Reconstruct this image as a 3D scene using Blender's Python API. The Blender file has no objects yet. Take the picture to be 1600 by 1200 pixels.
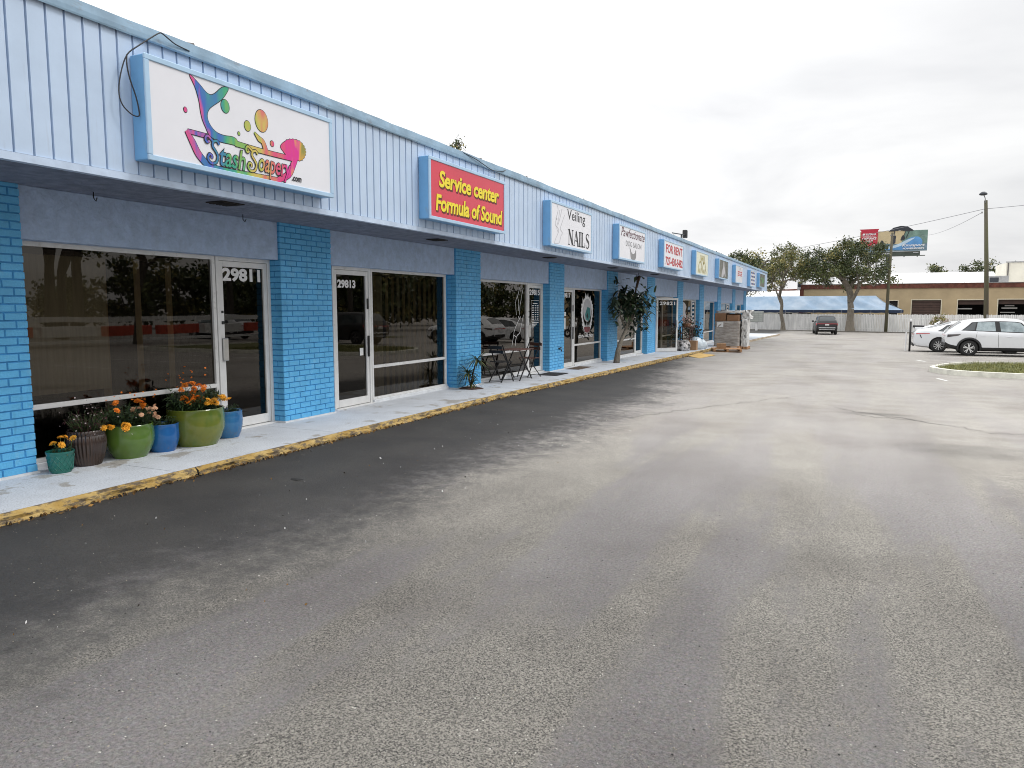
import bpy, bmesh, math, random
from mathutils import Vector, Matrix
import numpy as np

S = bpy.context.scene
COL = S.collection
R = math.radians
rnd = random.Random(7)

# ------------------------------------------------------------------ camera
cd = bpy.data.cameras.new('camera')
cam = bpy.data.objects.new('camera', cd)
COL.objects.link(cam)
cam.location = (0, 0, 1.70)
cam.rotation_euler = (R(90 - 5.932), 0, R(25.035))
cd.sensor_width = 36.0
cd.lens = 1150 / 1600 * 36.0
cd.clip_start = 0.05
cd.clip_end = 3000
S.camera = cam

# ------------------------------------------------------------------ world: overcast sky
SUN_EL, SUN_AZ = 52.0, 62.0          # azimuth measured from +Y towards +X
w = bpy.data.worlds.new('World')
S.world = w
w.use_nodes = True
nt = w.node_tree
nt.nodes.clear()
def wn(t, **k):
    n = nt.nodes.new(t)
    for a, b in k.items(): setattr(n, a, b)
    return n
out = wn('ShaderNodeOutputWorld')
bg = wn('ShaderNodeBackground')
sky = wn('ShaderNodeTexSky', sky_type='NISHITA')
sky.sun_disc = False
sky.sun_elevation = R(SUN_EL)
sky.sun_rotation = R(SUN_AZ)
sky.air_density = 1.2; sky.dust_density = 3.0
tc = wn('ShaderNodeTexCoord')
sep = wn('ShaderNodeSeparateXYZ')
nt.links.new(tc.outputs['Generated'], sep.inputs[0])
zz = wn('ShaderNodeMath', operation='MAXIMUM'); zz.inputs[1].default_value = 0.0
nt.links.new(sep.outputs['Z'], zz.inputs[0])
# clouds laid out on a flat deck overhead
den = wn('ShaderNodeMath', operation='ADD'); den.inputs[1].default_value = 0.22
nt.links.new(zz.outputs[0], den.inputs[0])
dx = wn('ShaderNodeMath', operation='DIVIDE'); dy = wn('ShaderNodeMath', operation='DIVIDE')
nt.links.new(sep.outputs['X'], dx.inputs[0]); nt.links.new(den.outputs[0], dx.inputs[1])
nt.links.new(sep.outputs['Y'], dy.inputs[0]); nt.links.new(den.outputs[0], dy.inputs[1])
cmb = wn('ShaderNodeCombineXYZ')
nt.links.new(dx.outputs[0], cmb.inputs[0]); nt.links.new(dy.outputs[0], cmb.inputs[1])
n1 = wn('ShaderNodeTexNoise'); n1.inputs['Scale'].default_value = 1.15
n1.inputs['Detail'].default_value = 6; n1.inputs['Roughness'].default_value = 0.52
n1.inputs['Distortion'].default_value = 0.35
nt.links.new(cmb.outputs[0], n1.inputs['Vector'])
cr = wn('ShaderNodeValToRGB')
e = cr.color_ramp.elements
e[0].position = 0.35; e[0].color = (0.84, 0.845, 0.865, 1)
e[1].position = 0.60; e[1].color = (1.08, 1.08, 1.08, 1)
nt.links.new(n1.outputs['Fac'], cr.inputs[0])
# overcast dome: brighter towards the zenith
er = wn('ShaderNodeValToRGB')
e = er.color_ramp.elements
e[0].position = 0.0; e[0].color = (0.88, 0.88, 0.88, 1)
e[1].position = 1.0; e[1].color = (2.3, 2.3, 2.3, 1)
m = er.color_ramp.elements.new(0.34); m.color = (1.0, 1.0, 1.0, 1)
nt.links.new(zz.outputs[0], er.inputs[0])
mul = wn('ShaderNodeMix', data_type='RGBA', blend_type='MULTIPLY'); mul.inputs[0].default_value = 1.0
nt.links.new(cr.outputs[0], mul.inputs[6]); nt.links.new(er.outputs[0], mul.inputs[7])
# brighter part of the cloud deck to the left (-X)
lr = wn('ShaderNodeMapRange'); lr.inputs[1].default_value = -0.75; lr.inputs[2].default_value = 0.25
lr.inputs[3].default_value = 1.38; lr.inputs[4].default_value = 0.98
nt.links.new(sep.outputs['X'], lr.inputs[0])
mul2 = wn('ShaderNodeVectorMath', operation='SCALE')
nt.links.new(mul.outputs[2], mul2.inputs[0]); nt.links.new(lr.outputs[0], mul2.inputs['Scale'])
skys = wn('ShaderNodeVectorMath', operation='SCALE'); skys.inputs['Scale'].default_value = 0.08
nt.links.new(sky.outputs[0], skys.inputs[0])
mx = wn('ShaderNodeMix', data_type='RGBA'); mx.inputs[0].default_value = 0.93
nt.links.new(skys.outputs[0], mx.inputs[6]); nt.links.new(mul2.outputs[0], mx.inputs[7])
nt.links.new(mx.outputs[2], bg.inputs[0])
bg.inputs[1].default_value = 1.0
nt.links.new(bg.outputs[0], out.inputs[0])

# ------------------------------------------------------------------ sun behind the cloud
sd = bpy.data.lights.new('sun', 'SUN')
sd.energy = 1.2; sd.angle = R(14); sd.color = (1.0, 0.975, 0.94)
so = bpy.data.objects.new('sun', sd); COL.objects.link(so)
sdir = Vector((math.cos(R(SUN_EL)) * math.sin(R(SUN_AZ)), math.cos(R(SUN_EL)) * math.cos(R(SUN_AZ)), math.sin(R(SUN_EL))))
so.rotation_euler = (-sdir).to_track_quat('-Z', 'Y').to_euler()
so.location = (30, 20, 40)

S.view_settings.view_transform = 'Standard'
S.view_settings.look = 'None'
S.view_settings.exposure = 0.0
S.view_settings.gamma = 1.0
S.cycles.pixel_filter_type = 'BLACKMAN_HARRIS'
S.cycles.filter_width = 1.0
S.cycles.max_bounces = 8
S.cycles.transparent_max_bounces = 12

# ------------------------------------------------------------------ materials
def mat(name, col, rough=0.6, metal=0.0, var=0.0, vscale=8.0, bump=0.0, bscale=40.0, spec=0.5, col2=None, detail=5.0, stretch=None, coat=0.0):
    m = bpy.data.materials.new(name); m.use_nodes = True
    t = m.node_tree; b = t.nodes['Principled BSDF']
    b.inputs['Base Color'].default_value = (*col, 1)
    b.inputs['Roughness'].default_value = rough
    b.inputs['Metallic'].default_value = metal
    b.inputs['Specular IOR Level'].default_value = spec
    if coat: b.inputs['Coat Weight'].default_value = coat
    tcn = t.nodes.new('ShaderNodeTexCoord')
    vec = tcn.outputs['Object']
    if stretch:
        mp = t.nodes.new('ShaderNodeMapping'); mp.inputs['Scale'].default_value = stretch
        t.links.new(vec, mp.inputs[0]); vec = mp.outputs[0]
    if var > 0 or col2:
        n = t.nodes.new('ShaderNodeTexNoise'); n.inputs['Scale'].default_value = vscale
        n.inputs['Detail'].default_value = detail; n.inputs['Roughness'].default_value = 0.6
        t.links.new(vec, n.inputs['Vector'])
        r = t.nodes.new('ShaderNodeValToRGB')
        c2 = col2 or tuple(max(0, c * (1 + var)) for c in col)
        c1 = col if col2 else tuple(c * (1 - var) for c in col)
        r.color_ramp.elements[0].position = 0.36; r.color_ramp.elements[0].color = (*c1, 1)
        r.color_ramp.elements[1].position = 0.66; r.color_ramp.elements[1].color = (*c2, 1)
        t.links.new(n.outputs['Fac'], r.inputs[0])
        t.links.new(r.outputs[0], b.inputs['Base Color'])
    if bump > 0:
        n2 = t.nodes.new('ShaderNodeTexNoise'); n2.inputs['Scale'].default_value = bscale
        n2.inputs['Detail'].default_value = 4
        t.links.new(vec, n2.inputs['Vector'])
        bp = t.nodes.new('ShaderNodeBump'); bp.inputs['Strength'].default_value = bump
        bp.inputs['Distance'].default_value = 0.02
        t.links.new(n2.outputs['Fac'], bp.inputs['Height'])
        t.links.new(bp.outputs[0], b.inputs['Normal'])
    return m

def nodes_of(m): return m.node_tree, m.node_tree.nodes['Principled BSDF']

M = {}
M['brick'] = mat('painted_brick', (0.105, 0.43, 0.75), 0.5, var=0.10, vscale=3, bump=0.35, bscale=55)
M['brick_joint'] = mat('painted_mortar', (0.042, 0.25, 0.53), 0.7, var=0.2, vscale=5, bump=0.4, bscale=70)
M['reveal'] = mat('blue_reveal_paint', (0.05, 0.31, 0.64), 0.55, var=0.06, vscale=4, bump=0.2)
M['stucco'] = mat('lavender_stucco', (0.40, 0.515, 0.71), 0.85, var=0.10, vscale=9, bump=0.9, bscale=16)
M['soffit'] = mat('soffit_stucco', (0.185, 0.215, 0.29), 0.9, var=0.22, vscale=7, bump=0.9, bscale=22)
M['fascia'] = mat('ribbed_metal_fascia', (0.515, 0.635, 0.80), 0.42, var=0.05, vscale=2.2, bump=0.06, bscale=5)
M['coping'] = mat('coping_metal', (0.235, 0.36, 0.475), 0.5, var=0.18, vscale=3.0, bump=0.2, bscale=6)
M['trim'] = mat('fascia_trim', (0.55, 0.66, 0.82), 0.45, var=0.10, vscale=6)
M['sign_blue'] = mat('sign_cabinet_blue', (0.17, 0.40, 0.68), 0.4, var=0.06, vscale=3, bump=0.05, bscale=9)
M['sign_trim'] = mat('sign_frame_pale_blue', (0.42, 0.60, 0.78), 0.38, var=0.05, vscale=4)
M['sign_white'] = mat('sign_panel_white', (0.78, 0.785, 0.83), 0.28, var=0.025, vscale=1.5)
M['sign_red'] = mat('sign_panel_red', (0.66, 0.05, 0.085), 0.3, var=0.04, vscale=2)
M['ink_yellow'] = mat('sign_yellow', (0.88, 0.72, 0.03), 0.4, var=0.03)
M['ink_black'] = mat('sign_black', (0.018, 0.018, 0.02), 0.45, var=0.1)
M['ink_shadow'] = mat('letter_shadow', (0.13, 0.03, 0.02), 0.5, var=0.1)
M['ink_grey'] = mat('sign_grey', (0.27, 0.27, 0.28), 0.5, var=0.1)
M['ink_ltgrey'] = mat('sign_light_grey', (0.48, 0.48, 0.50), 0.5, var=0.06)
M['ink_red'] = mat('sign_red_ink', (0.50, 0.02, 0.03), 0.45, var=0.08)
M['ink_white'] = mat('vinyl_white', (0.78, 0.78, 0.78), 0.4, var=0.03)
M['ink_gold'] = mat('sign_gold', (0.42, 0.36, 0.13), 0.45, var=0.15)
M['cream'] = mat('sign_cream', (0.76, 0.77, 0.62), 0.35, var=0.03)
M['blue_ink'] = mat('sign_blue_ink', (0.06, 0.10, 0.42), 0.4, var=0.1)
M['green_ink'] = mat('sign_green_ink', (0.10, 0.42, 0.12), 0.4, var=0.2, vscale=6)
M['photo_dark'] = mat('sign_dark_print', (0.02, 0.022, 0.02), 0.35, col2=(0.20, 0.20, 0.16), vscale=3.5)
M['alu'] = mat('white_aluminium_frame', (0.70, 0.70, 0.69), 0.35, var=0.05, vscale=6)
M['alu_dark'] = mat('bronze_aluminium', (0.10, 0.09, 0.085), 0.4, var=0.1)
M['steel'] = mat('brushed_steel', (0.55, 0.55, 0.54), 0.3, metal=0.9, var=0.08)
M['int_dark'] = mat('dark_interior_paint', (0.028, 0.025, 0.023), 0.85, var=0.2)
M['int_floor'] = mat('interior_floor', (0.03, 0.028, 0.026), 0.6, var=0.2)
M['blind_beige'] = mat('beige_blind_fabric', (0.56, 0.53, 0.40), 0.9, var=0.10, vscale=4, stretch=(1, 6, 0.4))
M['blind_brown'] = mat('brown_blind_fabric', (0.020, 0.017, 0.014), 0.9, var=0.12, vscale=4)
M['blind_tan'] = mat('tan_blind_fabric', (0.50, 0.41, 0.26), 0.9, var=0.12, vscale=4)
M['concrete_white'] = mat('painted_sill', (0.66, 0.68, 0.70), 0.8, var=0.10, vscale=5, bump=0.3, bscale=30)
M['rubber'] = mat('black_rubber', (0.018, 0.018, 0.018), 0.8, var=0.2, vscale=12, bump=0.3)
M['mat_black'] = mat('doormat_black', (0.022, 0.022, 0.024), 0.95, var=0.3, vscale=30, bump=0.6, bscale=120)
M['mat_brown'] = mat('doormat_brown', (0.06, 0.04, 0.03), 0.95, col2=(0.16, 0.11, 0.07), vscale=14, bump=0.6, bscale=120)
M['iron'] = mat('black_iron', (0.014, 0.014, 0.015), 0.5, var=0.2)
M['wood_red'] = mat('reddish_wood', (0.10, 0.042, 0.030), 0.55, var=0.25, vscale=6, stretch=(8, 1, 8))
M['wood_pallet'] = mat('raw_pallet_wood', (0.40, 0.22, 0.11), 0.85, var=0.3, vscale=5, stretch=(1, 6, 6), bump=0.3)
M['card'] = mat('cardboard', (0.33, 0.20, 0.11), 0.85, var=0.12, vscale=5)
M['card2'] = mat('dark_cardboard', (0.22, 0.12, 0.065), 0.85, var=0.18, vscale=5)
M['plywood'] = mat('plywood_sheet', (0.58, 0.38, 0.13), 0.8, var=0.12, vscale=4)
M['paper'] = mat('white_paper', (0.75, 0.75, 0.74), 0.7, var=0.04)
M['soil'] = mat('potting_soil', (0.035, 0.024, 0.016), 0.95, var=0.4, vscale=25, bump=0.8, bscale=60)
M['stem'] = mat('green_stem', (0.06, 0.10, 0.03), 0.7, var=0.3)
M['leaf_dk'] = mat('leaf_dark', (0.014, 0.032, 0.012), 0.6, var=0.35, vscale=20)
M['leaf_md'] = mat('leaf_mid', (0.034, 0.064, 0.018), 0.6, var=0.3, vscale=20)
M['leaf_red'] = mat('leaf_burgundy', (0.055, 0.016, 0.020), 0.5, var=0.4, vscale=20)
M['leaf_yel'] = mat('leaf_yellow_green', (0.16, 0.15, 0.035), 0.5, var=0.3, vscale=20)
M['petal_or'] = mat('marigold_orange', (0.80, 0.23, 0.015), 0.6, var=0.2, vscale=60)
M['petal_yo'] = mat('marigold_yellow_orange', (0.86, 0.42, 0.03), 0.6, var=0.15, vscale=60)
M['petal_pink'] = mat('flower_pale_peach', (0.78, 0.48, 0.30), 0.6, var=0.15, vscale=60)
M['petal_wh'] = mat('flower_white', (0.72, 0.62, 0.62), 0.6, var=0.1)
def glaze(name, c, c2): return mat(name, c, 0.16, col2=c2, vscale=5, detail=3, coat=0.4, stretch=(1, 1, 0.5))
M['pot_teal'] = glaze('glaze_teal', (0.008, 0.11, 0.088), (0.016, 0.18, 0.145))
M['pot_brown'] = glaze('glaze_brown', (0.020, 0.011, 0.008), (0.055, 0.032, 0.023))
M['pot_green'] = glaze('glaze_green', (0.070, 0.145, 0.020), (0.105, 0.185, 0.032))
M['pot_olive'] = glaze('glaze_olive_green', (0.075, 0.135, 0.016), (0.165, 0.18, 0.026))
M['pot_blue'] = glaze('glaze_cobalt', (0.005, 0.075, 0.27), (0.012, 0.13, 0.37))
M['pot_blue2'] = glaze('glaze_blue', (0.012, 0.095, 0.26), (0.03, 0.17, 0.37))
M['bark'] = mat('grey_bark', (0.21, 0.185, 0.15), 0.95, var=0.35, vscale=8, bump=0.8, bscale=18, stretch=(3, 3, 0.6))
M['bark_dk'] = mat('dark_bark', (0.065, 0.055, 0.045), 0.95, var=0.35, vscale=8, bump=0.8, bscale=18, stretch=(3, 3, 0.6))
M['tl1'] = mat('oak_leaf_dark', (0.045, 0.064, 0.018), 0.55, var=0.3, vscale=3)
M['tl2'] = mat('oak_leaf_olive', (0.110, 0.128, 0.036), 0.55, var=0.3, vscale=3)
M['tl3'] = mat('oak_leaf_light', (0.27, 0.235, 0.075), 0.55, var=0.3, vscale=3)
M['tl4'] = mat('oak_leaf_rust', (0.11, 0.055, 0.03), 0.6, var=0.3, vscale=3)
M['fence'] = mat('weathered_fence_wood', (0.64, 0.64, 0.635), 0.9, col2=(0.84, 0.84, 0.83), vscale=1.6, bump=0.3, stretch=(3, 3, 0.5))
M['tan'] = mat('tan_block_wall', (0.43, 0.335, 0.205), 0.9, var=0.10, vscale=0.5, bump=0.2, bscale=6)
M['tan_trim'] = mat('cream_door_trim', (0.60, 0.55, 0.42), 0.8, var=0.08)
M['redbrick'] = mat('red_brick_cornice', (0.13, 0.045, 0.030), 0.9, var=0.35, vscale=2.2, bump=0.3)
M['white_metal'] = mat('white_roof_metal', (0.80, 0.80, 0.79), 0.5, var=0.05, vscale=0.6)
M['cream_wall'] = mat('cream_wall', (0.68, 0.65, 0.56), 0.85, var=0.06, vscale=0.6)
M['grey_metal'] = mat('grey_metal', (0.33, 0.33, 0.33), 0.5, var=0.15, vscale=3)
M['garage_brown'] = mat('brown_rollup_door', (0.060, 0.032, 0.024), 0.6, var=0.2, vscale=2)
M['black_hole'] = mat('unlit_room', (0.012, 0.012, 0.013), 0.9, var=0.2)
M['tarp'] = mat('pale_blue_tarp', (0.20, 0.30, 0.42), 0.45, col2=(0.36, 0.44, 0.53), vscale=0.5, bump=0.5, bscale=2.2)
M['tarp_dk'] = mat('navy_valance', (0.016, 0.035, 0.085), 0.6, var=0.2, vscale=2)
M['pole_wood'] = mat('utility_pole_wood', (0.105, 0.09, 0.068), 0.9, col2=(0.10, 0.10, 0.05), vscale=1.2, bump=0.5, stretch=(4, 4, 0.4))
M['wire'] = mat('cable_black', (0.03, 0.03, 0.035), 0.6, var=0.1)
M['wire_grey'] = mat('overhead_cable_grey', (0.22, 0.22, 0.24), 0.6, var=0.1)
M['car_white'] = mat('white_car_paint', (0.74, 0.755, 0.775), 0.22, var=0.012, vscale=1, coat=0.7)
M['car_black'] = mat('black_car_paint', (0.008, 0.008, 0.010), 0.3, var=0.1, coat=0.25)
M['car_grey'] = mat('grey_car_paint', (0.11, 0.115, 0.12), 0.22, var=0.05, coat=0.7)
M['car_trim'] = mat('black_plastic_trim', (0.014, 0.014, 0.015), 0.55, var=0.2)
M['car_glass'] = mat('car_window_glass', (0.035, 0.045, 0.05), 0.05, var=0.2, vscale=2, coat=0.5)
M['car_glass_lt'] = mat('clear_side_glass', (0.16, 0.21, 0.225), 0.05, col2=(0.42, 0.50, 0.52), vscale=2.2, coat=0.5)
M['tail_red'] = mat('tail_light_red', (0.45, 0.012, 0.018), 0.12, var=0.15, coat=0.5)
M['tail_clear'] = mat('tail_light_smoked', (0.10, 0.09, 0.09), 0.12, var=0.3, coat=0.5)
M['chrome'] = mat('bright_alloy', (0.72, 0.73, 0.74), 0.22, metal=0.75, var=0.04)
M['alloy_dk'] = mat('dark_alloy', (0.16, 0.16, 0.17), 0.3, metal=0.7, var=0.1)
M['plate'] = mat('licence_plate_white', (0.6, 0.6, 0.6), 0.4, var=0.05)
M['kerb_conc'] = mat('kerb_concrete', (0.66, 0.65, 0.57), 0.9, var=0.15, vscale=4, bump=0.4)
M['line_white'] = mat('worn_white_paint', (0.70, 0.70, 0.68), 0.8, var=0.12, vscale=10)
M['grass'] = mat('island_grass', (0.07, 0.085, 0.020), 0.9, col2=(0.15, 0.14, 0.04), vscale=5)
M['grass_blade'] = mat('grass_blade', (0.075, 0.095, 0.02), 0.8, col2=(0.24, 0.22, 0.06), vscale=4)
M['verge'] = mat('dirt_verge', (0.10, 0.095, 0.07), 0.95, col2=(0.20, 0.18, 0.12), vscale=1.5, bump=0.6, bscale=12)
M['barrier_or'] = mat('orange_barrier', (0.52, 0.07, 0.035), 0.5, var=0.1, vscale=2)
M['barrier_wh'] = mat('white_barrier', (0.72, 0.72, 0.70), 0.5, var=0.06)
M['store_wall'] = mat('store_front_wall', (0.36, 0.33, 0.28), 0.85, var=0.1, vscale=0.4)
M['store_red'] = mat('store_red_band', (0.42, 0.06, 0.03), 0.6, var=0.1, vscale=0.4)
M['wrap'] = mat('stretch_wrapped_goods', (0.24, 0.21, 0.185), 0.28, col2=(0.46, 0.43, 0.40), vscale=3.2, bump=0.6, bscale=9, stretch=(1, 1, 4))
M['wrap_white'] = mat('white_stretch_film', (0.70, 0.70, 0.69), 0.3, var=0.12, vscale=4, bump=0.9, bscale=8, stretch=(1, 1, 2))
M['zebra'] = mat('black_white_pattern', (0.03, 0.03, 0.03), 0.6, col2=(0.72, 0.70, 0.70), vscale=9, detail=1)
M['pink'] = mat('pink_flowers', (0.50, 0.24, 0.22), 0.7, col2=(0.66, 0.50, 0.46), vscale=18)
M['bag'] = mat('white_plastic_bag', (0.62, 0.70, 0.76), 0.35, var=0.1, vscale=6, bump=0.8, bscale=14)
M['bb_sand'] = mat('billboard_sand', (0.55, 0.45, 0.27), 0.5, var=0.06, vscale=0.5)
M['bb_green'] = mat('billboard_green', (0.16, 0.26, 0.22), 0.5, var=0.3, vscale=0.6)
M['bb_water'] = mat('billboard_water', (0.16, 0.24, 0.30), 0.5, var=0.3, vscale=0.8)
M['bb_red'] = mat('billboard_red', (0.46, 0.018, 0.045), 0.5, var=0.06, vscale=0.5)
M['bb_blue'] = mat('billboard_boat_blue', (0.10, 0.28, 0.55), 0.5, var=0.2, vscale=0.5)
M['bb_pale'] = mat('billboard_boat_pale', (0.48, 0.62, 0.74), 0.5, var=0.1, vscale=0.5)
M['bb_dark'] = mat('billboard_dark', (0.03, 0.035, 0.045), 0.5, var=0.2, vscale=0.5)
M['bb_steel'] = mat('billboard_steel', (0.07, 0.085, 0.07), 0.6, var=0.2, vscale=0.5)

def weather(m, colr, scale, lo, hi, amount, stretch=(1, 1, 1), detail=6):
    # a stain or scuff layer with its own ragged outline over whatever colour the surface has
    t, b = nodes_of(m); ip = b.inputs['Base Color']
    tcn = t.nodes.new('ShaderNodeTexCoord'); mp = t.nodes.new('ShaderNodeMapping'); mp.inputs['Scale'].default_value = stretch
    t.links.new(tcn.outputs['Object'], mp.inputs[0])
    n = t.nodes.new('ShaderNodeTexNoise'); n.inputs['Scale'].default_value = scale; n.inputs['Detail'].default_value = detail; n.inputs['Roughness'].default_value = 0.65
    t.links.new(mp.outputs[0], n.inputs['Vector'])
    mr = t.nodes.new('ShaderNodeMapRange'); mr.inputs[1].default_value = lo; mr.inputs[2].default_value = hi; mr.inputs[3].default_value = 0; mr.inputs[4].default_value = amount
    t.links.new(n.outputs['Fac'], mr.inputs[0])
    mx = t.nodes.new('ShaderNodeMix'); mx.data_type = 'RGBA'; t.links.new(mr.outputs[0], mx.inputs[0])
    if ip.links: t.links.new(ip.links[0].from_socket, mx.inputs[6])
    else: mx.inputs[6].default_value = ip.default_value[:]
    mx.inputs[7].default_value = (*colr, 1)
    t.links.new(mx.outputs[2], ip)
weather(M['brick'], (0.24, 0.52, 0.74), 5.0, 0.58, 0.74, 0.55, (1, 1, 0.6))
weather(M['brick'], (0.030, 0.16, 0.34), 3.2, 0.62, 0.76, 0.55, (1.6, 1.6, 0.35))
weather(M['brick'], (0.55, 0.60, 0.62), 26, 0.70, 0.74, 0.7)
weather(M['fascia'], (0.30, 0.31, 0.33), 3.0, 0.60, 0.80, 0.45, (2.5, 2.5, 0.22))
weather(M['fascia'], (0.20, 0.13, 0.09), 17, 0.715, 0.74, 0.7, (1, 1, 0.5))
weather(M['coping'], (0.16, 0.11, 0.08), 4.0, 0.60, 0.72, 0.5, (1, 1, 2.5))
weather(M['coping'], (0.42, 0.55, 0.66), 2.0, 0.56, 0.70, 0.5, (1, 1, 3))
weather(M['stucco'], (0.30, 0.34, 0.44), 2.4, 0.56, 0.75, 0.3, (1.5, 1.5, 0.5))
weather(M['sign_blue'], (0.30, 0.33, 0.36), 6.0, 0.62, 0.78, 0.5, (1, 1, 0.4))
for k_ in ('pot_green', 'pot_olive', 'pot_blue', 'pot_blue2', 'pot_teal'): weather(M[k_], (0.12, 0.10, 0.075), 9.0, 0.60, 0.74, 0.45, (1, 1, 0.6))
weather(M['alu'], (0.36, 0.34, 0.31), 7.0, 0.60, 0.75, 0.5)

def glass_mat(name, tint, boost=1.0):
    m = bpy.data.materials.new(name); m.use_nodes = True
    t = m.node_tree; t.nodes.clear()
    o = t.nodes.new('ShaderNodeOutputMaterial'); mixn = t.nodes.new('ShaderNodeMixShader')
    tr = t.nodes.new('ShaderNodeBsdfTransparent'); tr.inputs[0].default_value = (*tint, 1)
    gl = t.nodes.new('ShaderNodeBsdfGlossy'); gl.inputs['Roughness'].default_value = 0.0
    gl.inputs['Color'].default_value = (0.95, 0.90, 0.84, 1)
    fr = t.nodes.new('ShaderNodeFresnel'); fr.inputs[0].default_value = 1.52
    mu = t.nodes.new('ShaderNodeMath'); mu.operation = 'MULTIPLY'; mu.inputs[1].default_value = boost; mu.use_clamp = True
    t.links.new(fr.outputs[0], mu.inputs[0])
    # slight waviness of the plate
    tcn = t.nodes.new('ShaderNodeTexCoord'); nz = t.nodes.new('ShaderNodeTexNoise'); nz.inputs['Scale'].default_value = 1.3
    nz.inputs['Detail'].default_value = 1
    bp = t.nodes.new('ShaderNodeBump'); bp.inputs['Strength'].default_value = 0.03; bp.inputs['Distance'].default_value = 0.02
    t.links.new(tcn.outputs['Object'], nz.inputs['Vector']); t.links.new(nz.outputs['Fac'], bp.inputs['Height'])
    t.links.new(bp.outputs[0], gl.inputs['Normal'])
    t.links.new(mu.outputs[0], mixn.inputs[0]); t.links.new(tr.outputs[0], mixn.inputs[1]); t.links.new(gl.outputs[0], mixn.inputs[2])
    t.links.new(mixn.outputs[0], o.inputs[0])
    return m
M['glass'] = glass_mat('tinted_window_glass', (0.36, 0.335, 0.295), 1.12)

def wave_mat():
    # cream rainbow print of the first sign
    m = bpy.data.materials.new('rainbow_print'); m.use_nodes = True
    t, b = nodes_of(m)
    tcn = t.nodes.new('ShaderNodeTexCoord'); sp = t.nodes.new('ShaderNodeSeparateXYZ')
    t.links.new(tcn.outputs['Object'], sp.inputs[0])
    nz = t.nodes.new('ShaderNodeTexNoise'); nz.inputs['Scale'].default_value = 5.5; nz.inputs['Detail'].default_value = 1.5
    mp = t.nodes.new('ShaderNodeMapping'); mp.inputs['Scale'].default_value = (1, 2.0, 0.5); mp.inputs['Rotation'].default_value = (R(30), 0, 0)
    t.links.new(tcn.outputs['Object'], mp.inputs[0]); t.links.new(mp.outputs[0], nz.inputs['Vector'])
    mr = t.nodes.new('ShaderNodeMapRange'); mr.inputs[1].default_value = -0.86; mr.inputs[2].default_value = 0.84
    t.links.new(sp.outputs['Y'], mr.inputs[0])
    ad = t.nodes.new('ShaderNodeMath'); ad.operation = 'MULTIPLY_ADD'; ad.inputs[1].default_value = 0.42; ad.inputs[2].default_value = -0.21
    t.links.new(nz.outputs['Fac'], ad.inputs[0])
    a2 = t.nodes.new('ShaderNodeMath'); a2.operation = 'ADD'
    t.links.new(mr.outputs[0], a2.inputs[0]); t.links.new(ad.outputs[0], a2.inputs[1])
    r = t.nodes.new('ShaderNodeValToRGB'); el = r.color_ramp.elements
    stops = [(0.0, (0.70, 0.06, 0.22)), (0.07, (0.62, 0.10, 0.30)), (0.13, (0.05, 0.13, 0.50)), (0.24, (0.05, 0.24, 0.36)), (0.33, (0.05, 0.38, 0.20)), (0.44, (0.30, 0.48, 0.08)), (0.54, (0.62, 0.48, 0.12)), (0.63, (0.66, 0.20, 0.14)), (0.75, (0.72, 0.05, 0.22)), (0.86, (0.72, 0.03, 0.30)), (0.93, (0.74, 0.38, 0.06)), (1.0, (0.30, 0.28, 0.06))]
    el[0].position, el[0].color = stops[0][0], (*stops[0][1], 1)
    el[1].position, el[1].color = stops[-1][0], (*stops[-1][1], 1)
    for p, c in stops[1:-1]:
        x = el.new(p); x.color = (*c, 1)
    t.links.new(a2.outputs[0], r.inputs[0]); t.links.new(r.outputs[0], b.inputs['Base Color'])
    b.inputs['Roughness'].default_value = 0.4
    return m
M['rainbow'] = wave_mat()

# ------------------------------------------------------------------ object helpers
def tag(o, label=None, cat=None, group=None, kind=None):
    if label: o['label'] = label
    if cat: o['category'] = cat
    if group: o['group'] = group
    if kind: o['kind'] = kind
    return o

def empty(name, loc, label=None, cat=None, group=None, rz=0.0):
    o = bpy.data.objects.new(name, None); COL.objects.link(o)
    o.empty_display_size = 0.2
    o.location = loc; o.rotation_euler = (0, 0, rz)
    return tag(o, label, cat, group)

def copy_tree(o, parent=None):
    c = o.copy(); COL.objects.link(c)
    if parent is not None: c.parent = parent
    for ch in list(o.children): copy_tree(ch, c)
    return c

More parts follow.
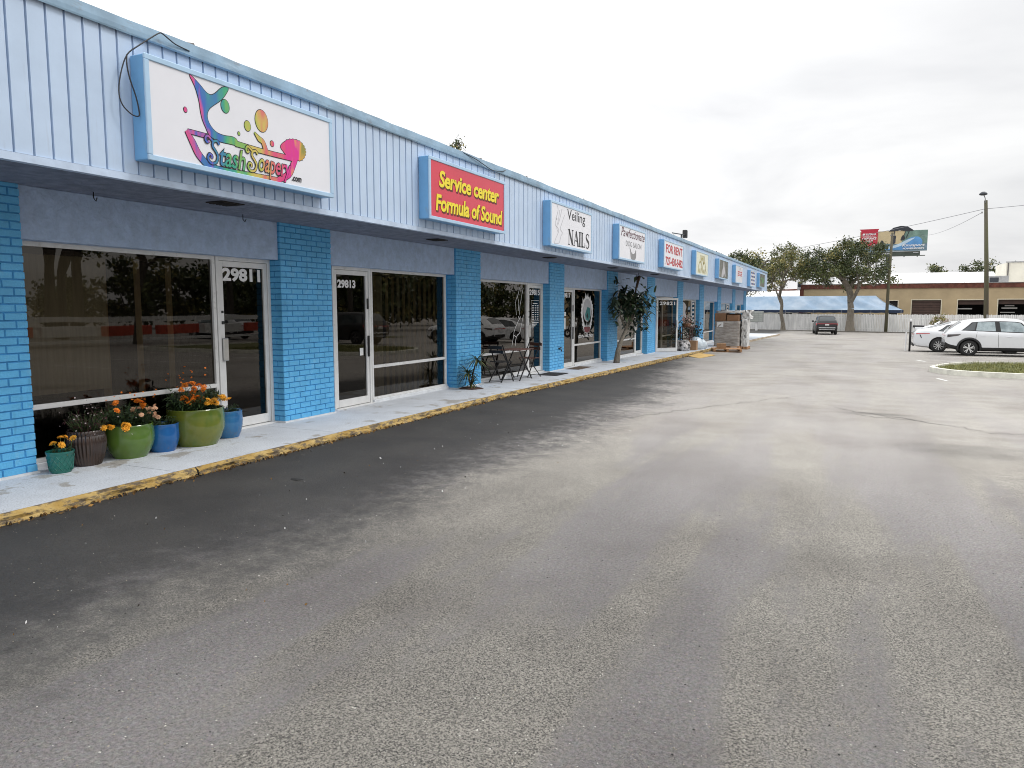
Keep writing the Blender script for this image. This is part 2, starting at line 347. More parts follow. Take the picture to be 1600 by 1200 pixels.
class MB:
    def __init__(s): s.v = []; s.f = []; s.m = []
    def add(s, vs, fs, mi=0):
        o = len(s.v); s.v += [tuple(p) for p in vs]
        for f in fs: s.f.append(tuple(i + o for i in f)); s.m.append(mi)
        return s
    def quad(s, a, b, c, d, mi=0): return s.add([a, b, c, d], [(0, 1, 2, 3)], mi)
    def box(s, x0, x1, y0, y1, z0, z1, mi=0):
        vs = [(x, y, z) for z in (z0, z1) for y in (y0, y1) for x in (x0, x1)]
        return s.add(vs, [(0, 2, 3, 1), (4, 5, 7, 6), (0, 1, 5, 4), (2, 6, 7, 3), (0, 4, 6, 2), (1, 3, 7, 5)], mi)
    def cbox(s, x0, x1, y0, y1, z0, z1, c=0.005, mi=0):
        # box with chamfered edges
        bm = bmesh.new(); bmesh.ops.create_cube(bm, size=1)
        for v in bm.verts:
            v.co = (x0 + (v.co.x + .5) * (x1 - x0), y0 + (v.co.y + .5) * (y1 - y0), z0 + (v.co.z + .5) * (z1 - z0))
        bmesh.ops.bevel(bm, geom=bm.edges[:], offset=c, segments=1, profile=0.5, affect='EDGES')
        bm.verts.index_update()
        s.add([v.co[:] for v in bm.verts], [[v.index for v in f.verts] for f in bm.faces], mi); bm.free()
        return s
    def obox(s, p0, p1, w, h, mi=0, up=(0, 0, 1)):
        # bar from p0 to p1 with rectangular section
        a, b = Vector(p0), Vector(p1); d = (b - a).normalized()
        u = Vector(up)
        if abs(d.dot(u)) > 0.98: u = Vector((1, 0, 0))
        l = d.cross(u).normalized() * (w / 2); t = l.cross(d).normalized() * (h / 2)
        vs = [a - l - t, a + l - t, a + l + t, a - l + t, b - l - t, b + l - t, b + l + t, b - l + t]
        return s.add(vs, [(3, 2, 1, 0), (4, 5, 6, 7), (0, 1, 5, 4), (1, 2, 6, 5), (2, 3, 7, 6), (3, 0, 4, 7)], mi)
    def tube(s, pts, rad, n=8, mi=0, cap=True):
        P = [Vector(p) for p in pts]; k = len(P)
        rr = rad if isinstance(rad, (list, tuple)) else [rad] * k
        o = len(s.v); prev = None
        for i in range(k):
            d = (P[min(i + 1, k - 1)] - P[max(i - 1, 0)])
            d = d.normalized() if d.length > 1e-9 else Vector((0, 0, 1))
            if prev is None:
                a = d.orthogonal().normalized()
            else:
                a = prev - d * prev.dot(d)
                a = a.normalized() if a.length > 1e-6 else d.orthogonal().normalized()
            prev = a; b = d.cross(a)
            for j in range(n):
                t = 2 * math.pi * j / n
                s.v.append(tuple(P[i] + (a * math.cos(t) + b * math.sin(t)) * rr[i]))
        for i in range(k - 1):
            for j in range(n):
                q = (o + i * n + j, o + i * n + (j + 1) % n, o + (i + 1) * n + (j + 1) % n, o + (i + 1) * n + j)
                s.f.append(q); s.m.append(mi)
        if cap:
            s.f.append(tuple(o + j for j in reversed(range(n)))); s.m.append(mi)
            s.f.append(tuple(o + (k - 1) * n + j for j in range(n))); s.m.append(mi)
        return s
    def lathe(s, prof, c=(0, 0, 0), n=32, mi=0, fn=None, axis='z'):
        o = len(s.v); k = len(prof)
        for i, (r, z) in enumerate(prof):
            for j in range(n):
                t = 2 * math.pi * j / n
                q = r * (fn(t, z, i) if fn else 1.0)
                if axis == 'z': p = (c[0] + q * math.cos(t), c[1] + q * math.sin(t), c[2] + z)
                else: p = (c[0] + q * math.cos(t), c[1] + z, c[2] + q * math.sin(t))
                s.v.append(p)
        for i in range(k - 1):
            for j in range(n):
                q = (o + i * n + j, o + i * n + (j + 1) % n, o + (i + 1) * n + (j + 1) % n, o + (i + 1) * n + j)
                if axis != 'z': q = q[::-1]
                s.f.append(q); s.m.append(mi)
        return s
    def disc(s, c, r, n=24, mi=0, nrm='z'):
        o = len(s.v)
        for j in range(n):
            t = 2 * math.pi * j / n
            if nrm == 'z': s.v.append((c[0] + r * math.cos(t), c[1] + r * math.sin(t), c[2]))
            elif nrm == 'x': s.v.append((c[0], c[1] + r * math.cos(t), c[2] + r * math.sin(t)))
            else: s.v.append((c[0] + r * math.cos(t), c[1], c[2] + r * math.sin(t)))
        f = tuple(range(o, o + n)); s.f.append(f if nrm != 'y' else f[::-1]); s.m.append(mi)
        return s
    def blade(s, p, d, L, wd, droop=0.5, mi=0, seg=3):
        # narrow curved leaf
        p = Vector(p); d = Vector(d).normalized(); side = d.cross(Vector((0, 0, 1)))
        side = side.normalized() if side.length > 1e-4 else Vector((1, 0, 0))
        o = len(s.v); q = p.copy()
        for i in range(seg + 1):
            t = i / seg; ww = wd * (0.55 + 0.9 * t) * (1 - t) ** 0.6 if i < seg else 0.0006
            ww = max(ww, 0.0006)
            s.v.append(tuple(q - side * ww / 2)); s.v.append(tuple(q + side * ww / 2))
            d = (d + Vector((0, 0, -droop / seg))).normalized(); q = q + d * (L / seg)
        for i in range(seg):
            s.f.append((o + 2 * i, o + 2 * i + 1, o + 2 * i + 3, o + 2 * i + 2)); s.m.append(mi)
        return s
    def leafquad(s, c, size, mi=0, asp=0.5, rr=None):
        rr = rr or rnd
        a = Vector((rr.gauss(0, 1), rr.gauss(0, 1), rr.gauss(0, 1))).normalized()
        b = a.orthogonal().normalized(); b.rotate(Matrix.Rotation(rr.random() * 6.28, 3, a))
        c = Vector(c); a = a * size / 2; b = b * size * asp / 2
        return s.add([c - a, c + b, c + a, c - b], [(0, 1, 2, 3)], mi)
    def build(s, name, mats, parent=None, smooth=False, loc=None):
        me = bpy.data.meshes.new(name)
        off = Vector(parent.location) if (parent is not None and loc is None and parent.rotation_euler.z == 0 and not parent.get('_local')) else Vector((0, 0, 0))
        if parent is not None and parent.parent is not None: off = Vector((0, 0, 0))
        vv = s.v
        if parent is not None:
            # world coordinates -> coordinates of the top-level thing
            top = parent
            while top.parent is not None: top = top.parent
            if not top.get('_local'):
                off = Vector(top.location)
                vv = [(p[0] - off.x, p[1] - off.y, p[2] - off.z) for p in s.v]
        me.from_pydata(vv, [], s.f)
        if not isinstance(mats, (list, tuple)): mats = [mats]
        for x in mats: me.materials.append(x)
        for i, p in enumerate(me.polygons):
            p.material_index = min(s.m[i], len(mats) - 1)
            p.use_smooth = smooth
        me.update()
        o = bpy.data.objects.new(name, me); COL.objects.link(o)
        if parent is not None: o.parent = parent
        return o

def local(o):            # children of this thing are written in its own coordinates
    o['_local'] = 1; return o
def smooth_by_angle(o, deg=35):
    me = o.data
    for p in me.polygons: p.use_smooth = True
    try: me.set_sharp_from_angle(angle=R(deg))
    except Exception: pass
    return o

# ------------------------------------------------------------------ lettering
_tc = {}
def text_geo(s, offset=0.0, shear=0.0, spacing=1.0):
    k = (s, offset, shear, spacing)
    if k in _tc: return _tc[k]
    cu = bpy.data.curves.new('t', 'FONT'); cu.body = s; cu.size = 1.0; cu.shear = shear
    cu.offset = offset; cu.space_character = spacing; cu.resolution_u = 3; cu.fill_mode = 'FRONT'
    cu.extrude = 0.0
    ob = bpy.data.objects.new('t', cu); COL.objects.link(ob)
    dg = bpy.context.evaluated_depsgraph_get()
    me = bpy.data.meshes.new_from_object(ob.evaluated_get(dg))
    vs = [(v.co.x, v.co.y) for v in me.vertices]; fs = [tuple(p.vertices) for p in me.polygons]
    bpy.data.objects.remove(ob); bpy.data.curves.remove(cu); bpy.data.meshes.remove(me)
    _tc[k] = (vs, fs); return vs, fs

def put_text(mb, s, plane, u0, u1, v0, v1, d, mi=0, offset=0.0, shear=0.0, spacing=1.0, du=0, dv=0, warp=None, frame=None):
    """lay text filling the rectangle u0..u1 x v0..v1. plane 'x': faces +X at x=d (u=Y, v=Z); 'y': faces -Y at y=d (u=X, v=Z)"""
    vs, fs = text_geo(s, offset, shear, spacing)
    bu0, bu1, bv0, bv1 = frame or (min(p[0] for p in vs), max(p[0] for p in vs), min(p[1] for p in vs), max(p[1] for p in vs))
    out = []
    for a, b in vs:
        u = u0 + (a - bu0) / (bu1 - bu0) * (u1 - u0) + du; v = v0 + (b - bv0) / (bv1 - bv0) * (v1 - v0) + dv
        if warp: u, v = warp(u, v)
        out.append((d, u, v) if plane == 'x' else (u, d, v))
    mb.add(out, fs, mi)

def text_frame(s, shear=0.0, spacing=1.0):
    vs, fs = text_geo(s, 0.0, shear, spacing)
    return (min(p[0] for p in vs), max(p[0] for p in vs), min(p[1] for p in vs), max(p[1] for p in vs))

def poly(mb, pts, plane, d, mi=0):
    """flat polygon (may be concave) printed on a plane"""
    bm = bmesh.new(); vs = [bm.verts.new((p[0], p[1], 0)) for p in pts]
    try:
        f = bm.faces.new(vs); bmesh.ops.triangulate(bm, faces=[f])
    except Exception: pass
    bm.verts.index_update()
    out = [(d, v.co.x, v.co.y) if plane == 'x' else (v.co.x, d, v.co.y) for v in bm.verts]
    fs = []
    for f in bm.faces:
        ix = [v.index for v in f.verts]
        nz = f.normal.z
        ok = nz > 0
        if plane == 'x': fs.append(ix if ok else ix[::-1])
        else: fs.append(ix if ok else ix[::-1])
    mb.add(out, fs, mi); bm.free()

def smooth_pts(pts, closed=True, n=4):
    out = []; k = len(pts)
    rng = range(k) if closed else range(k - 1)
    for i in rng:
        g = lambda j: Vector(pts[j % k] if closed else pts[max(0, min(k - 1, j))])
        p0, p1, p2, p3 = g(i - 1), g(i), g(i + 1), g(i + 2)
        for j in range(n):
            t = j / n
            q = 0.5 * ((2 * p1) + (-p0 + p2) * t + (2 * p0 - 5 * p1 + 4 * p2 - p3) * t * t + (-p0 + 3 * p1 - 3 * p2 + p3) * t ** 3)
            out.append(tuple(q))
    if not closed: out.append(tuple(pts[-1]))
    return out

def stroke(mb, pts, wd, plane, d, mi=0):
    k = len(pts); P = [Vector(p) for p in pts]; W = wd if isinstance(wd, (list, tuple)) else [wd] * k
    L, Rr = [], []
    for i in range(k):
        t = (P[min(i + 1, k - 1)] - P[max(i - 1, 0)])
        t = t.normalized() if t.length > 1e-9 else Vector((1, 0))
        nrm = Vector((-t.y, t.x)) * W[i] / 2
        L.append(P[i] + nrm); Rr.append(P[i] - nrm)
    for i in range(k - 1):
        q = [Rr[i], Rr[i + 1], L[i + 1], L[i]]
        mb.add([(d, a.x, a.y) if plane == 'x' else (a.x, d, a.y) for a in q], [(0, 1, 2, 3)], mi)

def circle_pts(u, v, ru, rv=None, n=20):
    rv = rv or ru
    return [(u + ru * math.cos(2 * math.pi * i / n), v + rv * math.sin(2 * math.pi * i / n)) for i in range(n)]

def grow_poly(pts, f):
    c = Vector((sum(p[0] for p in pts) / len(pts), sum(p[1] for p in pts) / len(pts)))
    k = len(pts); out = []
    area = sum(pts[i][0] * pts[(i + 1) % k][1] - pts[(i + 1) % k][0] * pts[i][1] for i in range(k))
    sg = 1 if area > 0 else -1
    for i in range(k):
        t = Vector(pts[(i + 1) % k]) - Vector(pts[i - 1]); t = t.normalized() if t.length > 1e-9 else Vector((1, 0))
        out.append((pts[i][0] + t.y * f * sg, pts[i][1] - t.x * f * sg))
    return out
# ================================================================== GROUND
GY = [-200, 12, 27, 56, 72, 120, 900]; GZ = [0, 0, -.2, -.55, -.75, -.95, -.95]
def g(y): return float(np.interp(y, GY, GZ))
def cr_(x): return 0.055 * min(1, max(0, (-3.2 - x) / 2.4))      # the seal coat has built up towards the kerb
def gx(x, y): return g(y) + cr_(x)
def sw(y): return g(y) + 0.13 + 0.04 * min(1, max(0, (y - 13) / 13))

def asphalt():
    m = bpy.data.materials.new('worn_asphalt'); m.use_nodes = True
    t, b = nodes_of(m)
    L = t.links.new
    def N(ty, **k):
        n = t.nodes.new(ty)
        for a, c in k.items(): setattr(n, a, c)
        return n
    tcn = N('ShaderNodeTexCoord'); P = tcn.outputs['Object']
    sp = N('ShaderNodeSeparateXYZ'); L(P, sp.inputs[0])
    def noise(scale, detail, rough=.55, vec=None, dist=0):
        n = N('ShaderNodeTexNoise'); n.inputs['Scale'].default_value = scale; n.inputs['Detail'].default_value = detail
        n.inputs['Roughness'].default_value = rough; n.inputs['Distortion'].default_value = dist; L(vec or P, n.inputs['Vector']); return n.outputs['Fac']
    def ramp(f, p0, c0, p1, c1):
        r = N('ShaderNodeValToRGB'); e = r.color_ramp.elements
        e[0].position = p0; e[0].color = (*c0, 1) if len(c0) == 3 else c0; e[1].position = p1; e[1].color = (*c1, 1); L(f, r.inputs[0]); return r.outputs[0]
    def mixc(f, a_, b_, blend='MIX'):
        x = N('ShaderNodeMix', data_type='RGBA', blend_type=blend)
        if isinstance(f, float): x.inputs[0].default_value = f
        else: L(f, x.inputs[0])
        L(a_, x.inputs[6]); L(b_, x.inputs[7]); return x.outputs[2]
    def rng(v, a0, a1, b0, b1, smooth=False):
        x = N('ShaderNodeMapRange')
        if smooth: x.interpolation_type = 'SMOOTHSTEP'
        for i_, q in enumerate((a0, a1, b0, b1)): x.inputs[i_ + 1].default_value = q
        L(v, x.inputs[0]); return x.outputs[0]
    def math_(op, a_, b_):
        x = N('ShaderNodeMath', operation=op)
        for i_, q in enumerate((a_, b_)):
            if isinstance(q, (int, float)): x.inputs[i_].default_value = q
            else: L(q, x.inputs[i_])
        return x.outputs[0]
    # wandering edge between the sealed strip by the kerb and the old lot
    wander = math_('ADD', math_('MULTIPLY', noise(.55, 5), 1.6), sp.outputs['X'])
    wander = math_('ADD', wander, math_('MULTIPLY', math_('SUBTRACT', noise(5, 6, .75), .5), 2.0))
    wander = math_('ADD', wander, rng(sp.outputs['Y'], 14, 34, 0, 3.4))
    old = rng(wander, -3.45, -2.05, 0, 1, True)
    # long worn lanes running down the lot: coarse exposed stone against smooth dirty tracks
    mp = N('ShaderNodeMapping'); mp.inputs['Scale'].default_value = (1.0, .15, 1); mp.inputs['Rotation'].default_value = (0, 0, R(-9)); mp.inputs['Location'].default_value = (.35, .2, 0); L(P, mp.inputs[0])
    lane = noise(1.05, 5, .5, mp.outputs[0])
    edge = math_('ADD', lane, math_('MULTIPLY', noise(9, 4, .7), .10))
    coarse = rng(edge, .50, .585, 0, 1, True)
    coarse = math_('ADD', math_('MULTIPLY', coarse, rng(sp.outputs['Y'], 5, 13, 1, .25, True)), rng(sp.outputs['Y'], 5, 13, 0, .45, True))
    base = mixc(coarse, ramp(noise(.8, 5, .6, mp.outputs[0], .3), .34, (.104, .099, .096), .68, (.150, .144, .139)), ramp(noise(1.6, 5), .3, (.110, .106, .099), .7, (.148, .143, .133)))
    base = mixc(1.0, base, ramp(noise(.42, 7, .6), .33, (.82, .80, .79), .52, (1.07, 1.07, 1.07)), 'MULTIPLY')
    seal = ramp(noise(1.3, 7, .6), .35, (.027, .026, .0255), .7, (.046, .044, .041))
    base = mixc(old, seal, base)
    # base colour painted lighter down the lot, standing in for grazing sky sheen
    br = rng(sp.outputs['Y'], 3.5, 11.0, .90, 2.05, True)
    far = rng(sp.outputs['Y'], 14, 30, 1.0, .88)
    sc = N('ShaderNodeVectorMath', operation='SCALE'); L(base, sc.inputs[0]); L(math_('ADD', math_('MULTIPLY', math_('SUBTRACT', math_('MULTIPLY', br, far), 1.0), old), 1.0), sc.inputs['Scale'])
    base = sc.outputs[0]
    # two old oil stains
    for (cx, cy, rx, ry) in ((1.25, 10.1, 1.1, .75), (.3, 13.2, .8, .3)):
        ddx = math_('DIVIDE', math_('SUBTRACT', sp.outputs['X'], cx), rx); ddy = math_('DIVIDE', math_('SUBTRACT', sp.outputs['Y'], cy), ry)
        d = math_('ADD', math_('ADD', math_('MULTIPLY', ddx, ddx), math_('MULTIPLY', ddy, ddy)), math_('MULTIPLY', noise(2.6, 6), 1.1))
        f = rng(d, .35, 1.35, .62, 1, True)
        q = N('ShaderNodeVectorMath', operation='SCALE'); L(base, q.inputs[0]); L(f, q.inputs['Scale']); base = q.outputs[0]
    # stones: fine everywhere, bigger and crisper where the binder has worn away
    v = N('ShaderNodeTexVoronoi'); v.inputs['Scale'].default_value = 150; L(P, v.inputs['Vector'])
    vs = N('ShaderNodeSeparateColor'); L(v.outputs['Color'], vs.inputs[0])
    v2 = N('ShaderNodeTexVoronoi'); v2.inputs['Scale'].default_value = 240; L(P, v2.inputs['Vector'])
    vs2 = N('ShaderNodeSeparateColor'); L(v2.outputs['Color'], vs2.inputs[0])
    grit = noise(210, 3, .7)
    pits = noise(85, 4, .75)
    st1 = math_('MULTIPLY', math_('ADD', math_('MULTIPLY', vs.outputs[0], .6), math_('MULTIPLY', vs2.outputs[1], .4)), rng(pits, .36, .56, .35, 1.15))
    rocks = ramp(st1, .08, (.11, .106, .10), .72, (2.15, 2.09, 1.96))
    grit2 = noise(62, 4, .8)
    fine = ramp(math_('ADD', math_('MULTIPLY', grit, .45), math_('MULTIPLY', grit2, .55)), .36, (.22, .21, .22), .62, (1.85, 1.82, 1.82))
    ncol = N('ShaderNodeTexNoise'); ncol.inputs['Scale'].default_value = 34; ncol.inputs['Detail'].default_value = 4; ncol.inputs['Roughness'].default_value = .8; L(P, ncol.inputs['Vector'])
    hs = N('ShaderNodeHueSaturation'); hs.inputs['Saturation'].default_value = .26; hs.inputs['Value'].default_value = 2.0; L(ncol.outputs['Color'], hs.inputs['Color'])
    fine = mixc(.75, fine, hs.outputs[0], 'MULTIPLY')
    tex = mixc(math_('MULTIPLY', coarse, old), fine, rocks)
    lessen = rng(old, 0, 1, .55, 1.0)
    base = mixc(lessen, base, mixc(1.0, base, tex, 'MULTIPLY'))
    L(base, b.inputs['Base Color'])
    b.inputs['Specular IOR Level'].default_value = .45
    L(rng(pits, .3, .7, .74, .60), b.inputs['Roughness'])
    bp = N('ShaderNodeBump'); bp.inputs['Strength'].default_value = .6; bp.inputs['Distance'].default_value = .005
    L(math_('ADD', st1, math_('MULTIPLY', grit, .5)), bp.inputs['Height']); L(bp.outputs[0], b.inputs['Normal'])
    return m
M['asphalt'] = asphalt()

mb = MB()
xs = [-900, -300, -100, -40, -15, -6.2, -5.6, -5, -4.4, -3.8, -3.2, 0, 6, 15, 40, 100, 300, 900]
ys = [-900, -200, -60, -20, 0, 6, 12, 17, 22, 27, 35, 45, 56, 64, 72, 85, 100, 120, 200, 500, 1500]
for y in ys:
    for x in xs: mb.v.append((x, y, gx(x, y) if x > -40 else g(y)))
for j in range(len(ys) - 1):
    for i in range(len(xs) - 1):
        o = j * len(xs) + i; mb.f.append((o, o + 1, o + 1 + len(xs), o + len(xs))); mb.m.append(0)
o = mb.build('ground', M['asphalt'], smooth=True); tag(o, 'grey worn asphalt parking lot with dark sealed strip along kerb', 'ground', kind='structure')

# ---- sidewalk slabs and yellow kerb
def side_mat():
    m = mat('painted_concrete', (0.58, 0.61, 0.65), 0.75, var=0.06, vscale=3, bump=0.35, bscale=45)
    t, b = nodes_of(m)
    base = b.inputs['Base Color'].links[0].from_socket
    tcn = t.nodes.new('ShaderNodeTexCoord')
    n = t.nodes.new('ShaderNodeTexNoise'); n.inputs['Scale'].default_value = 1.9; n.inputs['Detail'].default_value = 7; n.inputs['Roughness'].default_value = 0.62
    t.links.new(tcn.outputs['Object'], n.inputs['Vector'])
    r = t.nodes.new('ShaderNodeValToRGB'); e = r.color_ramp.elements
    e[0].position = 0.37; e[0].color = (1, 1, 1, 1); e[1].position = 0.41; e[1].color = (0, 0, 0, 1)
    t.links.new(n.outputs['Fac'], r.inputs[0])
    mx = t.nodes.new('ShaderNodeMix'); mx.data_type = 'RGBA'
    mu = t.nodes.new('ShaderNodeMath'); mu.operation = 'MULTIPLY'; mu.inputs[1].default_value = 0.75
    t.links.new(r.outputs[0], mu.inputs[0]); t.links.new(mu.outputs[0], mx.inputs[0])
    t.links.new(base, mx.inputs[6]); mx.inputs[7].default_value = (0.31, 0.28, 0.235, 1)
    # fine grime speckle
    n2 = t.nodes.new('ShaderNodeTexNoise'); n2.inputs['Scale'].default_value = 70; n2.inputs['Detail'].default_value = 3
    t.links.new(tcn.outputs['Object'], n2.inputs['Vector'])
    r2 = t.nodes.new('ShaderNodeValToRGB'); e = r2.color_ramp.elements
    e[0].position = 0.3; e[0].color = (0.72, 0.71, 0.70, 1); e[1].position = 0.5; e[1].color = (1, 1, 1, 1)
    t.links.new(n2.outputs['Fac'], r2.inputs[0])
    ml = t.nodes.new('ShaderNodeMix'); ml.data_type = 'RGBA'; ml.blend_type = 'MULTIPLY'; ml.inputs[0].default_value = 1
    t.links.new(mx.outputs[2], ml.inputs[6]); t.links.new(r2.outputs[0], ml.inputs[7])
    t.links.new(ml.outputs[2], b.inputs['Base Color'])
    return m
M['sidewalk'] = side_mat()
mb = MB()
cuts = [-6.0, -3.6, -1.2, 1.2, 4.93, 7.4, 9.9, 12.3, 14.8, 17.2, 19.7, 22.1, 24.6, 27, 31, 35, 39, 43, 47, 51, 55.5, 60, 66]
for a, b in zip(cuts[:-1], cuts[1:]):
    a2, b2 = a + .004, b - .004
    x0 = -7.6 if b <= 55.6 else -9.5
    za, zb = sw(a), sw(b)
    V = [(x0, a2, za), (-5.878, a2, za), (-5.878, b2, zb), (x0, b2, zb)]
    W = [(p[0], p[1], p[2] - .4) for p in V]
    mb.add(V + W, [(0, 1, 2, 3), (0, 4, 5, 1), (1, 5, 6, 2), (2, 6, 7, 3), (3, 7, 4, 0)])
for a, b in zip(cuts[:-1], cuts[1:]):      # bed under the joints
    V = [(-7.6, a, sw(a) - .012), (-5.883, a, sw(a) - .012), (-5.883, b, sw(b) - .012), (-7.6, b, sw(b) - .012)]
    mb.add(V, [(0, 1, 2, 3)], 1)
o = mb.build('sidewalk', [M['sidewalk'], M['rubber']]); tag(o, 'white painted concrete walkway in front of the shops', 'sidewalk', kind='structure')

def kerb_mat():
    m = mat('yellow_kerb_paint', (0.37, 0.235, 0.06), 0.85, col2=(0.50, 0.36, 0.14), vscale=5, bump=0.7, bscale=30)
    t, b = nodes_of(m); base = b.inputs['Base Color'].links[0].from_socket
    tcn = t.nodes.new('ShaderNodeTexCoord')
    n = t.nodes.new('ShaderNodeTexNoise'); n.inputs['Scale'].default_value = 10; n.inputs['Detail'].default_value = 8; n.inputs['Roughness'].default_value = 0.75
    mp = t.nodes.new('ShaderNodeMapping'); mp.inputs['Scale'].default_value = (1, 0.6, 2.0)
    t.links.new(tcn.outputs['Object'], mp.inputs[0]); t.links.new(mp.outputs[0], n.inputs['Vector'])
    r = t.nodes.new('ShaderNodeValToRGB'); e = r.color_ramp.elements
    e[0].position = 0.44; e[0].color = (1, 1, 1, 1); e[1].position = 0.52; e[1].color = (0, 0, 0, 1)
    t.links.new(n.outputs['Fac'], r.inputs[0])
    mx = t.nodes.new('ShaderNodeMix'); mx.data_type = 'RGBA'
    t.links.new(r.outputs[0], mx.inputs[0]); t.links.new(base, mx.inputs[6]); mx.inputs[7].default_value = (0.13, 0.10, 0.065, 1)
    t.links.new(mx.outputs[2], b.inputs['Base Color'])
    return m
M['kerb'] = kerb_mat()
mb = MB(); rk = random.Random(3)
yy = sorted(list(np.arange(-6, 16, 0.06)) + [-4 + 3.05 * i + d_ for i in range(7) for d_ in (-.006, .006)]) + list(np.arange(16, 34.61, 0.2)); y_end = 66.0
prof = [(-5.876, 0.0), (-5.860, 0.0), (-5.842, -0.010), (-5.828, -0.030), (-5.815, -0.050), (-5.80, None)]
amp = [0, .004, .008, .012, .014, .02]
sm = [0.0] * 6
for y in yy:
    for k, (x, dz) in enumerate(prof):
        sm[k] = sm[k] * 0.75 + rk.gauss(0, 1) * amp[k] * 0.5
        z = (sw(y) + dz) if dz is not None else gx(-5.8, y) - .02
        mb.v.append((x + sm[k], y, z + (sm[k] * 0.4 if 0 < k < 5 else 0)))
JN = [-4 + 3.05 * i for i in range(14)]
for j in range(len(yy) - 1):
    if any(yy[j] <= q < yy[j + 1] for q in JN) and yy[j + 1] - yy[j] < .1: continue
    for k in range(5):
        o = j * 6 + k; mb.f.append((o, o + 1, o + 7, o + 6)); mb.m.append(0)
mb.f.append(tuple(range(len(mb.v) - 6, len(mb.v)))); mb.m.append(0)
o = mb.build('bare_kerb' if 0 else 'kerb', M['kerb']); tag(o, 'worn yellow painted kerb edge of the walkway', 'kerb', kind='structure')

mb = MB(); V = []
for y in (34.6, 40, 46, 52, 56, 60, 66): V += [(-5.876, y, sw(y)), (-5.85, y, sw(y) - .01), (-5.80, y, gx(-5.8, y) - .02)]
mb.v = V
for j in range(6):
    for q in range(2): mb.f.append((3 * j + q, 3 * j + q + 1, 3 * j + q + 4, 3 * j + q + 3)); mb.m.append(0)
o = mb.build('bare_kerb', mat('bare_kerb_concrete', (.42, .36, .27), .9, col2=(.20, .14, .09), vscale=1.5, bump=.5)); tag(o, 'unpainted stained kerb edge at the far end of the walkway', 'kerb', kind='structure')

# ---- crumbs, leaves and litter caught along the kerb and on the sealed strip
mb = MB(); rk = random.Random(5)
for i in range(1500):
    y = 2.2 + 30 * rk.random() ** 1.6; x = -5.79 + abs(rk.gauss(0, 0.035))
    mb.leafquad((x, y, gx(x, y) + .012), rk.uniform(.015, .05), mi=rk.choice([0, 0, 1, 2]), asp=.6, rr=rk)
for i in range(120):
    y = 2.0 + 9 * rk.random(); x = -5.75 + 3.0 * rk.random()
    mb.leafquad((x, y, gx(x, y) + .006), rk.uniform(.006, .03), mi=rk.choice([3, 3, 1, 2]), asp=.5, rr=rk)
lit1 = mat('dry_leaf', (0.16, 0.09, 0.03), 0.9, var=.3); lit2 = mat('rusty_leaf', (0.28, 0.15, 0.04), 0.9, var=.3); lit3 = mat('dark_debris', (0.03, 0.025, 0.02), 0.95)
o = mb.build('leaf_litter', [lit1, lit2, lit3, M['paper']]); tag(o, 'dry leaf crumbs and litter along the yellow kerb', 'litter', kind='stuff')

# loose stones and grit lying on the old surface
mb = MB(); rk = random.Random(15)
for i in range(5200):
    d_ = 2.2 + 9 * rk.random() ** 1.7; a_ = R(25.0) - math.atan((rk.random() - .5) * 1.45); x, y = -math.sin(a_) * d_, math.cos(a_) * d_
    if x < -5.7: continue
    if x < -3.2 and rk.random() < .6: continue
    r_ = rk.choice((.002, .0025, .003, .004, .005)); z = gx(x, y) + r_ * .35; q = rk.random() * 6.28; o = len(mb.v); ax, ay = rk.uniform(.7, 1.5), rk.uniform(.7, 1.3)
    for k in range(4): mb.v.append((x + r_ * ax * math.cos(q + k * 1.571), y + r_ * ay * math.sin(q + k * 1.571), z + rk.uniform(-.2, .2) * r_))
    mb.v.append((x, y, z + r_ * .8)); mm = rk.choice((0, 0, 0, 1, 2))
    for k in range(4): mb.f.append((o + k, o + (k + 1) % 4, o + 4)); mb.m.append(mm)
o = mb.build('loose_gravel', [mat('stone_tan', (.30, .27, .22), .9, var=.2), mat('stone_dark', (.035, .034, .033), .9, var=.2), mat('stone_pale', (.52, .50, .46), .9, var=.2)]); tag(o, 'loose grit and small stones scattered on the asphalt', 'gravel', kind='stuff')

# tar blob and crack lines in the lot
mb = MB(); pts = [(-4.87 + (0.062 + .016 * math.sin(3 * t)) * math.cos(t), 5.47 + (.05 + .012 * math.cos(2 * t)) * math.sin(t)) for t in np.linspace(0, 6.28, 22)[:-1]]
mb.v = [(p[0], p[1], gx(*p) + .004) for p in pts] + [(-4.87, 5.47, gx(-4.87, 5.47) + .011)]
mb.f = [(i, (i + 1) % 21, 21) for i in range(21)]; mb.m = [0] * 21
o = mb.build('tar_spot', M['rubber']); tag(o, 'small black tar blob on the sealed strip near the kerb', 'tar spot', kind='structure')
mb = MB(); rk = random.Random(8)
def crack(p0, p1, n, wd):
    P = []
    for i in range(n + 1):
        t = i / n; P.append(Vector((p0[0] + (p1[0] - p0[0]) * t + rk.gauss(0, .035), p0[1] + (p1[1] - p0[1]) * t + rk.gauss(0, .05))))
    for i in range(n):
        d = (P[i + 1] - P[i]).normalized(); nn = Vector((-d.y, d.x)) * wd * rk.uniform(.4, 1) / 2
        mb.quad(*[(q.x, q.y, gx(q.x, q.y) + .004) for q in (P[i] - nn, P[i + 1] - nn, P[i + 1] + nn, P[i] + nn)])
crack((-.3, 13.7), (1.7, 11.8), 22, .028); crack((.1, 12.9), (.9, 12.6), 9, .03); crack((1.7, 11.8), (3.4, 11.2), 16, .02)
crack((-3.4, 10.5), (-1.0, 15.5), 40, .02)
o = mb.build('crack', mat('crack_filler', (0.17, 0.16, 0.15), 0.9, var=.2)); tag(o, 'thin cracks in the asphalt', 'crack', kind='structure')

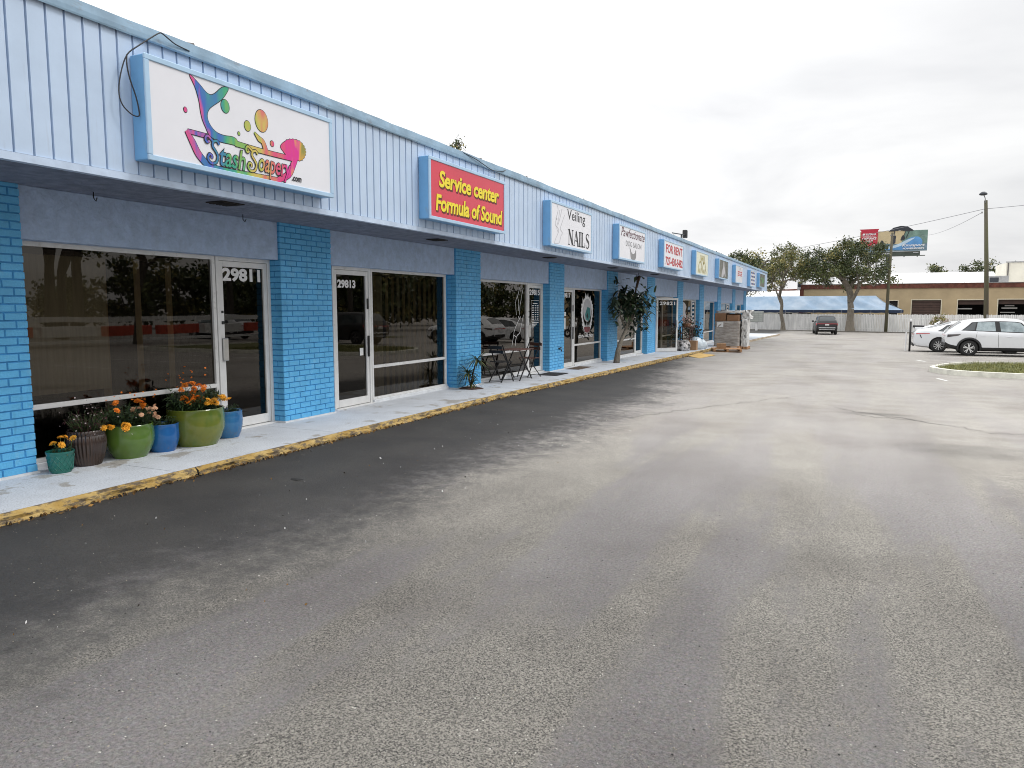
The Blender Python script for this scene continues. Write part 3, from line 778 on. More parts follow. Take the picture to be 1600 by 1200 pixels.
# ================================================================== STRIP MALL
mall = empty('strip_mall', (-7.0, 4.0, 0.13), 'long single storey blue shopping strip with brick pillars and ribbed fascia', 'building')
PIL = [(-6.4, -5.35), (-1.6, -0.55), (3.28, 4.34), (7.71, 8.77), (12.49, 13.52), (17.28, 18.3), (22.05, 23.1), (26.88, 27.95), (31.9, 32.97), (36.8, 37.87), (41.98, 43.05), (47.33, 48.4), (52.3, 53.4)]
XP, XW, ZS = -7.02, -7.22, 2.83

def pillar_geo(y0, y1, zb):
    mb = MB(); rk = random.Random(int(y0 * 100))
    mb.box(XP - .205, XP - .009, y0 + .009, y1 - .009, zb, ZS, 1)
    h = .0755; L = .213; j = .0095; k = 0; z = zb + .004
    while z < ZS - .02:
        z1 = min(z + h - j, ZS)
        y = y0 - (L / 2 if k % 2 else 0)
        while y < y1 - .01:
            a, b = max(y, y0), min(y + L - j, y1)
            if b - a > .02:
                d = rk.uniform(-.0025, .0025); c = .004
                X = XP + d; o = len(mb.v)
                mb.v += [(XP - .012, a, z), (XP - .012, b, z), (XP - .012, b, z1), (XP - .012, a, z1), (X, a + c, z + c), (X, b - c, z + c), (X, b - c, z1 - c), (X, a + c, z1 - c)]
                for f in [(4, 5, 6, 7), (0, 1, 5, 4), (1, 2, 6, 5), (2, 3, 7, 6), (3, 0, 4, 7)]:
                    mb.f.append(tuple(i + o for i in f)); mb.m.append(0)
            y += L
        # near side face, towards -Y
        for (xa, xb) in ([(-.205, -.115), (-.107, 0.0)] if k % 2 else [(-.205, 0.0)]):
            o = len(mb.v); Y = y0 + rk.uniform(-.002, .002); c = .004; a, b = XP + xa, XP + xb - (.001 if xb == 0 else 0)
            mb.v += [(a, y0 + .012, z), (b, y0 + .012, z), (b, y0 + .012, z1), (a, y0 + .012, z1), (a + c, Y, z + c), (b - c, Y, z + c), (b - c, Y, z1 - c), (a + c, Y, z1 - c)]
            for f in [(4, 5, 6, 7), (0, 1, 5, 4), (1, 2, 6, 5), (2, 3, 7, 6), (3, 0, 4, 7)]:
                mb.f.append(tuple(i + o for i in f)); mb.m.append(0)
        z += h; k += 1
    return mb
for (a, b) in PIL:
    p = pillar_geo(a, b, sw((a + b) / 2) - .06).build('brick_pillar', [M['brick'], M['brick_joint']], mall)

# fascia: one ribbed sheet; drip trim, coping, soffit, roof
XF = -5.83; Y0, Y1 = -6.4, 54.6
ribs = []
y = Y0
while y < Y1 - .05:
    ribs.append(y); y += .1535 if y < 9.2 else .207
mb = MB(); prof = []
for r_ in ribs:
    prof += [(r_, XF), (r_ + .002, XF - .03), (r_ + .014, XF - .03), (r_ + .016, XF + .005), (r_ + .030, XF)]
prof.append((Y1, XF))
for (yy_, xx_) in prof: mb.v += [(xx_, yy_, 2.87), (xx_, yy_, 4.055)]
for i in range(len(prof) - 1):
    mb.f.append((2 * i, 2 * i + 2, 2 * i + 3, 2 * i + 1)); mb.m.append(0)
mb.box(XF - .22, XF - .02, Y1 - .02, Y1, 2.85, 4.05); mb.box(-21, XF - .22, Y1 - .15, Y1, 2.85, 4.05)
mb.build('fascia', M['fascia'], mall)
mb = MB(); mb.box(XF - .05, XF + .018, Y0, Y1 + .01, 2.805, 2.865); mb.box(XF - .03, XF + .012, Y1 - .05, Y1 + .012, 2.866, 4.05)
mb.build('fascia_trim', M['trim'], mall)
mb = MB(); rk = random.Random(2)
yy = np.arange(Y0, Y1 + .2, 0.25); dz = 0; dx_ = 0
for y in yy:
    dz = dz * .6 + rk.gauss(0, .0035); dx_ = dx_ * .6 + rk.gauss(0, .003)
    mb.v += [(XF + .028, y, 4.045), (XF + .035 + dx_, y, 4.06), (XF + .033 + dx_, y, 4.10), (XF + .020 + dx_, y, 4.172 + dz), (XF - .02, y, 4.186 + dz), (XF - .45, y, 4.20), (XF - .5, y, 4.0)]
k = 7
for j in range(len(yy) - 1):
    for i in range(k - 1): mb.f.append((j * k + i, (j + 1) * k + i, (j + 1) * k + i + 1, j * k + i + 1)); mb.m.append(0)
mb.f.append(tuple(range((len(yy) - 1) * k, len(yy) * k))); mb.m.append(0)
o = mb.build('coping', M['coping'], mall)
# bent flashing tabs standing up from the coping
for y in (5.25, 7.9, 11.2, 13.1, 16.0, 16.35, 19.7, 21.0, 25.6, 31.4, 36.0):
    m_ = MB(); h_ = rk.uniform(.012, .03); m_.add([(XF + .0, y, 4.178), (XF + .0, y + .10, 4.178), (XF - .01, y + .09, 4.18 + h_), (XF - .02, y + .02, 4.18 + h_ * .6)], [(0, 1, 2, 3)]); m_.build('flashing_tab', M['alu_dark'], mall)
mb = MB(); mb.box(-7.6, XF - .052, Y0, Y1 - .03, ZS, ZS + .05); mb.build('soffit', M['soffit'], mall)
for (x, y) in [(-6.27, 6.07), (-6.40, 10.75), (-6.35, 15.6), (-6.35, 20.4), (-6.35, 25.2), (-6.35, 30.1)]:
    mb = MB(); mb.box(x - .12, x + .12, y - .16, y + .16, ZS - .012, ZS - .002)
    for k in range(6): mb.box(x - .1, x + .1, y - .13 + k * .045, y - .115 + k * .045, ZS - .02, ZS - .0125)
    mb.build('soffit_vent', M['int_dark'], mall)
mb = MB(); mb.box(-21, XF - .5, Y0, Y1 - .16, 3.9, 4.0); mb.build('roof', M['white_metal'], mall)
mb = MB(); mb.box(-21.2, -21, Y0, Y1, -.6, 4.05); mb.box(-21, -7.4, Y0 - .2, Y0, -.6, 4.05); mb.box(-21, -7.36, Y1 - 1.2, Y1 - 1.0, -.6, 2.83); mb.build('wall', M['stucco'], mall)
# dark rooms behind the glass
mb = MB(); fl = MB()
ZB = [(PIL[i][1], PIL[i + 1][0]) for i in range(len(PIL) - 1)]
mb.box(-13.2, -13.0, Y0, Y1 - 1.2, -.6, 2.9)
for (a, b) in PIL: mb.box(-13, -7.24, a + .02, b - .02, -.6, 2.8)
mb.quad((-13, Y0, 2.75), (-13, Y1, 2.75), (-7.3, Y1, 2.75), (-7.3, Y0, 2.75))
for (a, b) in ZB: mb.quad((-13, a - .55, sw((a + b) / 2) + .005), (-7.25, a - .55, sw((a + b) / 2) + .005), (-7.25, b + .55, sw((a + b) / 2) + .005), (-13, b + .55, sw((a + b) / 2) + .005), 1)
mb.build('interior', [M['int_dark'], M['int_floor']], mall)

def window(y0, y1, zf, zt, rail=True, mull=None):
    f = MB(); t = .048; xa, xb = XW - .05, XW + .012
    zs = zf + .055
    f.cbox(xa, xb, y0, y1, zt - t, zt, .004)                      # head
    f.cbox(xa, xb + .012, y0, y1, zs, zs + .04, .004)             # foot
    f.cbox(xa, xb, y0, y0 + t, zs + .04, zt - t, .004); f.cbox(xa, xb, y1 - t, y1, zs + .04, zt - t, .004)
    for mm in (mull or []): f.cbox(xa, xb, mm - t / 2, mm + t / 2, zs + .04, zt - t, .004)
    zr = zf + .60
    if rail: f.cbox(xa + .004, xb + .006, y0 + t, y1 - t, zr - .025, zr + .025, .004)
    o = f.build('window', M['alu'], mall)
    segs = ([(zs + .04, zr - .025), (zr + .025, zt - t)] if rail else [(zs + .04, zt - t)])
    ycuts = [y0 + t] + list(mull or []) + [y1 - t]
    for za, zb in segs:
        for ya, yb in zip(ycuts[:-1], ycuts[1:]):
            p = MB(); p.quad((XW - .02, ya, za), (XW - .02, yb, za), (XW - .02, yb, zb), (XW - .02, ya, zb)); p.build('pane', M['glass'], o)
    s = MB(); s.cbox(XW - .06, XW + .05, y0, y1, zf - .05, zf + .055, .006); s.build('sill', M['concrete_white'], o)
    return o

def door(y0, y1, zf, zt, hside, number=None, nrect=None, closed=True, handle='bar'):
    f = MB(); t = .05; xa, xb = XW - .055, XW + .016
    f.cbox(xa, xb, y0, y0 + t, zf, zt, .004); f.cbox(xa, xb, y1 - t, y1, zf, zt, .004); f.cbox(xa, xb, y0 + t, y1 - t, zt - t, zt, .004)
    f.cbox(xa, xb + .05, y0, y1, zf - .05, zf + .018, .004)
    fr = f.build('door_frame', M['alu'], mall)
    a, b = y0 + t + .004, y1 - t - .004
    l = MB(); s = .062
    xa, xb = XW - .04, XW + .004
    z0, z1 = zf + .025, zt - t - .004
    l.cbox(xa, xb, a, a + s, z0, z1, .004); l.cbox(xa, xb, b - s, b, z0, z1, .004)
    l.cbox(xa, xb, a + s, b - s, z0, z0 + .115, .004); l.cbox(xa, xb, a + s, b - s, z1 - .07, z1, .004)
    if not closed: return fr, None
    d = l.build('door', M['alu'], mall)
    p = MB(); p.quad((XW - .02, a + s, z0 + .115), (XW - .02, b - s, z0 + .115), (XW - .02, b - s, z1 - .07), (XW - .02, a + s, z1 - .07)); p.build('pane', M['glass'], d)
    hy = a + s / 2 if hside < 0 else b - s / 2
    h = MB()
    if handle == 'plate':
        h.cbox(xb, xb + .035, hy - .03, hy + .055, zf + .9, zf + 1.19, .008); h.build('handle', M['steel'], d)
        h = MB(); h.cbox(xb, xb + .012, hy - .02, hy + .02, zf + 1.36, zf + 1.40, .004); h.build('lock', M['iron'], d)
        h = MB(); h.cbox(xb + .0, xb + .008, hy - .018, hy + .018, zf + 1.5, zf + 1.53, .003); h.build('latch', M['iron'], d)
    elif handle == 'dark':
        h.cbox(xb, xb + .03, hy - .018, hy + .018, zf + .78, zf + 1.12, .006); h.build('handle', M['iron'], d)
        h = MB(); h.cbox(xb, xb + .02, hy - .018, hy + .018, zf + 1.55, zf + 1.72, .004); h.build('lock', M['iron'], d)
    else:
        h.tube([(xb, hy, zf + .85), (xb + .05, hy, zf + .85), (xb + .05, hy, zf + 1.15), (xb, hy, zf + 1.15)], .012, 8); h.build('handle', M['steel'], d, True)
    if number:
        n = MB(); put_text(n, number, 'x', *nrect, XW - .015, offset=.045); n.build('number', M['ink_white'], d)
    return fr, d

def header(a, b, zf, zt):
    m_ = MB(); m_.cbox(-7.42, XP - .035, a, b, zt + .0, ZS, .006); m_.build('stucco_header', M['stucco'], mall)

def fill(y0, y1, zf, zt):      # blue painted infill beside frames
    if y1 - y0 < .02: return
    m_ = MB(); m_.box(XW - .08, XW - .002, y0, y1, zf - .05, zt); m_.build('infill_panel', M['reveal'], mall)

BAY = {}
def zfl(i): a, b = ZB[i]; return sw((a + b) / 2) if i > 3 else (.13 if i < 3 else .125)
def shop(i, door_far, dw=.93, gap=0.0, number=None, nrect=None, handle='bar', rail=True, mull=None, open_=False, hs=None):
    a, b = ZB[i]; zf = zfl(i); zt = zf + 2.205
    header(a, b, zf, zt)
    if door_far:
        d0, d1 = b - dw - gap, b - gap; w0, w1 = a + .03, d0 - .01
        fill(d1, b, zf, zt); fill(a, w0, zf, zt)
    else:
        d0, d1 = a + gap, a + gap + dw; w0, w1 = d1 + .01, b - .06
        fill(a, d0, zf, zt); fill(w1, b, zf, zt)
    wn_ = window(w0, w1, zf, zt, rail, mull)
    fr, dr = door(d0, d1, zf, zt, hs if hs else (-1 if door_far else 1), number, nrect, closed=not open_, handle=handle)
    BAY[i] = dict(a=a, b=b, zf=zf, zt=zt, win=wn_, door=dr, w=(w0, w1), d=(d0, d1))
# index in ZB: 0..  bay1 (29811) is index 2
shop(0, True); shop(1, False, gap=.25)
shop(2, True, dw=.93, number='29811', nrect=(6.905, 7.555, 2.03, 2.20), handle='plate')
shop(3, False, gap=.24, dw=.97, number='29813', nrect=(9.17, 9.62, 2.00, 2.13), handle='dark')
shop(4, True, dw=.95, number='29815', nrect=(16.49, 17.14, 2.0, 2.14), handle='plate')
shop(5, False, gap=.25, dw=1.0, number='29817', nrect=(18.72, 19.32, 1.965, 2.10), handle='dark')
shop(6, True, dw=.95, number='29819', nrect=(26.05, 26.65, 1.93, 2.05), handle='plate')
shop(7, False, gap=.95, dw=1.05, open_=True)
shop(8, True, dw=1.0); shop(9, False, dw=1.0, gap=.25); shop(10, True, dw=1.0); shop(11, False, dw=1.0, gap=.25)

# open door leaf of the sixth shop
zf = zfl(7); th = math.atan2(.67, .77); H0 = Vector((XW, 28.95, 0))
def leaf_pt(u, t, z): return (H0.x + u * math.sin(th) + t * math.cos(th), H0.y + u * math.cos(th) - t * math.sin(th), z)
def leaf_box(m_, u0, u1, z0, z1, t=.045):
    vs = [leaf_pt(u, tt, z) for z in (z0, z1) for tt in (0, t) for u in (u0, u1)]
    m_.add(vs, [(0, 2, 3, 1), (4, 5, 7, 6), (0, 1, 5, 4), (2, 6, 7, 3), (0, 4, 6, 2), (1, 3, 7, 5)])
m_ = MB(); z0, z1 = zf + .02, zf + 2.14
leaf_box(m_, 0, .065, z0, z1); leaf_box(m_, .95, 1.02, z0, z1); leaf_box(m_, .065, .95, z0, z0 + .14); leaf_box(m_, .065, .95, z1 - .08, z1)
dr = m_.build('door', M['alu'], mall)
m_ = MB(); m_.quad(leaf_pt(.065, .02, z0 + .14), leaf_pt(.95, .02, z0 + .14), leaf_pt(.95, .02, z1 - .08), leaf_pt(.065, .02, z1 - .08)); m_.build('pane', M['glass'], dr)
m_ = MB(); leaf_box(m_, .955, 1.015, zf + .98, zf + 1.26, .09); m_.build('handle', M['alu'], dr)
m_ = MB(); put_text(m_, '29821', 'x', .14, .88, zf + 1.86, zf + 2.0, 0, offset=.028, spacing=1.12)
m_.v = [leaf_pt(p[1], .026, p[2]) for p in m_.v]; m_.build('number', M['ink_white'], dr)

# decals on the glass
b3 = BAY[4]; m_ = MB(); XD = XW - .014
hl = [[(15.914, 2.172), (15.82, 2.0), (15.698, 1.856), (15.70, 1.70), (15.735, 1.529)], [(16.12, 2.162), (16.04, 2.0), (15.989, 1.858), (15.93, 1.72), (15.916, 1.52)], [(15.80, 1.95), (15.86, 1.80), (15.83, 1.62)],
      [(15.98, 1.50), (15.80, 1.35), (15.628, 1.173), (15.56, 1.0), (15.48, .80)], [(16.139, 1.525), (16.02, 1.30), (15.918, 1.104), (15.78, 1.05), (15.70, .95), (15.664, .80)], [(15.84, 1.50), (15.90, 1.42), (15.98, 1.50)], [(15.60, 1.06), (15.72, 1.02), (15.82, 1.06)]]
for L_ in hl: stroke(m_, smooth_pts(L_, False), .017, 'x', XD)
m_.build('decal', M['ink_white'], b3['win'])
m_ = MB()
stroke(m_, [(16.6, 1.37), (17.09, 1.37), (17.09, 1.87), (16.6, 1.87), (16.6, 1.37)], .012, 'x', XD)
for k in range(8):
    z = 1.80 - k * .055
    for (ua, ub) in ([(16.70, 16.99)] if k == 0 else [(16.65, 16.78), (16.83, 16.91), (16.95, 17.05)]):
        m_.quad((XD, ua, z - .011), (XD, ub, z - .011), (XD, ub, z + .011), (XD, ua, z + .011))
for k in range(3):
    z = 1.33 - k * .04; m_.quad((XD, 16.64, z - .01), (XD, 17.06 - .1 * k, z - .01), (XD, 17.06 - .1 * k, z + .01), (XD, 16.64, z + .01))
m_.build('opening_hours_decal', M['ink_white'], b3['door'])
# ragged white figure and telephone number on the fourth shop
b4 = BAY[5]; m_ = MB(); rk = random.Random(4)
outer = []; inner = []
for k in range(56):
    t = 2 * math.pi * k / 56; ru = .50 * (1 + .10 * math.sin(3 * t)); rv = .53
    sp_ = 1.0 + (.10 if k % 2 else -.02) * rk.uniform(.4, 1.4)
    outer.append((20.74 + ru * math.cos(t) * sp_, 1.49 + rv * math.sin(t) * sp_ + (.09 if (k % 4 == 1 and 6 < k < 22) else 0)))
    inner.append((20.74 + ru * .76 * math.cos(t), 1.48 + rv * .80 * math.sin(t)))
for k in range(56):
    q = [outer[k], outer[(k + 1) % 56], inner[(k + 1) % 56], inner[k]]; m_.add([(XD, *p) for p in q], [(0, 1, 2, 3)], 0)
poly(m_, [(20.74 + .36 * math.cos(t), 1.62 + .34 * math.sin(t)) for t in np.linspace(0, 6.28, 30)[:-1]], 'x', XD + .001, 1)
poly(m_, [(20.55, 1.5), (20.75, 1.72), (20.98, 1.68), (21.02, 1.42), (20.86, 1.30), (20.62, 1.34)], 'x', XD + .002, 2)
poly(m_, [(20.66, 1.46), (20.76, 1.54), (20.84, 1.44), (20.74, 1.36)], 'x', XD + .003, 3)
for k in range(9):
    u = 20.42 + k * .075; poly(m_, [(u, 1.14), (u + .05, 1.14), (u + .025, 1.28 if k % 2 else 1.2)], 'x', XD + .002, 0)
poly(m_, [(20.44, 1.13), (21.05, 1.13), (20.98, 1.0), (20.76, .95), (20.52, 1.0)], 'x', XD + .001, 4)
m_.build('decal', [M['ink_white'], M['ink_ltgrey'], mat('decal_teal', (0.05, .22, .22), .4, var=.3), M['ink_black'], mat('decal_maroon', (.16, .02, .025), .4, var=.3)], b4['win'])
m_ = MB(); put_text(m_, '(757)-100-7509', 'x', 20.0, 21.3, .80, .91, XD, offset=.03); m_.build('lettering', M['ink_white'], b4['win'])
m_ = MB(); m_.box(XD - .003, XD, 18.80, 18.98, 1.47, 1.58); m_.box(XD - .003, XD, 18.78, 18.96, 1.12, 1.42); m_.build('notice', M['paper'], b4['door'])
m_ = MB(); m_.box(XD - .003, XD, 9.70, 9.79, .93, 1.05); m_.build('notice', M['paper'], BAY[3]['door'])
# white price columns on further doors
for i, n in ((8, 7), (9, 6), (10, 5)):
    bb = BAY[i]; m_ = MB(); d0, d1 = bb['d']
    for k in range(n):
        z = bb['zf'] + 1.95 - k * .2; m_.quad((XD, d0 + .25, z), (XD, d1 - .25, z), (XD, d1 - .3, z + .1), (XD, d0 + .3, z + .1))
    m_.build('decal', M['ink_white'], bb['door'])
m_ = MB(); u = BAY[8]['w'][0]
poly(m_, smooth_pts([(u + .4, 1.75), (u + 1.0, 1.95), (u + 1.7, 1.75), (u + 1.5, 1.5), (u + 1.8, 1.2), (u + 1.0, 1.3), (u + .5, 1.15), (u + .7, 1.5)]), 'x', XD); m_.build('decal', M['ink_ltgrey'], BAY[8]['win'])
# hose tap on the third pillar
m_ = MB(); m_.tube([(XP, 17.95, .62), (XP + .05, 17.95, .62), (XP + .07, 17.95, .56)], .014, 8); m_.tube([(XP + .04, 17.90, .66), (XP + .04, 18.0, .66)], .012, 6); m_.tube([(XP + .002, 17.88, .64), (XP + .002, 18.02, .64)], .01, 6)
m_.build('tap', M['iron'], mall, True)
# conduit and plant-hook under the soffit
for y in (4.95, 6.9):
    m_ = MB(); m_.tube([(-6.85, y, ZS), (-6.85, y, ZS - .06), (-6.83, y + .01, ZS - .09), (-6.80, y, ZS - .06)], .005, 6); m_.build('ceiling_hook', M['iron'], mall, True)
for (a, b) in PIL:
    m_ = MB(); m_.box(XP - .3, XP + .016, a - .012, b + .012, sw((a + b) / 2) - .05, sw((a + b) / 2) + .022); m_.build('pillar_foot', M['concrete_white'], mall)
m_ = MB(); rk = random.Random(9)      # goods on shelves in the lit shop
for s_ in range(4):
    z = zfl(7) + .35 + s_ * .45; m_.box(-9.6, -9.2, 28.2, 31.4, z - .03, z, 0)
    for k in range(18): y = 28.25 + k * .175; m_.box(-9.5, -9.25, y, y + rk.uniform(.08, .15), z, z + rk.uniform(.1, .33), rk.choice([1, 2, 3, 1]))
m_.build('shelf_goods', [M['card2'], M['card'], mat('goods_red', (.35, .08, .06), .6, var=.3), mat('goods_pale', (.5, .46, .40), .6, var=.3)], mall)

# ---- blinds hanging inside
def blinds(y0, y1, zf, zt, x, step, ang, mats, pick, label, w_=.085):
    b = empty('vertical_blinds', (x, (y0 + y1) / 2, zf), label, 'blinds')
    r_ = MB(); r_.box(x - .03, x + .03, y0, y1, zt - .05, zt); r_.build('headrail', M['alu_dark'], b)
    m_ = MB(); k = 0; y = y0 + step / 2; rk = random.Random(int(y0 * 10))
    while y < y1:
        a = R(ang + rk.gauss(0, 4)); ddx, ddy = math.sin(a) * w_ / 2, math.cos(a) * w_ / 2
        cx = .008
        m_.add([(x - ddx, y - ddy, zf + .02), (x + cx, y, zf + .02), (x + ddx, y + ddy, zf + .02), (x - ddx, y - ddy, zt - .05), (x + cx, y, zt - .05), (x + ddx, y + ddy, zt - .05)], [(0, 1, 4, 3), (1, 2, 5, 4)], pick(k, y)); y += step; k += 1
    m_.build('slats', mats, b)
blinds(4.45, 5.42, .80, 2.28, -7.42, .245, 4, [M['blind_beige']], lambda k, y: 0, 'wide beige drapery panels behind the left end of the first shop window', .25)
blinds(5.42, 6.72, .14, 2.28, -7.50, .085, 12, [M['blind_brown'], M['blind_tan']], lambda k, y: 1 if k % 5 == 0 else 0, 'closed dark brown blinds behind the right end of the first shop window')
blinds(10.05, 12.40, .14, 2.28, -7.42, .088, 62, [M['blind_brown'], M['blind_tan'], M['blind_beige']], lambda k, y: 2 if k in (4, 5, 11) else (1 if k % 2 else 0), 'half open tan slats behind the window right of door 29813')
# ================================================================== SHOP SIGNS
XS = -5.65
def sign(y0, y1, z0, z1, label, panel, trimm='sign_trim', name='shop_sign'):
    s = empty(name, (XF, (y0 + y1) / 2, z0), label, 'shop sign', 'lightbox signs on the ribbed fascia')
    c = MB(); c.cbox(XF + .004, XS - .012, y0, y1, z0, z1, .008); c.build('cabinet', M['sign_blue'], s)
    f = MB(); t = .045
    f.cbox(XS - .012, XS + .012, y0 - .004, y1 + .004, z1 - t, z1 + .004, .005); f.cbox(XS - .012, XS + .012, y0 - .004, y1 + .004, z0 - .004, z0 + t, .005)
    f.cbox(XS - .012, XS + .012, y0 - .004, y0 + t, z0 + t, z1 - t, .005); f.cbox(XS - .012, XS + .012, y1 - t, y1 + .004, z0 + t, z1 - t, .005)
    f.build('frame', M[trimm], s)
    p = MB(); p.quad((XS, y0 + t, z0 + t), (XS, y1 - t, z0 + t), (XS, y1 - t, z1 - t), (XS, y0 + t, z1 - t)); p.build('face', M[panel], s)
    return s
# --- 1: soap shop with a tail in a bathtub
s1 = sign(4.62, 7.12, 2.985, 3.875, 'white shop sign with rainbow fish tail in a bathtub reading StashSoapery', 'sign_white')
org = Vector(s1.location)
def em(pts): return pts
tail = [(5.098, 3.828), (5.204, 3.772), (5.28, 3.718), (5.336, 3.705), (5.395, 3.735), (5.482, 3.81), (5.561, 3.856 - .03), (5.522, 3.757), (5.459, 3.687), (5.372, 3.622), (5.312, 3.571), (5.285, 3.508), (5.305, 3.438), (5.376, 3.377), (5.475, 3.36), (5.597, 3.369), (5.649, 3.349), (5.646, 3.303), (5.541, 3.296), (5.405, 3.295), (5.307, 3.326), (5.262, 3.391), (5.226, 3.458), (5.207, 3.54), (5.195, 3.623), (5.155, 3.735)]
head = [(6.262, 3.408), (6.327, 3.47), (6.434, 3.513), (6.563, 3.517), (6.639, 3.466), (6.647, 3.394), (6.577, 3.322), (6.446, 3.314), (6.341, 3.338), (6.30, 3.365)]
dk = MB(); rb = MB()
tl = smooth_pts(tail, True, 3)
poly(dk, grow_poly(tl, .007), 'x', XS + .002); poly(rb, tl, 'x', XS + .004)
hd = []
for i, p in enumerate(smooth_pts(head, True, 5)):
    c = Vector((6.46, 3.41)); d = Vector(p) - c; hd.append(tuple(c + d * (1.0 + (.07 if (i % 2 and p[0] > 6.34) else 0))))
poly(dk, grow_poly(hd, .006), 'x', XS + .002); poly(rb, hd, 'x', XS + .004)
bands = [([(5.035, 3.315), (5.10, 3.225), (5.165, 3.125), (5.275, 3.035)], [.035, .065, .07, .06]), ([(5.25, 3.043), (5.458, 3.028), (5.815, 3.037), (6.245, 3.046)], [.045, .05, .05, .055]),
         ([(6.20, 3.046), (6.374, 3.135), (6.454, 3.257), (6.50, 3.33)], [.05, .07, .07, .05]), ([(5.05, 3.313), (5.32, 3.312)], [.035, .04]), ([(5.62, 3.313), (6.017, 3.306), (6.50, 3.312)], [.05, .045, .05]),
         ([(5.885, 3.475), (5.947, 3.425), (6.003, 3.399), (6.04, 3.32)], [.012, .05, .05, .06])]
for bi, (pts, wd) in enumerate(bands):
    bo_ = bi * .0003
    sp_ = smooth_pts(pts, False, 4); ww = list(np.interp(np.linspace(0, len(wd) - 1, len(sp_)), range(len(wd)), wd))
    stroke(dk, sp_, [q + .014 for q in ww], 'x', XS + .003 + bo_ * .5); stroke(rb, sp_, ww, 'x', XS + .005 + bo_)
for (u, v, ru, rv) in [(5.512, 3.643, .052, .062), (5.035, 3.499, .018, .022), (5.796, 3.519, .042, .05), (5.994, 3.612, .09, .11), (5.677, 3.42, .014, .016), (6.137, 3.412, .026, .028)]:
    poly(dk, circle_pts(u, v, ru + .006, rv + .006), 'x', XS + .002); poly(rb, circle_pts(u, v, ru, rv), 'x', XS + .004)
dk.build('emblem_outline', M['ink_black'], s1); rb.build('emblem', M['rainbow'], s1)
dk = MB(); rb = MB()
# swash capitals drawn as ribbons, small letters from the slanted face
def swash_S(u, v, h):
    P = [(u + .62 * h, v + .86 * h), (u + .50 * h, v + 1.0 * h), (u + .30 * h, v + .93 * h), (u + .26 * h, v + .74 * h), (u + .42 * h, v + .55 * h), (u + .52 * h, v + .36 * h), (u + .42 * h, v + .10 * h), (u + .16 * h, v + .02 * h), (u - .02 * h, v + .18 * h), (u + .06 * h, v + .38 * h), (u + .20 * h, v + .34 * h), (u + .18 * h, v + .22 * h)]
    Q = [(u + .30 * h, v + .93 * h), (u + .02 * h, v + 1.12 * h), (u - .12 * h, v + 1.0 * h), (u - .05 * h, v + .86 * h), (u + .08 * h, v + .92 * h)]
    for X_ in (P, Q):
        sp_ = smooth_pts(X_, False, 5); q_ = .0004 if X_ is Q else 0; stroke(dk, sp_, .036, 'x', XS + .0068 + q_); stroke(rb, sp_, .020, 'x', XS + .009 + q_)
swash_S(5.275, 3.065, .225); swash_S(5.785, 3.075, .215)
for s_, (a, b, c, d) in (('tash', (5.42, 5.745, 3.07, 3.255)), ('oapery', (5.93, 6.40, 3.045, 3.225))):
    fr_ = text_frame(s_, .28)
    put_text(dk, s_, 'x', a, b, c, d, XS + .0078, offset=.042, shear=.28, frame=fr_); put_text(rb, s_, 'x', a, b, c, d, XS + .0102, offset=.012, shear=.28, frame=fr_)
put_text(dk, '.com', 'x', 6.42, 6.575, 3.075, 3.125, XS + .006, offset=.03, shear=.2)
dk.build('lettering_outline', M['ink_black'], s1); rb.build('lettering', M['rainbow'], s1)

# --- 2: red sign
s2 = sign(9.28, 11.80, 2.98, 3.865, 'red shop sign with yellow Service center Formula of Sound lettering', 'sign_red', 'sign_trim')
sh = MB(); ye = MB()
for t_, rc in (('Service center', (9.57, 11.54, 3.475, 3.70)), ('Formula of Sound', (9.47, 11.67, 3.125, 3.35))):
    fr_ = text_frame(t_, .12, .95)
    put_text(sh, t_, 'x', *rc, XS + .003, offset=.05, shear=.12, spacing=.95, du=.022, dv=-.020, frame=fr_)
    put_text(ye, t_, 'x', *rc, XS + .006, offset=.032, shear=.12, spacing=.95, frame=fr_)
sh.build('lettering_shadow', M['ink_shadow'], s2); ye.build('lettering', M['ink_yellow'], s2)

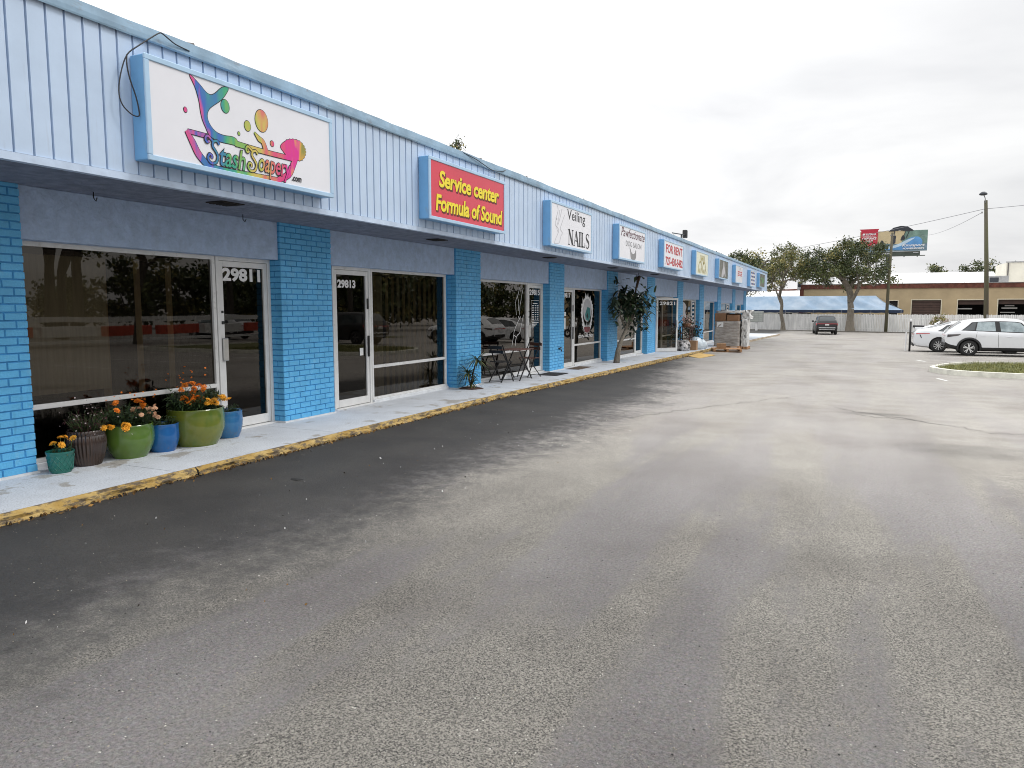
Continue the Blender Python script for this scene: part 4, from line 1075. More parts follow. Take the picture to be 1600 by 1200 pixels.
# --- 3: nail studio
s3 = sign(13.93, 16.46, 2.945, 3.845, 'white shop sign with black Veiling NAILS lettering and line drawn hand', 'sign_white')
bk = MB(); put_text(bk, 'Veiling', 'x', 14.86, 15.99, 3.50, 3.775, XS + .003, offset=.004)
def serif_word(u0, v0, h, wdt):
    D = XS + .003; k = wdt / 5.0
    def bar(a, b, w_): stroke(bk, [a, b], w_, 'x', D)
    def ser(u, v, w_=.11): stroke(bk, [(u - w_ / 2, v), (u + w_ / 2, v)], .018, 'x', D)
    t, T = .022, .075
    u = u0       # N
    bar((u + .04, v0), (u + .04, v0 + h), t); bar((u + .04, v0 + h), (u + .26, v0), T); bar((u + .26, v0), (u + .26, v0 + h), t)
    for p in ((u + .04, v0), (u + .03, v0 + h), (u + .26, v0 + h)): ser(*p)
    u += .33     # A
    bar((u + .02, v0), (u + .15, v0 + h), t); bar((u + .15, v0 + h), (u + .28, v0), T); bar((u + .07, v0 + .34 * h), (u + .23, v0 + .34 * h), t)
    ser(u + .02, v0); ser(u + .28, v0)
    u += .36; bar((u + .03, v0), (u + .03, v0 + h), T); ser(u + .03, v0, .14); ser(u + .03, v0 + h, .14)        # I
    u += .15; bar((u + .03, v0), (u + .03, v0 + h), T); bar((u + .0, v0 + .01), (u + .21, v0 + .01), t); bar((u + .205, v0), (u + .215, v0 + .10), t); ser(u + .03, v0, .14); ser(u + .03, v0 + h, .14)   # L
    u += .29     # S
    sp_ = smooth_pts([(u + .20, v0 + .80 * h), (u + .17, v0 + .96 * h), (u + .08, v0 + 1.0 * h), (u + .01, v0 + .82 * h), (u + .06, v0 + .60 * h), (u + .17, v0 + .42 * h), (u + .20, v0 + .20 * h), (u + .12, v0 + .0 * h), (u + .03, v0 + .03 * h), (u + .0, v0 + .22 * h)], False, 5)
    ww = [.02 + .05 * math.exp(-((i / len(sp_) - .5) / .2) ** 2) for i in range(len(sp_))]; stroke(bk, sp_, ww, 'x', D)
serif_word(14.93, 3.045, .31, 1.45)
bk.build('lettering', M['ink_black'], s3)
gy = MB()
for L_ in [[(14.256, 3.80), (14.33, 3.69), (14.22, 3.50), (14.193, 3.367)], [(14.70, 3.63), (14.55, 3.45), (14.46, 3.32), (14.592, 3.249), (14.50, 3.18), (14.42, 3.05), (14.341, 3.018), (14.12, 3.0)], [(14.42, 3.70), (14.36, 3.52), (14.26, 3.33), (14.33, 3.25)], [(14.55, 3.74), (14.45, 3.56), (14.34, 3.40)], [(14.193, 3.367), (14.372, 3.281), (14.20, 3.10), (14.128, 3.002)]]:
    stroke(gy, smooth_pts(L_, False, 4), .012, 'x', XS + .003)
poly(gy, circle_pts(14.26, 3.50, .022), 'x', XS + .003)
gy.build('emblem', M['ink_ltgrey'], s3)

# --- 4: dog salon
s4 = sign(18.62, 21.22, 2.955, 3.855, 'white shop sign with thin script Pawfectionate above dog salon drawing', 'sign_white')
bk = MB(); put_text(bk, 'Pawfectionate', 'x', 18.80, 21.12, 3.565, 3.80, XS + .003, offset=.006, shear=.3); bk.build('lettering', mat('maroon_ink', (.13, .06, .075), .5, var=.1), s4)
gy = MB(); put_text(gy, 'DOG SALON', 'x', 19.25, 20.78, 3.335, 3.475, XS + .003, offset=.0); gy.build('subtitle', M['ink_grey'], s4)
gy = MB(); poly(gy, smooth_pts([(19.68, 3.29), (19.78, 3.20), (19.95, 3.16), (20.12, 3.20), (20.22, 3.29), (20.26, 3.16), (20.20, 3.04), (20.08, 3.01), (19.78, 3.01), (19.70, 3.12)]), 'x', XS + .003)
stroke(gy, smooth_pts([(19.62, 3.33), (19.66, 3.24), (19.74, 3.16)], False), .03, 'x', XS + .004); gy.build('emblem', M['ink_grey'], s4)

# --- 5: for rent
s5 = sign(23.50, 26.36, 2.985, 3.86, 'white FOR RENT sign with dark red telephone number', 'sign_white')
rd = MB(); put_text(rd, 'FOR RENT', 'x', 23.78, 26.20, 3.46, 3.74, XS + .003, offset=.025); put_text(rd, '727-430-5482', 'x', 23.74, 26.28, 3.07, 3.34, XS + .003, offset=.03)
rd.build('lettering', M['ink_red'], s5)

# --- 6: cream sign with gold drawing
s6 = sign(28.65, 31.18, 2.955, 3.875, 'cream shop sign with faded gold arched drawing', 'cream')
gd = MB()
for (u, v, r_) in ((29.5, 3.15, .34), (30.3, 3.15, .34), (29.9, 3.38, .26)):
    stroke(gd, [(u + r_ * math.cos(t), v + r_ * 1.0 * math.sin(t)) for t in np.linspace(0, math.pi, 14)], .07, 'x', XS + .003)
for k in range(7): stroke(gd, [(29.1 + k * .27, 3.06), (29.16 + k * .27, 3.16 + .04 * (k % 3))], .10, 'x', XS + .004)
for k in range(5): stroke(gd, [(29.45 + k * .22, 3.52), (29.45 + k * .22, 3.74)], .07, 'x', XS + .004)
gd.build('emblem', M['ink_gold'], s6)

# --- 7: dark photo print
s7 = sign(33.82, 36.33, 3.0, 3.87, 'dark photographic shop sign with pale figure', 'photo_dark')
pl = MB(); poly(pl, smooth_pts([(34.5, 3.1), (34.7, 3.4), (34.9, 3.55), (34.95, 3.75), (35.15, 3.78), (35.25, 3.58), (35.5, 3.40), (35.6, 3.1), (35.2, 3.25), (35.0, 3.1)]), 'x', XS + .003); pl.build('emblem', M['ink_ltgrey'], s7)

# --- 8: pale sign, red word
s8 = sign(38.78, 41.30, 2.96, 3.86, 'white shop sign with small red word across the middle', 'sign_white')
rd = MB(); put_text(rd, 'EDGE', 'x', 39.5, 41.0, 3.33, 3.58, XS + .003, offset=.02); rd.build('lettering', M['ink_red'], s8)
gy = MB(); put_text(gy, 'THE', 'x', 39.7, 40.6, 3.64, 3.77, XS + .003); gy.build('subtitle', M['ink_ltgrey'], s8)

# --- 9: white with blue rows
s9 = sign(44.45, 46.65, 2.92, 3.86, 'white shop sign with rows of dark blue blocks second from the far end', 'sign_white')
bl = MB()
for k in range(4):
    for j in range(4): u = 44.7 + j * .46; z = 3.03 + k * .21; bl.quad((XS + .003, u, z), (XS + .003, u + .36 - .05 * (k % 2), z), (XS + .003, u + .36 - .05 * (k % 2), z + .1), (XS + .003, u, z + .1), (j + k) % 2)
bl.build('lettering', [M['blue_ink'], M['ink_black']], s9)

# --- 10: dark green
s10 = sign(48.85, 51.65, 2.98, 3.87, 'dark green shop sign at the far end of the fascia', 'photo_dark')
gr = MB(); stroke(gr, smooth_pts([(49.3, 3.2), (49.9, 3.6), (50.5, 3.3), (51.2, 3.65)], False), .1, 'x', XS + .003); gr.build('emblem', M['green_ink'], s10)

# ---- loose cables on the fascia
cab = [(-5.79, 5.238, 4.095), (-5.775, 5.079, 4.10), (-5.76, 4.99, 4.118), (-5.75, 4.91, 4.14), (-5.735, 4.859, 4.125), (-5.735, 4.763, 4.05), (-5.74, 4.642, 3.95), (-5.755, 4.544, 3.853), (-5.765, 4.486, 3.701), (-5.77, 4.457, 3.536), (-5.76, 4.475, 3.425), (-5.74, 4.544, 3.357), (-5.72, 4.595, 3.349), (-5.72, 4.606, 3.387), (-5.73, 4.59, 3.51), (-5.745, 4.55, 3.655), (-5.75, 4.532, 3.766), (-5.76, 4.544, 3.853)]
def sm3(P, n=4):
    out = []
    for i in range(len(P) - 1):
        g_ = lambda j: Vector(P[max(0, min(len(P) - 1, j))])
        p0, p1, p2, p3 = g_(i - 1), g_(i), g_(i + 1), g_(i + 2)
        for j in range(n):
            t = j / n; out.append(tuple(0.5 * ((2 * p1) + (-p0 + p2) * t + (2 * p0 - 5 * p1 + 4 * p2 - p3) * t * t + (-p0 + 3 * p1 - 3 * p2 + p3) * t ** 3)))
    out.append(tuple(P[-1])); return out
mb = MB(); mb.tube(sm3(cab), .006, 6); o = mb.build('cable', M['wire'], smooth=True); tag(o, 'loose black cable looping down beside the rainbow tail sign', 'cable')
mb = MB(); mb.tube(sm3([(-5.81, 10.6, 4.16), (-5.78, 10.989, 4.119), (-5.775, 11.264, 4.078), (-5.77, 11.576, 4.04), (-5.775, 11.955, 4.086), (-5.82, 12.2, 4.15)]), .007, 6); o = mb.build('cable', M['wire'], smooth=True); tag(o, 'black cable sagging from the coping above the red sign', 'cable')

# roof aerial
a = empty('roof_aerial', (-6.5, 29.9, 4.2), 'small black aerial arm sticking up from the roof edge', 'aerial')
m_ = MB(); m_.tube([(-6.5, 29.9, 4.05), (-6.5, 29.9, 4.62)], .03, 8); m_.build('post', M['iron'], a, True)
m_ = MB(); m_.tube([(-6.5, 28.3, 4.52), (-6.45, 30.4, 4.62)], .022, 6); m_.cbox(-6.55, -6.38, 30.3, 30.52, 4.50, 4.82, .02); m_.tube([(-6.5, 29.9, 4.3), (-6.5, 29.2, 4.15)], .02, 6); m_.build('arm', M['iron'], a)

# ================================================================== POTS AND PLANTS ON THE WALKWAY
ZW = 0.13
flower_mesh = {}
def flower(parent, p, size, m_, rk):
    k = (m_.name, rk.randrange(3))
    if k not in flower_mesh:
        f = MB(); n = 9
        for ring, (rr_, zz_) in enumerate(((.5, .0), (.40, .12), (.26, .22))):
            for j in range(n):
                t = 2 * math.pi * (j + .5 * ring) / n; w_ = .9 * math.pi / n
                c0 = (.12 * math.cos(t), .12 * math.sin(t), zz_ * .6 + .02)
                tip = (rr_ * math.cos(t), rr_ * math.sin(t), zz_ + rk.uniform(-.05, .07))
                l = (rr_ * .8 * math.cos(t - w_), rr_ * .8 * math.sin(t - w_), zz_ + .04); r_ = (rr_ * .8 * math.cos(t + w_), rr_ * .8 * math.sin(t + w_), zz_ + .04)
                f.add([c0, l, tip, r_], [(0, 1, 2, 3)])
        f.lathe([(.001, .30), (.1, .27), (.16, .2), (.16, .1)], n=8)
        me = bpy.data.meshes.new('bloom'); me.from_pydata(f.v, [], f.f); me.materials.append(m_); flower_mesh[k] = me
    o = bpy.data.objects.new('bloom', flower_mesh[k]); COL.objects.link(o); o.parent = parent
    top = parent
    o.location = Vector(p) - Vector(top.location); o.scale = (size,) * 3
    o.rotation_euler = (rk.uniform(-.9, .9), rk.uniform(-.2, 1.1), rk.uniform(0, 6))
    return o

def pot(x, y, prof, label, m_, fn=None, nseg=40, soil_r=None, soil_z=None, rim=None):
    t = empty('flower_pot', (x, y, ZW), label, 'flower pot', 'flower pots under the first shop window')
    p = MB(); p.lathe(prof, (x, y, ZW), nseg, fn=fn); o = p.build('pot', m_, t, True); smooth_by_angle(o, 50)
    s_ = MB(); s_.disc((x, y, ZW + soil_z), soil_r, 24); s_.build('soil', M['soil'], t)
    return t
def bowl(rb_, rm, rt, h, wall=.02):
    return [(.001, 0), (rb_, 0), (rb_ * 1.02, .012), (rb_ + (rm - rb_) * .55, h * .2), (rm * .985, h * .45), (rm, h * .62), (rm * .99, h * .8), (rt, h * .955), (rt * 1.015, h * .985), (rt * 1.0, h), (rt - wall * .5, h), (rt - wall, h * .97), (rt - wall, h * .8)]
def foliage(t, x, y, z0, r, h, n, rk, mats, leafsize, droop=.6, spread=1.0, name='foliage'):
    f = MB()
    for i in range(n):
        a = rk.random() * 6.283; rr_ = r * math.sqrt(rk.random()) * .8; hh = h * rk.uniform(.35, 1.0)
        b = Vector((x + rr_ * math.cos(a), y + rr_ * math.sin(a), z0)); d = Vector((math.cos(a) * spread * rk.random(), math.sin(a) * spread * rk.random(), 1.3)).normalized()
        tip = b + d * hh
        f.tube([b, b + d * hh * .5, tip], [.003, .0025, .0012], 4, 0, False)
        for j in range(7):
            q = b.lerp(tip, rk.uniform(.3, 1.0)); dd = Vector((rk.gauss(0, 1), rk.gauss(0, 1), rk.uniform(-.2, .9)))
            f.blade(q, dd, leafsize * rk.uniform(.6, 1.3), leafsize * .34, droop, rk.randrange(1, len(mats)) if len(mats) > 1 else 0, 2)
    return f.build(name, mats, t)
def stems_to(t, pts, x, y, z0, rk):
    f = MB()
    for p in pts:
        b = Vector((x + rk.gauss(0, .05), y + rk.gauss(0, .05), z0)); e_ = Vector(p); mdl = b.lerp(e_, .5) + Vector((rk.gauss(0, .015), rk.gauss(0, .015), .02))
        f.tube([b, mdl, e_], .0028, 5, 0, False)
    f.build('stems', M['stem'], t)
rk = random.Random(11)
# 1 small teal, lozenge relief
t1 = pot(-6.86, 4.46, [(.001, 0), (.088, 0), (.094, .01), (.104, .08), (.114, .16), (.119, .185), (.123, .19), (.123, .208), (.112, .208), (.108, .17)], 'small teal pot with lozenge relief and a few pale orange blooms', M['pot_teal'], lambda t, z, i: 1.0, 48, .108, .175)
reli = MB()
for k in range(14):
    for sgn in (1, -1):
        pts = []
        for j in range(9):
            z = .02 + .15 * j / 8; a = 2 * math.pi * (k / 14) + sgn * (j / 8) * .9; r_ = .0965 + (z - .01) * .118
            pts.append((-6.86 + r_ * math.cos(a), 4.46 + r_ * math.sin(a), ZW + z))
        reli.tube(pts, .0042, 4, 0, False)
reli.build('relief', M['pot_teal'], t1)
fp = [(-6.80, 4.36, .425), (-6.79, 4.43, .47), (-6.80, 4.44, .40), (-6.76, 4.53, .455), (-6.83, 4.50, .46)]
stems_to(t1, fp, -6.86, 4.46, ZW + .17, rk); foliage(t1, -6.86, 4.46, ZW + .17, .09, .12, 12, rk, [M['stem'], M['leaf_dk'], M['leaf_md']], .05)
for p in fp: flower(t1, p, .078, M['petal_yo'], rk)
# 2 brown ribbed
def ribsf(t, z, i): return 1.0 + (.030 * math.cos(32 * t) if 2 <= i <= 9 else 0)
t2 = pot(-6.96, 4.80, [(.001, 0), (.125, 0), (.13, .012), (.15, .07), (.168, .15), (.178, .22), (.176, .27), (.168, .30), (.166, .302), (.170, .315), (.174, .345), (.166, .355), (.152, .35), (.15, .31)], 'dark brown ribbed pot with burgundy feathery plant', M['pot_brown'], ribsf, 224, .152, .315)
foliage(t2, -6.95, 4.80, ZW + .31, .15, .26, 120, rk, [M['stem'], M['leaf_dk'], M['leaf_red'], M['leaf_red']], .05, spread=1.1)
fp = [(-6.80, 4.88, .50), (-6.78, 4.93, .505), (-6.79, 4.96, .49), (-6.74, 5.06, .51), (-6.73, 5.08, .47), (-6.735, 5.05, .455), (-6.73, 5.10, .50)]
for p in fp: flower(t2, p, .075, M['petal_yo'], rk)
for i in range(46): flower(t2, (-6.95 + rk.gauss(0, .13), 4.86 + rk.gauss(0, .16), .60 + rk.gauss(0, .09)), .016, M['petal_wh'], rk)
# 3 green bowl
t3 = pot(-6.93, 5.26, bowl(.165, .242, .232, .352), 'mid green glazed bowl pot with small peach and orange blooms', M['pot_green'], None, 48, .21, .30)
foliage(t3, -6.95, 5.25, ZW + .29, .21, .27, 200, rk, [M['stem'], M['leaf_dk'], M['leaf_md'], M['leaf_dk']], .075, spread=.9)
fp = [(-6.80 + rk.gauss(0, .05), 5.18 + .34 * rk.random(), .53 + .12 * rk.random()) for i in range(20)]
for p in fp: flower(t3, p, .056, M['petal_pink'], rk)
for p in [(-6.82, 5.05, .65), (-6.84, 5.35, .70), (-6.80, 5.33, .67), (-6.83, 5.30, .72), (-6.82, 5.37, .66), (-6.90, 5.10, .72)]: flower(t3, p, .078, M['petal_or'], rk)
for i in range(16): flower(t3, (-6.92 + rk.gauss(0, .1), 5.25 + rk.gauss(0, .14), .76 + rk.gauss(0, .05)), .022, M['petal_or'], rk)
# 4 cobalt
t4 = pot(-6.88, 5.63, bowl(.125, .170, .168, .305), 'cobalt blue pot between two green bowls', M['pot_blue'], None, 40, .15, .27)
foliage(t4, -6.88, 5.63, ZW + .26, .13, .15, 34, rk, [M['stem'], M['leaf_dk'], M['leaf_md']], .07)
# 5 large olive green
t5 = pot(-6.87, 6.08, bowl(.225, .315, .308, .425, .024), 'largest olive green glazed bowl pot full of orange marigolds', M['pot_olive'], None, 56, .285, .375)
foliage(t5, -6.90, 6.06, ZW + .36, .27, .29, 230, rk, [M['stem'], M['leaf_dk'], M['leaf_md'], M['leaf_md']], .085, spread=.9)
fp = [(-6.82 + rk.gauss(0, .08), 5.86 + .26 * rk.random(), .60 + .24 * rk.random()) for i in range(32)]
stems_to(t5, fp, -6.88, 6.0, ZW + .36, rk)
for p in fp: flower(t5, p, .082, M['petal_or'], rk)
for i in range(13): flower(t5, (-6.62 + rk.gauss(0, .03), 6.02 + .16 * rk.random(), .60 + .06 * rk.random()), .078, M['petal_yo'], rk)
for i in range(9): flower(t5, (-6.64 + rk.gauss(0, .05), 6.24 + .14 * rk.random(), .63 + .05 * rk.random()), .078, M['petal_yo'], rk)
for i in range(14): flower(t5, (-6.86 + rk.gauss(0, .1), 5.95 + rk.gauss(0, .12), .93 + rk.gauss(0, .05)), .026, M['petal_or'], rk)
# 6 blue
t6 = pot(-6.93, 6.58, bowl(.15, .196, .192, .325), 'steel blue pot beside the door 29811', M['pot_blue2'], None, 40, .17, .285)
foliage(t6, -6.93, 6.58, ZW + .28, .15, .12, 36, rk, [M['stem'], M['leaf_dk'], M['leaf_md']], .06)

# spiky plant at the second pillar
d1 = empty('spiky_plant', (-6.78, 12.62, ZW), 'spiky dracaena like plant at foot of pillar left of the folding table', 'plant')
m_ = MB(); m_.lathe([(.001, .03), (.12, .028), (.2, .012), (.23, 0)], (-6.78, 12.62, ZW), 20, fn=lambda t, z, i: 1 + .12 * math.sin(5 * t)); m_.build('soil_mound', mat('red_mulch', (.10, .045, .03), .95, col2=(.03, .02, .015), vscale=20, bump=.8), d1)
m_ = MB(); m_.tube([(-6.78, 12.62, ZW), (-6.77, 12.68, ZW + .28), (-6.74, 12.80, ZW + .55)], [.02, .016, .012], 7); m_.tube([(-6.78, 12.62, ZW), (-6.79, 12.55, ZW + .26)], [.018, .014], 7); m_.build('stem', M['bark_dk'], d1, True)
m_ = MB()
for (c, n, L_) in (((-6.74, 12.80, ZW + .55), 80, .38), ((-6.79, 12.54, ZW + .30), 80, .34), ((-6.77, 12.66, ZW + .1), 40, .30)):
    for i in range(n):
        a = rk.random() * 6.283; el_ = rk.uniform(-.25, 1.2); m_.blade(c, (math.cos(a), math.sin(a), el_), L_ * rk.uniform(.7, 1.15), .028, rk.uniform(.5, 1.2), rk.choice([0, 0, 0, 1, 2]), 4)
m_.build('leaves', [M['leaf_dk'], M['leaf_md'], M['leaf_yel']], d1)

# leaning broad-leaved tree before the fifth window
tr = empty('potted_tree', (-6.55, 21.5, sw(21.5)), 'leaning broad leaved small tree growing before the window right of shop 29817', 'tree')
B = Vector((-6.55, 21.5, sw(21.5) - .02)); fk = Vector((-6.45, 22.15, 1.02))
m_ = MB(); m_.tube([B, (-6.54, 21.62, .40), (-6.50, 21.88, .75), fk], [.10, .075, .062, .055], 10)
tips = [(-6.55, 21.9, 1.75), (-6.40, 22.4, 1.85), (-6.35, 22.9, 1.65), (-6.45, 23.2, 1.35), (-6.30, 23.4, 1.9), (-6.6, 22.6, 2.1)]
for q in tips: m_.tube([fk, fk.lerp(Vector(q), .5) + Vector((rk.gauss(0, .05), 0, .05)), q], [.04, .028, .014], 7)
m_.lathe([(.13, .0), (.2, -.02), (.27, -.03)], tuple(B), 14)
m_.build('trunk', M['bark'], tr, True)
m_ = MB()
for i in range(600):
    c = Vector(rk.choice(tips)) + Vector((rk.gauss(0, .19), rk.gauss(0, .22), rk.gauss(0, .22)))
    m_.blade(c, (rk.gauss(0, 1), rk.gauss(0, 1), rk.uniform(-.5, .7)), rk.uniform(.22, .40), rk.uniform(.09, .15), rk.uniform(.3, 1.4), rk.choice([0, 0, 0, 0, 1, 2]), 4)
for i in range(16): m_.blade((-6.6, 21.45 + rk.gauss(0, .15), 1.85 + rk.gauss(0, .12)), (rk.gauss(0, 1), -1.2, rk.uniform(-.6, .4)), .3, .09, 1.0, 0, 4)
m_.build('leaves', [M['leaf_dk'], M['leaf_dk'], M['leaf_md']], tr)
m_ = MB(); m_.tube([(-6.4, 22.9, 1.95), (-6.4, 23.0, 2.3), (-6.36, 23.25, 2.68)], [.02, .03, .05], 7)
for i in range(14): m_.blade((-6.38, 23.05, 2.3 + .025 * i), (rk.gauss(0, .4), rk.gauss(0, .4) + .3, 1), .22, .06, -.1, 0, 3)
m_.build('dead_frond', mat('dead_frond_brown', (.05, .028, .02), .8, var=.3), tr)

# ---- folding table and chairs
def folding_chair(x, y, rz, label, wood):
    c = local(empty('folding_chair', (x, y, ZW), label, 'chair', rz=rz))
    for sy in (-.19, .19):
        m_ = MB(); m_.obox((.24, sy, 0), (-.20, sy, .84), .012, .026, up=(0, 1, 0)); m_.build('leg', M['iron'], c)
        m_ = MB(); m_.obox((-.24, sy * .9, 0), (.19, sy * .9, .45), .012, .026, up=(0, 1, 0)); m_.build('leg', M['iron'], c)
    m_ = MB()
    for k in range(5): m_.cbox(-.19 + k * .078, -.125 + k * .078, -.20, .20, .448, .466, .004)
    m_.build('seat', wood, c)
    m_ = MB()
    for z0 in (.645, .745): m_.cbox(-.20 - (z0 - .65) * .5, -.182 - (z0 - .65) * .5, -.21, .21, z0, z0 + .07, .005)
    m_.build('backrest', wood, c)
    m_ = MB(); m_.tube([(.235, -.19, .03), (.235, .19, .03)], .007, 6); m_.tube([(-.235, -.17, .03), (-.235, .17, .03)], .007, 6); m_.tube([(.0, -.19, .45), (.0, .19, .45)], .007, 6); m_.build('crossbar', M['iron'], c, True)
    return c
folding_chair(-6.82, 14.05, R(80), 'dark folding chair left of the small table with its back to the pillar', M['iron'])
folding_chair(-6.74, 15.36, R(-112), 'folding chair with reddish wooden back slats right of the small table', M['wood_red'])
tb = local(empty('folding_table', (-6.74, 14.68, ZW), 'small folding table with reddish slatted top and crossed black legs', 'table'))
m_ = MB()
for k in range(6): m_.cbox(-.28 + k * .094, -.20 + k * .094, -.42, .42, .69, .71, .004)
m_.build('tabletop', M['wood_red'], tb)
for sx in (-.24, .24):
    for sgn in (1, -1):
        m_ = MB(); m_.obox((sx, -.36 * sgn, 0), (sx, .36 * sgn, .69), .014, .028, up=(1, 0, 0)); m_.build('leg', M['iron'], tb)
m_ = MB(); m_.tube([(-.24, -.36, .02), (.24, -.36, .02)], .008, 6); m_.tube([(-.24, .36, .02), (.24, .36, .02)], .008, 6); m_.tube([(-.24, 0, .345), (.24, 0, .345)], .008, 6); m_.build('crossbar', M['iron'], tb, True)

for o in COL.objects:
    if o.name.startswith(('folding_chair', 'folding_table')): o.scale = (.9, .9, .94)
# ---- doormats
def doormat(x0, x1, y0, y1, m_, label):
    b = MB(); zc = sw((y0 + y1) / 2); b.cbox(x0, x1, y0, y1, zc + .002, zc + .016, .006); o = b.build('doormat', m_, None); tag(o, label, 'doormat', 'doormats on the walkway')
doormat(-6.92, -6.40, 16.2, 17.0, M['mat_black'], 'black doormat before the door 29815')
doormat(-6.98, -6.62, 18.35, 19.35, M['mat_brown'], 'brown speckled doormat before the door 29817')
# ================================================================== GOODS OUTSIDE THE SIXTH SHOP
def zw(y): return sw(y)
def pallet(name, x0, x1, y0, y1, z, label, rz=0, group='wooden pallets by the kerb'):
    cx, cy = (x0 + x1) / 2, (y0 + y1) / 2; hx, hy = (x1 - x0) / 2, (y1 - y0) / 2
    p = local(empty(name, (cx, cy, z), label, 'pallet', group, rz)); rp = random.Random(int(cy * 100))
    m_ = MB(); n = 7
    for k in range(n):
        a = -hy + k * (2 * hy) / n; m_.cbox(-hx, hx, a + .012, a + 2 * hy / n - .025, .115, .135, .004)
    m_.build('deck_boards', M['wood_pallet'], p)
    for sx in (-1, 0, 1):
        m_ = MB(); m_.cbox(sx * (hx - .05) - .045, sx * (hx - .05) + .045, -hy, hy, .02, .113, .006); m_.build('runner', M['wood_pallet'], p)
    m_ = MB()
    for k in (-1, 0, 1): m_.cbox(-hx, hx, k * (hy - .06) - .05, k * (hy - .06) + .05, 0, .018, .003)
    m_.build('base_boards', M['wood_pallet'], p)
    return p
pallet('pallet', -6.02 + .25, -4.82 + .25, 32.75, 34.05, gx(-5.2, 33.4) + .01, 'low bare wooden pallet with one small carton in front of the wrapped stack', R(14))
def carton(x0, x1, y0, y1, z0, z1, m_, label, grp=None, rz=0):
    cx, cy = (x0 + x1) / 2, (y0 + y1) / 2
    c = local(empty('carton', (cx, cy, z0), label, 'box', grp, rz)); hx, hy = (x1 - x0) / 2, (y1 - y0) / 2
    b = MB(); b.cbox(-hx, hx, -hy, hy, 0, z1 - z0, .006); b.build('box', m_, c)
    t = MB(); t.box(-.03, .03, -hy - .002, hy + .002, z1 - z0 - .05, z1 - z0 + .002); t.build('tape', mat_tape, c)
    return c
mat_tape = mat('brown_tape', (.30, .19, .10), .3, var=.1)
carton(-5.55, -5.15, 33.0, 33.35, gx(-5.2, 33.4) + .147, gx(-5.2, 33.4) + .37, M['card'], 'small orange brown carton on the bare pallet', rz=R(10))
# wrapped stack
zq = gx(-5.2, 36.3) + .02
pallet('pallet', -6.2, -4.95, 35.8, 37.0, zq, 'wooden pallet under the brown wrapped stack')
st = empty('wrapped_stack', (-5.55, 36.4, zq + .137), 'tall pallet load of goods wrapped in clear film under torn brown cartons', 'pallet load')
m_ = MB(); rk = random.Random(21)
nx, nz = 16, 14
def wrapshape(x0, x1, y0, y1, z0, z1, rk, amp=.025, n=14, nz=12):
    m2 = MB(); per = []
    for i in range(n): per.append((x0 + (x1 - x0) * i / n, y0))
    for i in range(n): per.append((x1, y0 + (y1 - y0) * i / n))
    for i in range(n): per.append((x1 - (x1 - x0) * i / n, y1))
    for i in range(n): per.append((x0, y1 - (y1 - y0) * i / n))
    cx, cy = (x0 + x1) / 2, (y0 + y1) / 2
    for j in range(nz + 1):
        z = z0 + (z1 - z0) * j / nz; s_ = 1 - .02 * abs(math.sin(j * 1.9))
        for (x, y) in per:
            m2.v.append((cx + (x - cx) * s_ + rk.gauss(0, amp * .5), cy + (y - cy) * s_ + rk.gauss(0, amp * .5), z))
    k = len(per)
    for j in range(nz):
        for i in range(k): m2.f.append((j * k + i, j * k + (i + 1) % k, (j + 1) * k + (i + 1) % k, (j + 1) * k + i)); m2.m.append(0)
    m2.f.append(tuple(nz * k + i for i in range(k))); m2.m.append(0)
    return m2
w_ = wrapshape(-6.13, -5.0, 35.85, 36.95, zq + .14, zq + 1.30, rk, .03); o = w_.build('wrapped_goods', M['wrap'], st, True)
m_ = MB()
for (a, b, c, d, e_, f_) in ((-6.12, -5.62, 35.88, 36.4, 1.31, 1.68), (-5.58, -5.03, 35.9, 36.4, 1.31, 1.60), (-6.1, -5.6, 36.45, 36.93, 1.31, 1.72), (-5.55, -5.05, 36.45, 36.93, 1.31, 1.66)): m_.cbox(a, b, c, d, zq + e_, zq + f_, .012)
m_.build('cartons', M['card2'], st)
m_ = MB(); m_.cbox(-6.02, -5.72, 35.84, 35.86, zq + 1.02, zq + 1.26, .003); m_.build('paper_label', M['paper'], st)
w_ = wrapshape(-6.05, -5.0, 35.95, 36.9, zq + 1.68, zq + 1.80, rk, .07, 10, 3); w_.build('film_top', M['wrap_white'], st, True)
# white film-wrapped pallet load behind
zq2 = gx(-4.7, 36.6)
pallet('pallet', -4.97, -4.64, 36.25, 37.25, zq2, 'dark wooden pallet under the white wrapped load')
wl = empty('white_wrapped_load', (-4.65, 36.6, zq2 + .137), 'narrow pallet load in crumpled white film right of the brown stack', 'pallet load')
w_ = wrapshape(-4.95, -4.68, 36.3, 37.2, zq2 + .14, zq2 + 1.45, rk, .045); w_.build('wrapped_goods', M['wrap_white'], wl, True)
w_ = wrapshape(-4.95, -4.60, 36.35, 37.1, zq2 + 1.44, zq2 + 1.86, rk, .10, 8, 5); w_.build('film_top', M['wrap_white'], wl, True)

# cut sheet lying over the kerb on the asphalt
mb = MB(); zz_ = g(28.7) + .055; mb.add([(-5.77, 28.2, zz_ + .02), (-5.18, 27.4, zz_), (-5.0, 29.7, zz_ - .005), (-5.76, 30.3, zz_ + .01)], [(0, 1, 2, 3)])
mb.add([(p[0], p[1], p[2] + .014) for p in mb.v[:4]], [(0, 1, 2, 3)])
for i in range(4): mb.f.append((i, (i + 1) % 4, 4 + (i + 1) % 4, 4 + i)); mb.m.append(0)
o = mb.build('plywood_sheet', M['plywood']); tag(o, 'yellowish sheet lying flat on the asphalt against the kerb', 'sheet')

